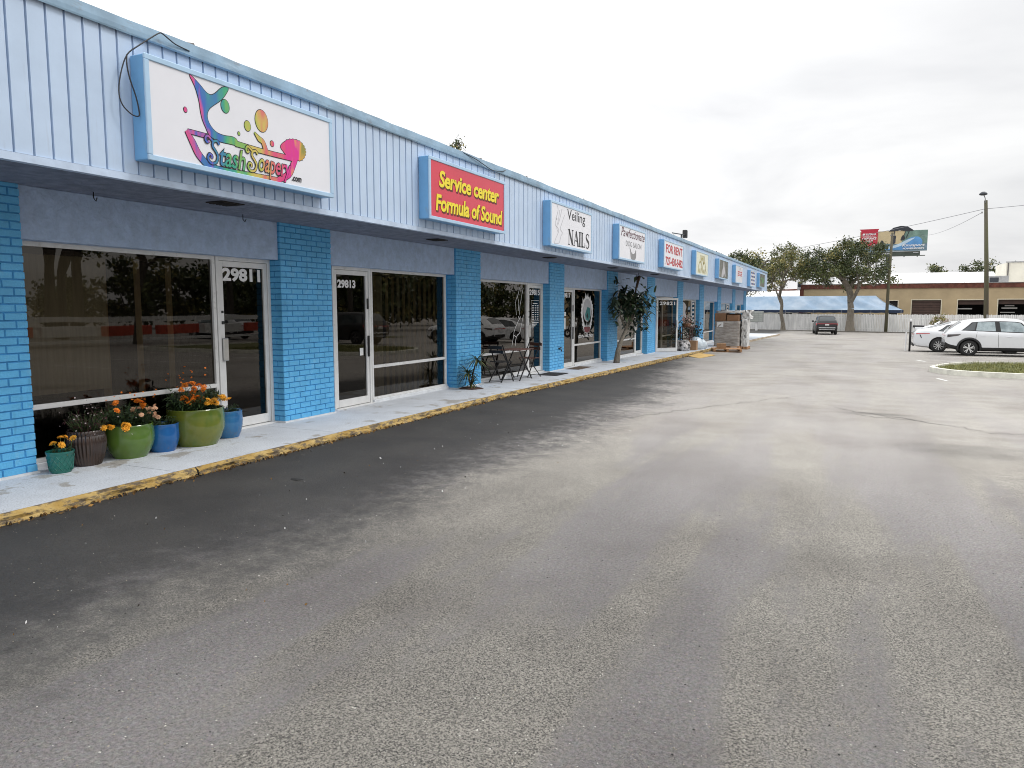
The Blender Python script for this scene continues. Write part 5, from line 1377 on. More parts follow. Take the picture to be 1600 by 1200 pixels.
# plant stand, blossoms, patterned ottoman, carton, bags
def zs_(y): return sw(y)
o_ = empty('ottoman', (-6.42, 30.35, zs_(30.3)), 'black and white patterned bundle on the walkway by the open door', 'ottoman')
w_ = MB(); w_.lathe([(.001, 0), (.22, 0), (.27, .05), (.29, .2), (.27, .36), (.2, .43), (.001, .45)], (-6.42, 30.35, zs_(30.3)), 18, fn=lambda t, z, i: 1 + .06 * math.sin(5 * t + z * 9)); w_.build('cover', M['zebra'], o_, True)
m_ = MB()
for a in range(4): m_.tube([(-6.42 + .2 * math.cos(a * 1.57 + .7), 30.35 + .2 * math.sin(a * 1.57 + .7), zs_(30.3) - .0), (-6.42 + .2 * math.cos(a * 1.57 + .7), 30.35 + .2 * math.sin(a * 1.57 + .7), zs_(30.3) + .06)], .02, 6)
m_.build('foot', M['iron'], o_)
ps = empty('plant_stand', (-6.55, 31.5, zs_(31.5)), 'reddish wooden stand carrying pale pink blossoms beside the open door', 'plant stand')
m_ = MB(); zb = zs_(31.5)
for (x, y) in ((-6.75, 31.3), (-6.35, 31.3), (-6.75, 31.75), (-6.35, 31.75)): m_.cbox(x - .02, x + .02, y - .02, y + .02, zb, zb + .95, .004)
m_.cbox(-6.80, -6.30, 31.25, 31.8, zb + .95, zb + .985, .005); m_.cbox(-6.76, -6.34, 31.28, 31.77, zb + .45, zb + .475, .005); m_.build('frame', M['wood_red'], ps)
fb = empty('blossom_basket', (-6.55, 31.5, zb + .985), 'heap of pale pink blossoms on the reddish stand', 'flowers')
m_ = MB(); m_.lathe([(.001, 0), (.16, 0), (.2, .12), (.19, .13), (.001, .12)], (-6.55, 31.5, zb + .986), 16); m_.build('basket', M['card2'], fb)
m_ = MB()
for i in range(260):
    c = (-6.55 + rk.gauss(0, .15), 31.5 + rk.gauss(0, .2), zb + 1.2 + rk.gauss(0, .13)); m_.leafquad(c, rk.uniform(.04, .09), rk.choice([0, 0, 0, 1]), .7, rk)
m_.build('blossoms', [M['pink'], M['leaf_dk']], fb)
def bushy(x, y, r, h, label, n=320):
    b = empty('potted_shrub', (x, y, zs_(y)), label, 'plant', 'dark shrubs outside the sixth shop')
    m_ = MB(); m_.lathe([(.001, 0), (.12, 0), (.16, .25), (.165, .28), (.14, .28), (.001, .25)], (x, y, zs_(y)), 18); m_.build('pot', M['iron'], b, True)
    m_ = MB()
    for i in range(n):
        c = (x + rk.gauss(0, r * .45), y + rk.gauss(0, r * .5), zs_(y) + .3 + abs(rk.gauss(h * .45, h * .25))); m_.leafquad(c, rk.uniform(.06, .14), rk.choice([0, 0, 1, 2]), .6, rk)
    m_.tube([(x, y, zs_(y) + .2), (x + .02, y, zs_(y) + h * .7)], .014, 5, 3); m_.build('leaves', [M['leaf_dk'], M['leaf_dk'], M['leaf_red'], M['bark_dk']], b)
bushy(-6.85, 30.9, .3, .85, 'dark potted shrub between open door and reddish stand'); bushy(-6.45, 32.45, .42, .95, 'larger dark potted shrub right of the reddish stand', 420)
carton(-6.36, -6.02, 31.05, 31.35, zs_(31.2) + .002, zs_(31.2) + .40, M['card'], 'upright brown carton on the walkway below the dark shrub')
bg_ = empty('plastic_bag', (-6.25, 32.4, zs_(32.4)), 'pale white and blue plastic bags heaped behind the brown carton', 'bags')
w_ = MB(); w_.lathe([(.001, 0), (.25, 0), (.32, .12), (.3, .3), (.22, .45), (.10, .52), (.001, .52)], (-6.28, 32.2, zs_(32.3)), 16, fn=lambda t, z, i: 1 + .12 * math.sin(3 * t + z * 14)); w_.build('bag', M['bag'], bg_, True)
w_ = MB(); w_.lathe([(.001, 0), (.22, 0), (.28, .1), (.25, .28), (.14, .40), (.001, .42)], (-6.18, 32.85, zs_(32.8)), 14, fn=lambda t, z, i: 1 + .12 * math.sin(4 * t + z * 11)); w_.build('bag', M['bag'], bg_, True)

# ================================================================== FAR SIDE OF THE LOT
def fy(x): return 86.2 - .27 * (x + 9)
mb = MB(); mb.add([(-30, fy(-30) - 1.4, g(85) + .03), (5.2, fy(5.2) - 1.4, g(82) + .03), (5.2, fy(5.2) + 3, g(82) + .03), (-30, fy(-30) + 3, g(85) + .03), (-30, fy(-30) - 1.4, g(85) - .3), (5.2, fy(5.2) - 1.4, g(82) - .3)], [(0, 1, 2, 3), (4, 5, 1, 0)])
o = mb.build('verge', M['verge']); tag(o, 'strip of dirt along the foot of the fence', 'verge', kind='structure')
mb = MB()
mb.obox((-30, fy(-30) - 1.45, g(85) + .02), (5.2, fy(5.2) - 1.45, g(82) + .02), .14, .18); o = mb.build('verge_kerb', mat('dark_kerb', (.16, .15, .13), .9, var=.3, vscale=2)); tag(o, 'low dark kerb before the fence', 'kerb', kind='structure')

fn = empty('board_fence', (-9, fy(-9), g(86)), 'weathered grey white board fence across the end of the lot', 'fence')
m_ = MB(); rk = random.Random(31); x = -24.0
while x < 16:
    wd = .145; h = 1.80 + rk.uniform(-.03, .03); y = fy(x) if x < 4.8 else 82.5 - .05 * (x - 4.8); zb = g(84) + .02; t_ = rk.uniform(-.01, .01)
    m_.add([(x, y + t_, zb), (x + wd - .012, y + t_, zb), (x + wd - .012, y + t_, zb + h - .05), (x + wd * .75, y + t_, zb + h), (x + wd * .2, y + t_, zb + h), (x, y + t_, zb + h - .05)], [(0, 1, 2, 3, 4, 5)])
    m_.add([(x + wd - .012, y + t_, zb), (x + wd - .012, y + .025, zb), (x + wd - .012, y + .025, zb + h - .05), (x + wd - .012, y + t_, zb + h - .05)], [(0, 1, 2, 3)])
    x += wd
m_.build('boards', M['fence'], fn)
m_ = MB()
for z in (.35, 1.45):
    m_.obox((-24, fy(-24) + .06, g(84) + z), (4.8, fy(4.8) + .06, g(84) + z), .05, .09); m_.obox((4.8, 82.56, g(84) + z), (16, 81.96, g(84) + z), .05, .09)
m_.build('rails', M['fence'], fn)
for k in range(17):
    x = -23.5 + k * 2.4; y = fy(x) if x < 4.8 else 82.5 - .05 * (x - 4.8); m_ = MB(); m_.cbox(x - .05, x + .05, y + .09, y + .19, g(84) - .2, g(84) + 1.75, .01); m_.build('post', M['fence'], fn)

# ---- trees
def make_tree(name, base, trunk_pts, trunk_r, crown_c, crown_r, ntips, nleaf, leafsize, mats, label, group, seed, bark='bark', pw=.58, gap=.4, spread=.42, low=-.6, wts=(5, 4, 2)):
    rk = random.Random(seed); t = empty(name, base, label, 'tree', group)
    nodes = [Vector(p) for p in trunk_pts]; par = [i - 1 for i in range(len(nodes))]; nt_ = len(nodes)
    C = Vector(crown_c); fk = nodes[-1]; tips = []
    clumps = [Vector((rk.gauss(0, 1), rk.gauss(0, 1), rk.gauss(0, 1))).normalized() for i in range(9)]
    while len(tips) < ntips:
        d = Vector((rk.gauss(0, 1), rk.gauss(0, 1), rk.gauss(0, 1))).normalized()
        if d.z < low: continue
        r_ = rk.uniform(.25, 1.0) * (1 + .22 * max(c.dot(d) for c in clumps) - .15)
        tips.append(C + Vector((d.x * crown_r[0], d.y * crown_r[1], d.z * crown_r[2])) * r_)
    tips.sort(key=lambda q: (q - fk).length)
    tipn = []
    seg = max(crown_r) * .13
    for q in tips:
        i0 = min(range(max(0, nt_ - 2), len(nodes)), key=lambda i: (nodes[i] - q).length + .50 * (nodes[i] - fk).length)
        a = nodes[i0]; n = max(1, int((q - a).length / seg)); last = i0
        for k in range(1, n + 1):
            p = a.lerp(q, k / n) + Vector((rk.gauss(0, seg * .16), rk.gauss(0, seg * .16), rk.gauss(0, seg * .12) + seg * .55 * math.sin(math.pi * k / n)))
            nodes.append(p); par.append(last); last = len(nodes) - 1
        tipn.append(last)
    cnt = [0] * len(nodes)
    for i in tipn:
        while i >= 0: cnt[i] += 1; i = par[i]
    r_ = [trunk_r * (c / ntips) ** pw if c else .01 for c in cnt]
    for i in range(nt_): r_[i] = trunk_r * (1.0 - .25 * i / max(1, nt_ - 1)) * (1.35 if i == 0 else 1)
    m_ = MB()
    for i in range(1, len(nodes)):
        m_.tube([nodes[par[i]], nodes[i]], [min(r_[par[i]], r_[i] * 1.5), r_[i]], 7 if r_[i] > .03 else 4, 0, False)
    m_.build('trunk', M[bark], t, True)
    lf = MB(); W = [0] * wts[0] + [1] * wts[1] + [2] * wts[2]
    src = [i for i in range(nt_, len(nodes)) if cnt[i] <= 2]
    mood = {i: rk.choice(W) for i in src}
    for k in range(nleaf):
        i = rk.choice(src); s_ = max(crown_r) * .085 * spread / .42
        c = nodes[i] + Vector((rk.gauss(0, s_), rk.gauss(0, s_), rk.gauss(0, s_ * .7)))
        lf.leafquad(c, leafsize * rk.uniform(.6, 1.4), mood[i] if rk.random() < .6 else rk.choice(W), .55, rk)
    lf.build('crown', mats, t)
    return t
TL = [M['tl1'], M['tl2'], M['tl3']]
gz = g(84)
make_tree('oak_tree', (-7.15, 84.1, gz), [(-7.15, 84.1, gz), (-7.2, 84.1, gz + .9), (-7.4, 84.0, gz + 1.8), (-7.35, 84.0, gz + 2.8)], .22, (-7.1, 84.2, 5.6), (3.0, 2.6, 2.5), 80, 5600, .18, TL, 'sparse yellowish oak nearest to the end of the shops', 'oak trees before the fence', 41, wts=(3, 5, 5), spread=.38)
make_tree('oak_tree', (-.62, 83.0, gz), [(-.62, 83.0, gz), (-.66, 83.0, gz + 1.2), (-.62, 83.0, gz + 2.4), (-.7, 83.0, gz + 3.0)], .38, (-1.1, 83.1, 5.1), (4.7, 3.4, 3.2), 150, 17000, .20, [M['tl1'], M['tl2'], M['tl3']], 'wide dark oak with thick trunk right of the black car', 'oak trees before the fence', 42, wts=(8, 5, 1), low=-.45, spread=.38)
make_tree('oak_tree', (-13.0, 95, g(95)), [(-13.0, 95, g(95)), (-12.9, 95, 2.2), (-12.7, 95, 3.2)], .28, (-10.2, 95, 6.0), (5.2, 3.0, 3.2), 60, 5200, .26, TL, 'yellowish oak crown rising behind the canopy at the end of the shops', 'oak trees before the fence', 46, wts=(3, 5, 4), spread=.46)
make_tree('background_tree', (-15.5, 78, g(78)), [(-15.5, 78, g(78)), (-15.4, 78, 2.5), (-15.3, 78, 4.0)], .25, (-12.5, 78, 5.8), (3.4, 2.2, 1.5), 40, 2000, .24, TL, 'dark tree top peeping over the far end of the shop roof', 'trees behind the buildings', 43, bark='bark_dk', wts=(8, 2, 1))
make_tree('background_tree', (-26.5, 46.5, 0), [(-26.5, 46.5, 0), (-26.4, 46.5, 6), (-26.2, 46.3, 9.0)], .28, (-25.9, 46.0, 11.3), (2.3, 2.0, 2.4), 34, 1700, .20, TL, 'small airy tree top above the roof between the red sign and the nail sign', 'trees behind the buildings', 44, bark='bark_dk', wts=(8, 2, 1), spread=.5)
for i, (x, y, cx, rx, h, lb) in enumerate(((12.0, 150, 12.5, 3.2, 9.0, 'low dark tree top behind the white roof left of the lamp pole'), (19.5, 150, 19.6, 4.4, 9.6, 'rounded dark tree top behind the white roof at the lamp pole'), (24.5, 152, 24.4, 3.4, 9.9, 'rounded dark tree top left of the cream block'), (5.2, 152, 6.0, 3.2, 7.6, 'faint low tree top behind the middle of the white roof'))):
    make_tree('background_tree', (x, y, -.95), [(x, y, -.95), (x, y, 3), (x + .1, y, 5)], .3, (cx, y, h - 2.6), (rx, 3, 2.8), 36, 2200, .36, TL, lb, 'trees behind the buildings', 50 + i, bark='bark_dk', wts=(6, 4, 1), spread=.55)
make_tree('small_bush', (7.2, 81.6, g(82)), [(7.2, 81.6, g(82)), (7.2, 81.6, g(82) + .5)], .06, (7.2, 81.6, .35), (.9, .6, .75), 30, 900, .14, [M['tl2'], M['tl3'], M['petal_wh']], 'pale flowering bush at the fence above the white sedan', None, 60, wts=(3, 4, 3), spread=.7)

# ---- blue canopy behind the fence
cv = empty('tarp_canopy', (-4.5, 89, g(89)), 'long pale blue tarpaulin canopy with navy edge behind the fence', 'canopy')
m_ = MB(); rk = random.Random(33); NX, NY = 60, 8
x0e, x1e, x0r, x1r = -16.0, 4.35, -14.2, 1.75
zE, zR, yF, yB = 1.42, 2.98, 87.6, 92.4
def canopy_pt(u, v):
    # v 0 eave front .. 1 ridge
    xa, xb = x0e + (x0r - x0e) * v, x1e + (x1r - x1e) * v
    x = xa + (xb - xa) * u
    sag = -.13 * math.sin(math.pi * v) * (1 + .8 * math.sin(u * 34)) + .09 * math.sin(u * 57 + v * 5) * math.sin(math.pi * v)
    return (x, yF + (90 - yF) * v, zE + (zR - zE) * v + sag)
for side in (0, 1):
    o = len(m_.v)
    for j in range(NY + 1):
        for i in range(NX + 1):
            p = canopy_pt(i / NX, j / NY); m_.v.append(p if side == 0 else (p[0], 180 - p[1], p[2]))
    for j in range(NY):
        for i in range(NX): q = o + j * (NX + 1) + i; m_.f.append((q, q + 1, q + NX + 2, q + NX + 1)); m_.m.append(0)
for xe, xr in ((x0e, x0r), (x1e, x1r)): m_.add([(xe, yF, zE), (xe, yB, zE), (xr, 90, zR)], [(0, 1, 2)])
m_.build('tarp', M['tarp'], cv, True)
m_ = MB()
for k in range(40):
    a, b = x0e + (x1e - x0e) * k / 40, x0e + (x1e - x0e) * (k + 1) / 40; m_.quad((a, yF - .03, zE - .26 - .04 * (k % 2)), (b, yF - .03, zE - .26 - .04 * ((k + 1) % 2)), (b, yF - .03, zE + .02), (a, yF - .03, zE + .02))
m_.quad((x1e + .03, yF, zE - .28), (x1e + .03, yB, zE - .28), (x1e + .03, yB, zE + .02), (x1e + .03, yF, zE + .02)); m_.build('valance', M['tarp_dk'], cv)
for k in range(8):
    m_ = MB(); x = x0e + .2 + k * (x1e - x0e - .4) / 7; m_.tube([(x, yF, g(88)), (x, yF, zE)], .035, 8); m_.build('post', M['grey_metal'], cv, True)
# dark stored stuff in the shade beneath
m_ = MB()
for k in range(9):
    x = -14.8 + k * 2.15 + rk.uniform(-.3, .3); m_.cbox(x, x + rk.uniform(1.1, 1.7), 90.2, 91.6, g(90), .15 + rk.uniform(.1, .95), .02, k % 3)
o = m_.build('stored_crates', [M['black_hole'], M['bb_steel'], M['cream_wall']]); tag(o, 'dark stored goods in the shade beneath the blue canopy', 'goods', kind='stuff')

# ---- tan garage building with brick cornice
gb = empty('garage_building', (-6.4, 98, -.9), 'tan block garage building with red brick cornice and dark roller doors', 'building')
zt, zc = 3.92, 4.46
doors = [(3.35, 4.25, 2.48, None), (5.71, 8.66, 2.55, 'garage_brown'), (10.34, 13.10, 2.54, 'black_hole'), (14.22, 17.6, 2.58, 'black_hole'), (19.2, 22.2, 2.58, 'garage_brown')]
m_ = MB(); x = -6.4
for (a, b, zt_, mm) in doors:
    m_.box(x, a, 98, 98.25, -.98, zt); m_.box(a, b, 98, 98.25, zt_, zt); x = b
m_.box(x, 26, 98, 98.25, -.98, zt); m_.box(-6.4, -6.15, 98.25, 118, -.98, zt); m_.build('wall', M['tan'], gb)
m_ = MB(); m_.box(-6.45, 26, 97.9, 98.3, zt + .003, zc); m_.box(-6.55, -6.1, 97.92, 99.0, -.98, zt - .01); m_.build('cornice', M['redbrick'], gb)
m_ = MB(); m_.box(-6.5, 26, 97.86, 98.35, zc + .003, zc + .05); m_.build('coping', M['grey_metal'], gb)
m_ = MB(); m_.box(-6.1, 26, 98.3, 118, zt - .1, zt); m_.build('roof', M['white_metal'], gb)
m_ = MB(); m_.box(-6.1, 26, 106, 106.2, -.98, zt - .12); m_.box(-6.1, 26, 98.3, 106, -1.02, -.96); m_.build('interior', M['black_hole'], gb)
for (a, b, zt_, mm) in doors:
    m_ = MB(); t = .10
    m_.box(a - t, a, 97.96, 98.1, -.95, zt_ + t); m_.box(b, b + t, 97.96, 98.1, -.95, zt_ + t); m_.box(a, b, 97.96, 98.1, zt_, zt_ + t)
    fr = m_.build('garage_door', M['tan_trim'], gb)
    if mm == 'garage_brown':
        m_ = MB(); n = 12
        for k in range(n): z = -.9 + k * (zt_ + .9) / n; m_.cbox(a, b, 98.1, 98.14, z, z + (zt_ + .9) / n - .03, .01)
        m_.build('slats', M['garage_brown'], fr)
    elif mm:
        m_ = MB(); m_.box(a, b, 98.3, 98.34, zt_ - .5, zt_); m_.build('slats', M['garage_brown'], fr)
    else:
        m_ = MB(); m_.box(a, b, 98.12, 98.15, -.9, zt_); m_.build('leaf', M['black_hole'], fr)
m_ = MB(); m_.box(10.5, 11.9, 99.2, 99.3, 1.50, 1.62); m_.build('light_strip', M['white_metal'], gb)
m_ = MB(); m_.box(14.9, 16.4, 100.2, 100.4, 1.55, 1.72); m_.box(15.2, 16.1, 100.2, 100.4, 1.85, 1.98); m_.box(14.8, 16.2, 100.2, 100.4, 1.1, 1.2); m_.build('rack', M['white_metal'], gb)
hv = empty('rooftop_unit', (15.4, 104, zt), 'grey rooftop air unit beside the lamp pole above the brick cornice', 'air unit')
m_ = MB(); m_.cbox(13.9, 15.9, 103.5, 104.6, zt + .02, zt + 1.5, .03); m_.build('casing', M['grey_metal'], hv)
m_ = MB(); m_.box(14.0, 14.9, 103.46, 103.5, zt + .2, zt + 1.3); m_.build('grille', M['bb_dark'], hv)
hv = empty('rooftop_unit', (-6.5, 98.6, zc), 'small white box on the left corner of the brick cornice', 'air unit')
m_ = MB(); m_.cbox(-6.9, -5.9, 98.35, 99.1, zt - .05, zc + .50, .03); m_.build('casing', M['white_metal'], hv)
m_ = MB(); m_.box(-6.8, -6.3, 98.31, 98.345, zt + .3, zc + .35); m_.build('grille', M['bb_dark'], hv)

# white roofed buildings behind
wr = empty('white_roofed_building', (10, 122, -.95), 'long low building with bright white sloped metal roof behind the garage', 'building')
m_ = MB(); m_.add([(1.0, 116, 4.4), (17.2, 116, 4.4), (17.2, 124, 6.75), (1.0, 124, 6.75)], [(0, 1, 2, 3)]); m_.box(1.0, 17.2, 124, 124.2, 4.0, 6.7)
for x in (5.1, 9.2, 13.2): m_.box(x - .05, x + .05, 116, 116.02, 4.3, 4.45); m_.add([(x - .06, 116, 4.45), (x + .06, 116, 4.45), (x + .06, 124, 6.80), (x - .06, 124, 6.80)], [(0, 1, 2, 3)])
m_.build('roof', M['white_metal'], wr)
m_ = MB(); m_.box(1.0, 17.2, 116.2, 123.8, -.95, 4.3); m_.build('wall', M['cream_wall'], wr)
cb = empty('cream_block', (20.5, 112, -.95), 'tall cream wall block with dark downpipe at the right edge', 'building')
m_ = MB(); m_.box(16.85, 27, 112, 120, -.95, 7.35); m_.build('wall', M['cream_wall'], cb)
m_ = MB(); m_.box(16.8, 19.5, 111.9, 112.1, 7.36, 7.5); m_.box(19.7, 27, 111.9, 112.1, 7.1, 7.2); m_.build('coping', M['grey_metal'], cb)
m_ = MB(); m_.tube([(17.05, 111.9, 4), (17.05, 111.9, 7.3)], .07, 6); m_.build('downpipe', M['alu_dark'], cb)
an = empty('white_annex', (-11, 100, -.95), 'low building with white sheet roof left of the brick corner', 'building')
m_ = MB(); m_.add([(-24, 99, 2.6), (-6.7, 99, 2.6), (-6.7, 108, 4.0), (-24, 108, 4.0)], [(0, 1, 2, 3)]); m_.build('roof', M['white_metal'], an)
m_ = MB(); m_.box(-24, -6.7, 99.1, 107.9, -.95, 2.5); m_.build('wall', M['cream_wall'], an)
m_ = MB(); m_.obox((-24, 108, 3.6), (-6.7, 108, 4.15), .15, .2); m_.build('ridge_trim', M['redbrick'], an)

# ---- billboard
bbY = 180
bb = empty('billboard', (6, bbY, -.95), 'large billboard with red clearance shield and blue boat on a dark steel frame', 'billboard')
m_ = MB(); m_.box(-.2, 12.75, bbY, bbY + .3, 13.7, 18.05); m_.build('panel', M['bb_sand'], bb)
def print_(name, polys, m2, d=.012):
    m_ = MB()
    for p in polys: poly(m_, p, 'y', bbY - d)
    return m_.build(name, m2, bb)
print_('printed_water', [[(-.2, 13.7), (12.75, 13.7), (12.75, 15.3), (8, 15.2), (3, 15.5), (-.2, 15.3)]], M['bb_water'], .01)
print_('printed_trees', [[(7.8, 15.2), (12.75, 15.2), (12.75, 18.05), (8.6, 18.05)]], M['bb_green'], .02)
print_('printed_boat', [smooth_pts([(4.2, 14.2), (6.3, 14.5), (8.0, 15.6), (9.6, 16.5), (10.8, 16.7), (11.6, 16.2), (11.8, 15.3), (10.9, 14.3), (8, 13.95)])], M['bb_blue'], .03)
print_('printed_hull_stripe', [smooth_pts([(5.0, 14.5), (7.2, 15.2), (9.0, 16.1), (10.4, 16.5), (9.8, 16.0), (8.0, 14.9), (6.0, 14.3)])], M['bb_pale'], .04)
print_('printed_people', [smooth_pts([(6.2, 15.3), (6.2, 16.2), (6.5, 17.0), (6.8, 16.9), (6.75, 16.2), (6.7, 15.5)]), smooth_pts([(7.7, 16.0), (8.0, 17.0), (8.4, 16.9), (8.5, 16.2)]), smooth_pts([(3.6, 14.2), (3.9, 15.9), (4.3, 16.0), (4.7, 15.2), (4.6, 14.2)])], M['bb_dark'], .05)
m_ = MB()
top = [(5.35, 17.95), (6.2, 18.7), (7.6, 19.05), (8.8, 18.95), (9.9, 18.2), (10.1, 17.95), (9.0, 17.85), (7.5, 18.1), (6.2, 17.95)]
poly(m_, top, 'y', bbY - .10); poly(m_, top, 'y', bbY + .10)
for i in range(len(top)): a, b = top[i], top[(i + 1) % len(top)]; m_.quad((a[0], bbY - .1, a[1]), (b[0], bbY - .1, b[1]), (b[0], bbY + .1, b[1]), (a[0], bbY + .1, a[1]))
m_.obox((9.3, bbY - .06, 18.0), (8.7, bbY - .06, 16.4), .1, .14); m_.obox((8.6, bbY - .06, 18.0), (8.1, bbY - .06, 16.4), .06, .1); m_.obox((6.5, bbY - .06, 18.0), (6.3, bbY - .06, 16.0), .06, .16); m_.build('boat_roof_cutout', M['bb_dark'], bb)
m_ = MB()
sh_ = [(-.35, 18.6), (3.52, 18.6), (3.3, 18.2), (3.25, 15.4), (1.6, 14.4), (.05, 15.4), (.0, 18.2)]
poly(m_, sh_, 'y', bbY - .14); poly(m_, sh_, 'y', bbY + .02)
for i in range(len(sh_)): a, b = sh_[i], sh_[(i + 1) % len(sh_)]; m_.quad((a[0], bbY - .14, a[1]), (b[0], bbY - .14, b[1]), (b[0], bbY + .02, b[1]), (a[0], bbY + .02, a[1]))
m_.build('shield', M['bb_red'], bb)
m_ = MB(); put_text(m_, 'YAMAHA', 'y', .85, 2.95, 17.25, 17.72, bbY - .16, offset=.03); poly(m_, circle_pts(.55, 17.48, .24), 'y', bbY - .16)
put_text(m_, 'CLEARANCE', 'y', .25, 3.05, 16.35, 16.85, bbY - .16, offset=.04, shear=.2); put_text(m_, 'EVENT', 'y', .85, 2.4, 15.75, 16.2, bbY - .16, offset=.04, shear=.2)
stroke(m_, [(.25, 15.45), (1.6, 14.7), (2.95, 15.45)], .12, 'y', bbY - .16); stroke(m_, [(.3, 17.05), (3.0, 17.05)], .05, 'y', bbY - .16)
put_text(m_, 'POWERSPORTS', 'y', 8.2, 12.2, 14.05, 14.40, bbY - .16, offset=.04); put_text(m_, 'Kingsport', 'y', 8.0, 12.3, 14.5, 15.2, bbY - .16, offset=.02, shear=.35)
m_.build('lettering', M['ink_white'], bb)
m_ = MB(); m_.box(-.3, 11.5, bbY + .1, bbY + .3, 12.75, 13.65); m_.box(-.4, 12.4, bbY - 1.2, bbY - .2, 12.6, 12.72)
for x in (1, 5, 8.5, 11): m_.box(x - .08, x + .08, bbY - 1.2, bbY + .3, 12.45, 12.6)
m_.tube([(5.5, bbY + .5, -.95), (5.5, bbY + .5, 13.6)], .5, 12); m_.build('steel_frame', M['bb_steel'], bb)
m_ = MB(); m_.box(4.2, 5.9, bbY - .02, bbY + .05, 13.1, 13.4); m_.box(10.2, 11.2, bbY - .02, bbY + .05, 13.25, 13.4); m_.build('owner_plate', M['ink_ltgrey'], bb)

# ---- poles and wires
lp = empty('lamp_pole', (8.42, 62, g(62)), 'tall weathered wooden pole with lamp head on a bent arm behind the white cars', 'lamp pole')
m_ = MB(); m_.tube([(8.42, 62, g(62) - .3), (8.15, 62, 4.5), (7.85, 62, 9.2)], [.165, .14, .105], 14); m_.build('pole', M['pole_wood'], lp, True)
m_ = MB(); m_.tube([(7.82, 61.9, 9.0), (7.78, 61.85, 9.35), (7.68, 61.8, 9.55)], .03, 8); m_.build('arm', M['grey_metal'], lp, True)
m_ = MB(); m_.lathe([(.001, .16), (.10, .15), (.2, .08), (.26, 0), (.25, -.05), (.15, -.09), (.001, -.10)], (7.64, 61.75, 9.62), 18); m_.build('lamp_head', M['bb_dark'], lp, True)
m_ = MB(); m_.tube([(8.40, 61.79, .85), (8.36, 61.79, 1.2)], .06, 8); m_.cbox(7.6, 7.7, 61.85, 61.95, 8.30, 8.42, .01); m_.build('bracket', M['grey_metal'], lp)
up = empty('utility_pole', (2.62, 82.0, g(82)), 'slim leaning wooden pole standing at the fence right of the wide oak', 'utility pole')
m_ = MB(); m_.tube([(2.62, 82.0, g(82) - .2), (2.66, 82.1, 4), (2.78, 82.2, 9.0)], [.16, .14, .115], 12); m_.build('pole', M['pole_wood'], up, True)
m_ = MB(); m_.cbox(2.6, 2.95, 82.1, 82.3, 8.7, 8.8, .01); m_.build('bracket', M['grey_metal'], up)
def wire(a, b, sag, r_, label, n=24):
    A, B_ = Vector(a), Vector(b); P = []
    for i in range(n + 1):
        t = i / n; p = A.lerp(B_, t); p.z -= sag * 4 * t * (1 - t); P.append(p)
    m_ = MB(); m_.tube(P, r_, 5); o = m_.build('overhead_wire', M['wire_grey'], smooth=True); tag(o, label, 'wire', 'overhead wires')
wire((7.80, 61.9, 8.60), (-20.5, 110, 8.5), .5, .018, 'upper overhead wire running left from the lamp pole to far behind the oaks')
wire((7.65, 61.9, 8.36), (9.7, 150, 14.4), .5, .018, 'lower overhead wire running from the lamp pole to behind the billboard')
wire((7.95, 62, 8.62), (24, 40, 8.2), .3, .016, 'overhead wire leaving the lamp pole to the right')

# ---- mailbox cluster, bollard, covered motorbike
mcx, mcy = -9.72, 82.6
mc = empty('mailbox_cluster', (mcx, mcy, g(mcy)), 'grey cluster of mailboxes on a post at the end of the walkway', 'mailbox')
m_ = MB(); m_.cbox(mcx - .68, mcx + .68, mcy - .2, mcy + .25, g(mcy) + .95, g(mcy) + 2.1, .02); m_.build('cabinet', mat('mailbox_grey', (.36, .38, .36), .5, var=.06), mc)
m_ = MB()
for i in range(3):
    for j in range(5): m_.cbox(mcx - .64 + i * .43, mcx - .24 + i * .43, mcy - .225, mcy - .2, g(mcy) + 1.0 + j * .215, g(mcy) + 1.19 + j * .215, .005)
m_.build('box_doors', mat('mailbox_door', (.44, .46, .43), .45, var=.08), mc)
m_ = MB(); m_.cbox(mcx - .12, mcx + .12, mcy - .1, mcy + .12, g(mcy), g(mcy) + .95, .01); m_.build('post', M['white_metal'], mc)
bo = empty('sign_post', (2.29, 39.2, g(39.2)), 'thin black post with white cap beside the rear of the white sedan', 'post')
m_ = MB(); m_.tube([(2.29, 39.2, g(39.2)), (2.29, 39.2, g(39.2) + 1.40)], .045, 10); m_.build('post', M['iron'], bo, True)
m_ = MB(); m_.lathe([(.001, .12), (.05, .10), (.055, .0), (.001, 0)], (2.29, 39.2, g(39.2) + 1.40), 12); m_.build('cap', M['ink_white'], bo)
m_ = MB(); m_.cbox(2.10, 2.16, 39.3, 39.36, g(39.2), g(39.2) + .9, .008); m_.build('stake', M['ink_white'], bo)
mo = empty('motorbike', (3.3, 50.3, g(50)), 'white and black motorbike seen beyond the white sedan', 'motorbike')
zc_ = g(50)
m_ = MB(); m_.lathe([(.16, -.06), (.30, -.06), (.32, 0), (.30, .06), (.16, .06)], (2.75, 50.3, zc_ + .32), 20, axis='y'); m_.build('wheel', M['rubber'], mo)
m_ = MB(); m_.lathe([(.16, -.06), (.30, -.06), (.32, 0), (.30, .06), (.16, .06)], (4.1, 50.3, zc_ + .32), 20, axis='y'); m_.build('wheel', M['rubber'], mo)
m_ = MB(); m_.tube([(2.7, 50.3, zc_ + .95), (3.1, 50.3, zc_ + .85), (3.6, 50.3, zc_ + .95), (3.9, 50.3, zc_ + 1.05)], [.10, .18, .2, .12], 10); m_.build('body', M['car_white'], mo, True)
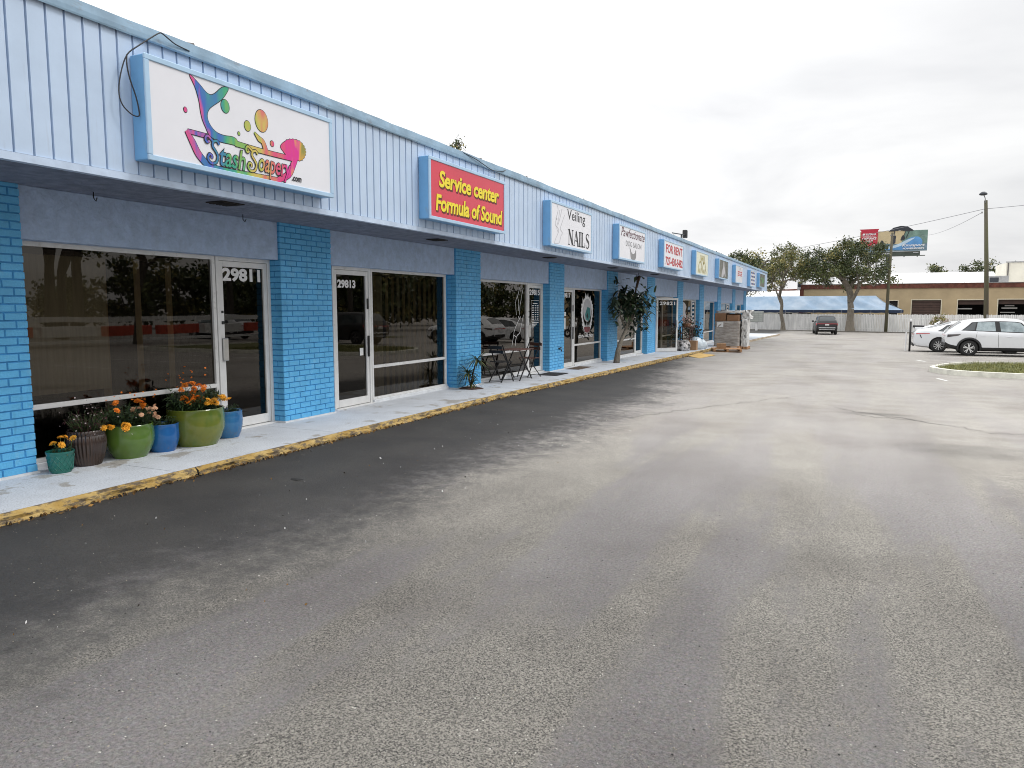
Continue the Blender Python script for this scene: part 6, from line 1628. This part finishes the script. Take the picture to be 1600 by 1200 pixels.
m_ = MB(); m_.tube([(2.6, 50.3, zc_ + 1.06), (3.2, 50.3, zc_ + 1.02)], [.07, .1], 8); m_.tube([(3.9, 50.3, zc_ + 1.1), (4.1, 50.3, zc_ + .32)], .04, 6); m_.tube([(3.85, 50.0, zc_ + 1.25), (3.85, 50.6, zc_ + 1.25)], .02, 6); m_.cbox(3.0, 3.7, 50.2, 50.4, zc_ + .35, zc_ + .75, .05); m_.tube([(2.75, 50.3, zc_ + .32), (3.2, 50.3, zc_ + .5)], .04, 6); m_.build('frame', M['iron'], mo)
m_ = MB(); m_.tube([(3.8, 50.3, zc_ + 1.12), (4.0, 50.3, zc_ + 1.35)], [.14, .04], 8); m_.build('windscreen', M['car_white'], mo)

mo.location.x += .45
# ---- kerbed grass island and painted bay lines
isl = smooth_pts([(2.0, 24.5), (2.15, 25.6), (2.8, 27.4), (4.0, 28.6), (6, 29.0), (14, 29.0), (14, 22.3), (6, 22.4), (3.6, 22.75), (2.5, 23.3)], True, 5)
isl = [p for p in isl if p[0] < 14.05]
def inset(P, d):
    return grow_poly(P, -d)
m_ = MB(); A = isl; B_ = inset(isl, .16); k = len(A)
for (x, y) in A: m_.v.append((x, y, g(y) - .02))
for (x, y) in grow_poly(A, -.02): m_.v.append((x, y, g(y) + .14))
for (x, y) in B_: m_.v.append((x, y, g(y) + .145))
for (x, y) in B_: m_.v.append((x, y, g(y) + .06))
for r_ in range(3):
    for i in range(k): m_.f.append((r_ * k + i, r_ * k + (i + 1) % k, (r_ + 1) * k + (i + 1) % k, (r_ + 1) * k + i)); m_.m.append(0)
o = m_.build('island_kerb', M['kerb_conc']); tag(o, 'pale concrete kerb round the grass island', 'kerb', kind='structure')
bm_pts = B_
m_ = MB(); bm2 = bmesh.new(); vs = [bm2.verts.new((x, y, g(y) + .09)) for (x, y) in B_]; f_ = bm2.faces.new(vs); bmesh.ops.triangulate(bm2, faces=[f_]); bm2.verts.index_update()
m_.add([v.co[:] for v in bm2.verts], [[v.index for v in f.verts] for f in bm2.faces]); bm2.free()
o = m_.build('island_turf', M['grass']); tag(o, 'turf bed of the parking island', 'turf', kind='structure')
m_ = MB(); rk = random.Random(77)
for i in range(16000):
    x = 2.2 + 7.8 * rk.random(); y = 22.6 + 6.2 * rk.random()
    if x < 3.2 and abs(y - 25.0) > 2.2 * math.sqrt(max(0, (x - 2.15) / 1.1)): continue
    if x < 4.2 and not (23.0 < y < 28.3): continue
    m_.blade((x, y, g(y) + .085), (rk.gauss(0, .5), rk.gauss(0, .5), 1), rk.uniform(.06, .15), .014, .7, 0, 2)
o = m_.build('grass', M['grass_blade']); tag(o, 'short yellowish green grass on the kerbed island', 'grass', kind='stuff')
m_ = MB()
def line(p0, p1, wd=.1):
    a, b = Vector(p0), Vector(p1); d = (b - a).normalized(); nn = Vector((-d.y, d.x)) * wd / 2
    m_.quad(*[(q.x, q.y, g(q.y) + .005) for q in (a - nn, b - nn, b + nn, a + nn)])
for y in (30.6, 34.0, 38.2, 41.4, 44.6, 47.8): line((3.0, y), (8.6, y))
line((2.05, 31.2), (2.3, 30.3), .10); line((1.95, 21.9), (2.1, 21.1), .08)
for y in (20, 17, 14, 11, 8, 5): line((4.2, y), (9.4, y))
o = m_.build('bay_line', M['line_white']); tag(o, 'worn white parking bay lines', 'markings', kind='structure')

# ================================================================== CARS
def interp(x, tab):
    xs_, ys_ = zip(*tab); return float(np.interp(x, xs_, ys_))
def ease(x, tab):
    # smooth interpolation through the table
    for i in range(len(tab) - 1):
        if tab[i][0] <= x <= tab[i + 1][0]:
            a, b = tab[i], tab[i + 1]; h = b[0] - a[0]; t = (x - a[0]) / h
            def sl(j):
                if j <= 0 or j >= len(tab) - 1:
                    jj = 0 if j <= 0 else len(tab) - 2; return (tab[jj + 1][1] - tab[jj][1]) / (tab[jj + 1][0] - tab[jj][0])
                s0 = (tab[j][1] - tab[j - 1][1]) / (tab[j][0] - tab[j - 1][0]); s1 = (tab[j + 1][1] - tab[j][1]) / (tab[j + 1][0] - tab[j][0])
                return 0 if s0 * s1 <= 0 else 2 * s0 * s1 / (s0 + s1)
            m0, m1 = sl(i) * h, sl(i + 1) * h
            return (2 * t ** 3 - 3 * t ** 2 + 1) * a[1] + (t ** 3 - 2 * t ** 2 + t) * m0 + (-2 * t ** 3 + 3 * t ** 2) * b[1] + (t ** 3 - t ** 2) * m1
    return tab[0][1] if x < tab[0][0] else tab[-1][1]

def make_car(spec, name, label, loc, rz, paint, group='parked cars', glass='car_glass', plate=None):
    c = local(empty(name, loc, label, 'car', group, rz))
    L, Wd = spec['L'], spec['W']; roof, belt, sill, hwt = spec['roof'], spec['belt'], spec['sill'], spec['hw']
    rw, fw, wr_ = spec['rw'], spec['fw'], spec['wr']
    N = 72
    X = [L * (.5 - .5 * math.cos(math.pi * i / N)) * .5 + L * i / N * .5 for i in range(N + 1)]
    def sect(x):
        hw = ease(x, hwt) * Wd / 2; zb = ease(x, sill); zl = ease(x, belt); zr = max(ease(x, roof), zl + .02)
        cab = min(1, max(0, (zr - zl - .02) / .42))
        hr = hw * (.90 - .17 * cab)
        return [(0, zb), (hw * .84, zb), (hw * .955, zb + .06), (hw * .985, zb + .16), (hw * .97, (zb + zl) * .5 - .03), (hw * 1.0, zl - .17), (hw * .985, zl - .06), (hw * .945, zl), (hr * 1.015, zr - .065 * cab - .012), (hr * .95, zr - .022 * cab), (hr * .72, zr + .005), (hr * .36, zr + .022), (0, zr + .028)]
    K = 13
    m_ = MB()
    for x in X:
        s_ = sect(x)
        for (y, z) in s_: m_.v.append((x, y, z))
        for (y, z) in reversed(s_[1:-1]): m_.v.append((x, -y, z))
    T = 2 * K - 2
    for i in range(N):
        for j in range(T): m_.f.append((i * T + j, i * T + (j + 1) % T, (i + 1) * T + (j + 1) % T, (i + 1) * T + j)); m_.m.append(0)
    m_.f.append(tuple(range(T))); m_.m.append(0)
    m_.f.append(tuple(N * T + j for j in reversed(range(T)))); m_.m.append(0)
    bo_ = m_.build('body', [M[paint], M['car_trim']], c)
    # wheel arches cut out of the shell
    bm = bmesh.new(); bm.from_mesh(bo_.data); bmesh.ops.recalc_face_normals(bm, faces=bm.faces); bm.to_mesh(bo_.data); bm.free()
    cut = MB()
    for xw in (rw, fw):
        for sy in (-1, 1):
            cut2 = MB(); ra = wr_ * 1.16
            o = len(cut.v); n = 28
            for yy_ in (sy * (Wd / 2 - .30), sy * (Wd / 2 + .2)):
                for k_ in range(n): t = 2 * math.pi * k_ / n; cut.v.append((xw + ra * math.cos(t), yy_, wr_ + .0 + ra * math.sin(t)))
            for k_ in range(n): cut.f.append((o + k_, o + (k_ + 1) % n, o + n + (k_ + 1) % n, o + n + k_)); cut.m.append(0)
            cut.f.append(tuple(o + k_ for k_ in reversed(range(n)))); cut.m.append(0); cut.f.append(tuple(o + n + k_ for k_ in range(n))); cut.m.append(0)
    co = cut.build('cutter', [M['car_trim']])
    bm = bmesh.new(); bm.from_mesh(co.data); bmesh.ops.recalc_face_normals(bm, faces=bm.faces); bm.to_mesh(co.data); bm.free()
    md = bo_.modifiers.new('b', 'BOOLEAN'); md.object = co; md.operation = 'DIFFERENCE'; md.solver = 'EXACT'
    try: md.material_mode = 'TRANSFER'
    except Exception: pass
    ld = co.location.copy(); lc = c.location.copy(); lr = c.rotation_euler.z
    c.location = (0, 0, 0); c.rotation_euler.z = 0
    bpy.context.view_layer.update()
    dg = bpy.context.evaluated_depsgraph_get(); nm = bpy.data.meshes.new_from_object(bo_.evaluated_get(dg))
    bo_.modifiers.remove(md); bo_.data = nm; nm.name = 'body'
    bpy.data.objects.remove(co)
    c.location = lc; c.rotation_euler.z = lr
    # lower body in bare plastic
    for p in nm.polygons:
        if spec.get('clad', 0) and p.center.z < ease(p.center.x, sill) + spec['clad'] and p.material_index == 0: p.material_index = 1
    smooth_by_angle(bo_, 32)
    # surfaces for glass and lamps
    def side_pt(x, t, sy, out=.006):
        s_ = sect(x); a, b = Vector(s_[7]), Vector(s_[8]); p = a.lerp(b, t); d = (b - a).normalized(); nn = Vector((d.y, -d.x)); nn = nn if nn.x > 0 else -nn
        p = p + nn * out; return (x, p.x * sy, p.y)
    def low_pt(x, z, sy, out=.006):
        s_ = sect(x); pts = s_[1:9]
        for (a, b) in zip(pts[:-1], pts[1:]):
            if a[1] <= z <= b[1]: t = (z - a[1]) / max(1e-6, b[1] - a[1]); return (x, (a[0] + (b[0] - a[0]) * t + out) * sy, z)
        return (x, (pts[-1][0] + out) * sy, z)
    def top_z(x, y):
        s_ = sect(x)[8:][::-1]; return float(np.interp(abs(y), [q[0] for q in s_], [q[1] for q in s_]))
    W_ = spec['windows']; B0, B1, T0, T1 = W_[0][1] - .07, W_[-1][2] + .08, W_[0][3] - .05, W_[-1][4] + .05
    for sy in (1, -1):
        m_ = MB(); nu, nv = 24, 6
        for j in range(nv + 1):
            t = .04 + .92 * j / nv; a, b = B0 + (T0 - B0) * j / nv, B1 + (T1 - B1) * j / nv
            for i in range(nu + 1): m_.v.append(side_pt(a + (b - a) * i / nu, t, sy, .003))
        for j in range(nv):
            for i in range(nu): q = j * (nu + 1) + i; m_.f.append((q, q + 1, q + nu + 2, q + nu + 1)); m_.m.append(0)
        m_.build('window_trim', M['car_trim'], c, True)
    for (wname, xb0, xb1, xt0, xt1, gm) in spec['windows']:
        for sy in (1, -1):
            m_ = MB(); nu, nv = 10, 5
            for j in range(nv + 1):
                t = .10 + .80 * j / nv
                a, b = xb0 + (xt0 - xb0) * j / nv, xb1 + (xt1 - xb1) * j / nv
                for i in range(nu + 1): m_.v.append(side_pt(a + (b - a) * i / nu, t, sy))
            for j in range(nv):
                for i in range(nu): q = j * (nu + 1) + i; m_.f.append((q, q + 1, q + nu + 2, q + nu + 1)); m_.m.append(0)
            m_.build('side_window', M[gm or glass], c, True)
    for (wname, x0, x1, fr0, fr1) in spec['screens']:
        m_ = MB(); nu, nv = 12, 8
        for j in range(nv + 1):
            x = x0 + (x1 - x0) * j / nv; hh = sect(x)[8][0] * (fr0 + (fr1 - fr0) * j / nv)
            for i in range(nu + 1): y = -hh + 2 * hh * i / nu; m_.v.append((x + (-.006 if x0 < L / 2 else .006), y, top_z(x, y) + .007))
        for j in range(nv):
            for i in range(nu): q = j * (nu + 1) + i; m_.f.append((q, q + 1, q + nu + 2, q + nu + 1)); m_.m.append(0)
        m_.build(wname, M['car_glass'], c, True)
    for (nm_, mm, corners) in spec['patches']:
        for sy in (1, -1):
            m_ = MB(); nu, nv = 8, 3
            (xa, za), (xb, zb_), (xc, zc2), (xd, zd) = corners
            for j in range(nv + 1):
                v = j / nv
                for i in range(nu + 1):
                    u = i / nu; x = (xa * (1 - u) + xb * u) * (1 - v) + (xd * (1 - u) + xc * u) * v; z = (za * (1 - u) + zb_ * u) * (1 - v) + (zd * (1 - u) + zc2 * u) * v
                    m_.v.append(low_pt(x, z, sy))
            for j in range(nv):
                for i in range(nu): q = j * (nu + 1) + i; m_.f.append((q, q + 1, q + nu + 2, q + nu + 1)); m_.m.append(0)
            m_.build(nm_, M[mm], c, True)
    for (nm_, mm, y0, y1, z0, z1, dep) in spec['rear']:
        m_ = MB(); m_.cbox(-dep, .05, y0, y1, z0, z1, .01); m_.build(nm_, M[mm], c)
    for (xs0, xs1) in spec['seams']:
        m_ = MB()
        for sy in (1, -1):
            P = [low_pt(xs0 + (xs1 - xs0) * t, ease(xs0, sill) + .12 + (ease(xs0, belt) - ease(xs0, sill) - .15) * t, sy, .002) for t in np.linspace(0, 1, 8)]; m_.tube(P, .006, 4)
        m_.build('door_seam', M['car_trim'], c)
    for xh in spec['handles']:
        for sy in (1, -1):
            m_ = MB(); p = low_pt(xh, ease(xh, belt) - .15, sy, .012); m_.cbox(xh - .09, xh + .09, min(p[1], p[1] - sy * .03), max(p[1], p[1] - sy * .03), p[2] - .016, p[2] + .016, .006); m_.build('door_handle', M[paint], c)
    for sy in (1, -1):
        xm = spec['mirror']; p = side_pt(xm, .12, sy, .02); m_ = MB(); ya, yb = sorted((p[1], p[1] + sy * .20)); m_.cbox(xm - .07, xm + .10, ya, yb, p[2] + .0, p[2] + .15, .03); m_.build('wing_mirror', [M[paint]], c)
    # wheels
    for xw in (rw, fw):
        for sy in (1, -1):
            yc = sy * (Wd / 2 - .13)
            m_ = MB(); h = .105
            m_.lathe([(wr_ * .66, -h), (wr_ * .90, -h * 1.02), (wr_ * .97, -h * .85), (wr_, -h * .55), (wr_, h * .55), (wr_ * .97, h * .85), (wr_ * .90, h * 1.02), (wr_ * .66, h), (wr_ * .6, h * .5), (wr_ * .6, -h * .5), (wr_ * .66, -h)], (xw, yc, wr_), 32, axis='y'); wh = m_.build('wheel', M['rubber'], c, True)
            m_ = MB(); yo = yc + sy * h * .80; R_ = wr_ * .655
            m_.disc((xw, yo - sy * .045, wr_), R_, 28, 1, 'y')
            m_.lathe([(R_, -.03), (R_, .012), (R_ * .93, .014), (R_ * .90, -.02)], (xw, yo, wr_), 32, axis='y')
            for k_ in range(spec['spokes']):
                t = 2 * math.pi * k_ / spec['spokes'] + .3; dt = .20
                for sg in ((-1, 1) if spec['spokes'] == 5 else (0,)):
                    a = (xw + R_ * .16 * math.cos(t), yo, wr_ + R_ * .16 * math.sin(t)); b = (xw + R_ * .95 * math.cos(t + sg * dt), yo, wr_ + R_ * .95 * math.sin(t + sg * dt)); m_.obox(a, b, .035, .03, 0, (0, 1, 0))
            m_.lathe([(.001, .012 * sy), (R_ * .2, .012 * sy), (R_ * .22, -.02 * sy)], (xw, yo, wr_), 14, axis='y'); m_.build('rim', [M[spec['rim']], M['car_trim']], wh)
            m_ = MB()
            if spec.get('ring'):
                ya = sy * (Wd / 2 * ease(xw, hwt) * .985); n = 22; ra, rb2 = wr_ * 1.14, wr_ * 1.36
                for k_ in range(n + 1):
                    t = math.pi * (k_ / n * 1.16 - .08); 
                    for rr_, oo in ((ra, .012), (rb2, .012), (rb2, -.03)): m_.v.append((xw + rr_ * math.cos(t), ya + sy * oo, wr_ + rr_ * math.sin(t)))
                for k_ in range(n):
                    for q in range(2): m_.f.append((3 * k_ + q, 3 * k_ + q + 1, 3 * k_ + q + 4, 3 * k_ + q + 3)); m_.m.append(0)
                m_.build('arch_cladding', M['car_trim'], c, True)
    return c
cross = dict(L=4.35, W=1.82, rw=.86, fw=3.50, wr=.335, spokes=5, rim='chrome', ring=True, clad=.17,
    roof=[(0, .92), (.10, 1.05), (.28, 1.22), (.62, 1.44), (1.1, 1.525), (1.8, 1.56), (2.4, 1.545), (2.75, 1.48), (3.15, 1.24), (3.40, 1.06), (3.7, 1.02), (4.15, .92), (4.35, .70)],
    belt=[(0, .90), (.1, .98), (.5, 1.06), (1.2, 1.03), (2.5, .98), (3.3, .96), (3.8, .92), (4.2, .82), (4.35, .66)],
    sill=[(0, .42), (.15, .33), (.5, .26), (1, .22), (3.4, .22), (4.0, .24), (4.35, .34)],
    hw=[(0, .80), (.08, .88), (.3, .965), (.8, 1.0), (2.2, 1.0), (3.4, .985), (4.0, .92), (4.25, .82), (4.35, .70)],
    windows=[('q', .62, 1.02, .98, 1.10, 'car_glass'), ('r', 1.08, 1.78, 1.14, 1.74, 'car_glass_lt'), ('f', 1.96, 3.06, 1.90, 2.62, 'car_glass_lt')],
    screens=[('rear_window', .16, .56, .86, .90), ('windscreen', 2.74, 3.28, .94, .90)],
    patches=[('tail_light', 'tail_clear', [(.06, .78), (.46, .86), (.56, .93), (.07, .90)]), ('headlight', 'tail_clear', [(3.85, .70), (4.22, .66), (4.2, .76), (3.8, .80)])],
    rear=[('bumper_trim', 'car_trim', -.62, .62, .40, .55, .02), ('number_plate', 'plate', -.2, .2, .68, .80, .015), ('tail_light', 'tail_red', -.66, .66, .84, .88, .012)],
    seams=[(1.90, 1.86), (3.10, 3.02), (1.02, 1.12)], handles=[1.32, 2.25], mirror=2.86)
sedan = dict(L=4.75, W=1.84, rw=1.02, fw=3.82, wr=.335, spokes=10, rim='chrome', ring=False, clad=0,
    roof=[(0, .88), (.12, 1.0), (.5, 1.08), (1.0, 1.22), (1.6, 1.40), (2.1, 1.44), (2.6, 1.43), (3.0, 1.33), (3.45, 1.08), (3.8, .98), (4.4, .86), (4.75, .62)],
    belt=[(0, .86), (.12, .97), (.5, 1.02), (1.2, .96), (2.5, .92), (3.5, .92), (4.2, .82), (4.6, .70), (4.75, .58)],
    sill=[(0, .36), (.15, .27), (.6, .22), (1.2, .19), (3.6, .19), (4.4, .2), (4.75, .28)],
    hw=[(0, .80), (.08, .88), (.35, .96), (.9, 1.0), (2.4, 1.0), (3.8, .985), (4.4, .92), (4.65, .8), (4.75, .68)],
    windows=[('q', 1.0, 1.30, 1.35, 1.45, 'car_glass'), ('r', 1.36, 2.12, 1.50, 2.08, None), ('f', 2.24, 3.36, 2.2, 2.9, None)],
    screens=[('rear_window', .62, 1.50, .84, .94), ('windscreen', 2.95, 3.5, .95, .92)],
    patches=[('tail_light', 'tail_red', [(.03, .83), (.62, .86), (.66, .89), (.04, .875)]), ('bumper_slash', 'car_trim', [(.30, .66), (.34, .66), (.27, .82), (.23, .82)]), ('headlight', 'tail_clear', [(4.25, .62), (4.62, .56), (4.6, .64), (4.2, .72)])],
    rear=[('bumper_trim', 'car_trim', -.62, .62, .28, .42, .02), ('number_plate', 'plate', -.2, .2, .62, .74, .015), ('tail_light', 'tail_red', -.66, .66, .80, .86, .012)],
    seams=[(2.20, 2.16), (3.36, 3.30), (1.3, 1.4)], handles=[1.6, 2.55], mirror=3.1)
suv = dict(L=4.65, W=1.88, rw=.92, fw=3.66, wr=.36, spokes=5, rim='alloy_dk', ring=False, clad=.12,
    roof=[(0, 1.02), (.07, 1.16), (.22, 1.40), (.45, 1.62), (.9, 1.68), (1.8, 1.70), (2.5, 1.68), (2.9, 1.58), (3.3, 1.28), (3.5, 1.14), (3.9, 1.10), (4.4, 1.0), (4.65, .76)],
    belt=[(0, 1.0), (.1, 1.08), (.5, 1.12), (1.2, 1.10), (2.6, 1.06), (3.4, 1.04), (4.0, 1.0), (4.5, .88), (4.65, .72)],
    sill=[(0, .48), (.15, .38), (.5, .30), (1, .25), (3.6, .25), (4.3, .28), (4.65, .38)],
    hw=[(0, .86), (.06, .93), (.25, .98), (.8, 1.0), (2.2, 1.0), (3.6, .985), (4.3, .93), (4.55, .83), (4.65, .72)],
    windows=[('q', .5, 1.06, .62, 1.06, None), ('r', 1.14, 1.92, 1.14, 1.88, None), ('f', 2.04, 3.2, 2.02, 2.74, None)],
    screens=[('rear_window', .10, .40, .84, .90), ('windscreen', 2.88, 3.42, .94, .90)],
    patches=[('tail_light', 'tail_red', [(.03, .86), (.36, .92), (.42, 1.02), (.04, 1.02)]), ('headlight', 'tail_clear', [(4.1, .78), (4.5, .72), (4.46, .84), (4.05, .90)])],
    rear=[('bumper_trim', 'chrome', -.70, .70, .60, .66, .03), ('number_plate', 'plate', -.17, .17, .84, .97, .03), ('tail_light', 'tail_red', -.80, .80, .96, 1.01, .02), ('exhaust_trim', 'chrome', -.66, .66, .44, .48, .03)],
    seams=[(1.98, 1.95), (3.2, 3.14), (1.05, 1.12)], handles=[1.4, 2.35], mirror=3.0)
yc1 = 36.75
c_cross = make_car(cross, 'parked_car', 'white crossover with black wheel arches parked nearest in front of the white sedan', (3.42, yc1, g(yc1) - .01), 0, 'car_white')
yc2 = 39.75
c_sedan = make_car(sedan, 'parked_car', 'white sedan with thin red tail lights half hidden behind the white crossover', (2.42, yc2, g(yc2) - .01), 0, 'car_white')
c_suv = make_car(suv, 'parked_car', 'black sport utility car seen from behind near the fence', (-2.42, 72.3, g(73)), R(97), 'car_black')

# ================================================================== WHAT THE SHOP GLASS MIRRORS (the lot to the right)
def copy_car(src, label, loc, rz):
    n = src.copy(); COL.objects.link(n); n.location = loc; n.rotation_euler = (0, 0, rz); n['label'] = label
    for ch in list(src.children):
        k = ch.copy(); COL.objects.link(k); k.parent = n
        for gch in list(ch.children): q = gch.copy(); COL.objects.link(q); q.parent = k
    return n
copy_car(c_cross, 'white crossover parked alone in the open bays right of the camera', (20.6, 35.2, g(35.2)), 0)
copy_car(c_suv, 'black sport utility car parked facing the island right of the camera', (8.2, 32.2, g(32)), 0)
copy_car(c_sedan, 'white sedan parked in the second row across the lot', (17.8, 35, g(35)), R(180))
br_ = empty('road_barrier', (19, 22, 0), 'long orange and white road barrier across the lot', 'barrier')
for k in range(9):
    y = 12 + k * 3.1; m_ = MB(); m_.cbox(19, 19.3, y, y + 2.7, .30, .80, .03, 0); m_.build('panel', M['barrier_or' if k % 3 else 'barrier_wh'], br_)
m_ = MB(); m_.box(19.05, 19.25, 12, 39.8, 1.0, 1.25); m_.box(18.9, 19.4, 12, 39.8, .0, .12); m_.build('rail', M['barrier_wh'], br_)
mb = MB(); mb.add([(14.6, -10, .03), (18.2, -10, .03), (18.2, 45, .03 + g(45)), (14.6, 45, .03 + g(45))], [(0, 1, 2, 3)]); o = mb.build('grass_verge', M['grass']); tag(o, 'grass verge along the road side of the lot', 'grass', kind='structure')
src = make_tree('verge_tree', (16.5, 15.5, 0), [(16.5, 15.5, 0), (16.55, 15.6, 1.0), (16.5, 15.6, 2.0)], .16, (16.5, 15.6, 4.3), (2.3, 2.3, 2.2), 44, 1500, .2, TL, 'thin branchy tree on the verge nearest to the camera', 'trees on the road verge', 71, bark='bark_dk')
for i, (x, y, sc_, lb) in enumerate(((16.2, 24, 1.15, 'taller branchy tree on the verge behind the orange barrier'), (17, 33, .9, 'small branchy tree on the verge opposite the nail shop'), (26, 18, 1.9, 'big tree across the road beside the red banded shop'), (33, 22, 2.3, 'broad tree across the road before the red banded shop'), (36, 13, 2.4, 'broad tree across the road nearest to the camera'), (24, 25.5, 1.7, 'round tree across the road behind the white barrier panel'), (38, 36, 2.5, 'tall tree across the road past the red banded shop'), (34, 46, 2.4, 'tall tree across the road furthest along the lot'), (22, 48, 1.6, 'round tree on the verge furthest along the lot'), (30, 29, 2.2, 'biggest tree across the road'), (27, 40, 1.8, 'dark tree across the road at the far end'), (30, 8, 2.0, 'dark tree across the road beside the camera'))):
    n = copy_car(src, lb, (x, y, 0), i * 1.3); n.scale = (sc_,) * 3
rs = empty('roadside_shop', (46, 24, 0), 'low shop with red roof band across the road', 'building')
m_ = MB(); m_.box(44, 56, 15, 34, 0, 2.9); m_.build('wall', M['store_wall'], rs)
m_ = MB(); m_.box(43.6, 56.2, 14.8, 34.2, 2.9, 3.9); m_.build('roof_band', M['store_red'], rs)
m_ = MB()
for k in range(4): m_.box(43.9, 44, 16 + k * 4.5, 19.4 + k * 4.5, .6, 2.5)
m_.build('window', M['black_hole'], rs)

hs_ = make_tree('roadside_tree', (60, 30, 0), [(60, 30, 0), (60, 30.1, .6), (60, 30, 1.1)], .2, (60, 30, 3.2), (4.2, 4.2, 3.2), 60, 3600, .5, TL, 'bushy tree in the row across the road', 'bushy trees across the road', 90, bark='bark_dk', low=-.95, wts=(8, 2, 1), spread=.6)
rk = random.Random(91)
for i, (x, y) in enumerate(((58, 4), (62, 16), (64, 42), (60, 50), (57, 57), (54, 64), (51, 71), (48, 78), (45, 85), (40, 92), (36, 100), (33, 108), (58, 10), (62, 24), (61, 36), (30, 60), (27, 70))):
    n = copy_car(hs_, 'bushy tree in the row across the road', (x, y, -.6), i * 1.7); k_ = rk.uniform(.8, 1.25); n.scale = (k_,) * 3

# remove the builder's own flags
for o in list(bpy.data.objects):
    if '_local' in o: del o['_local']
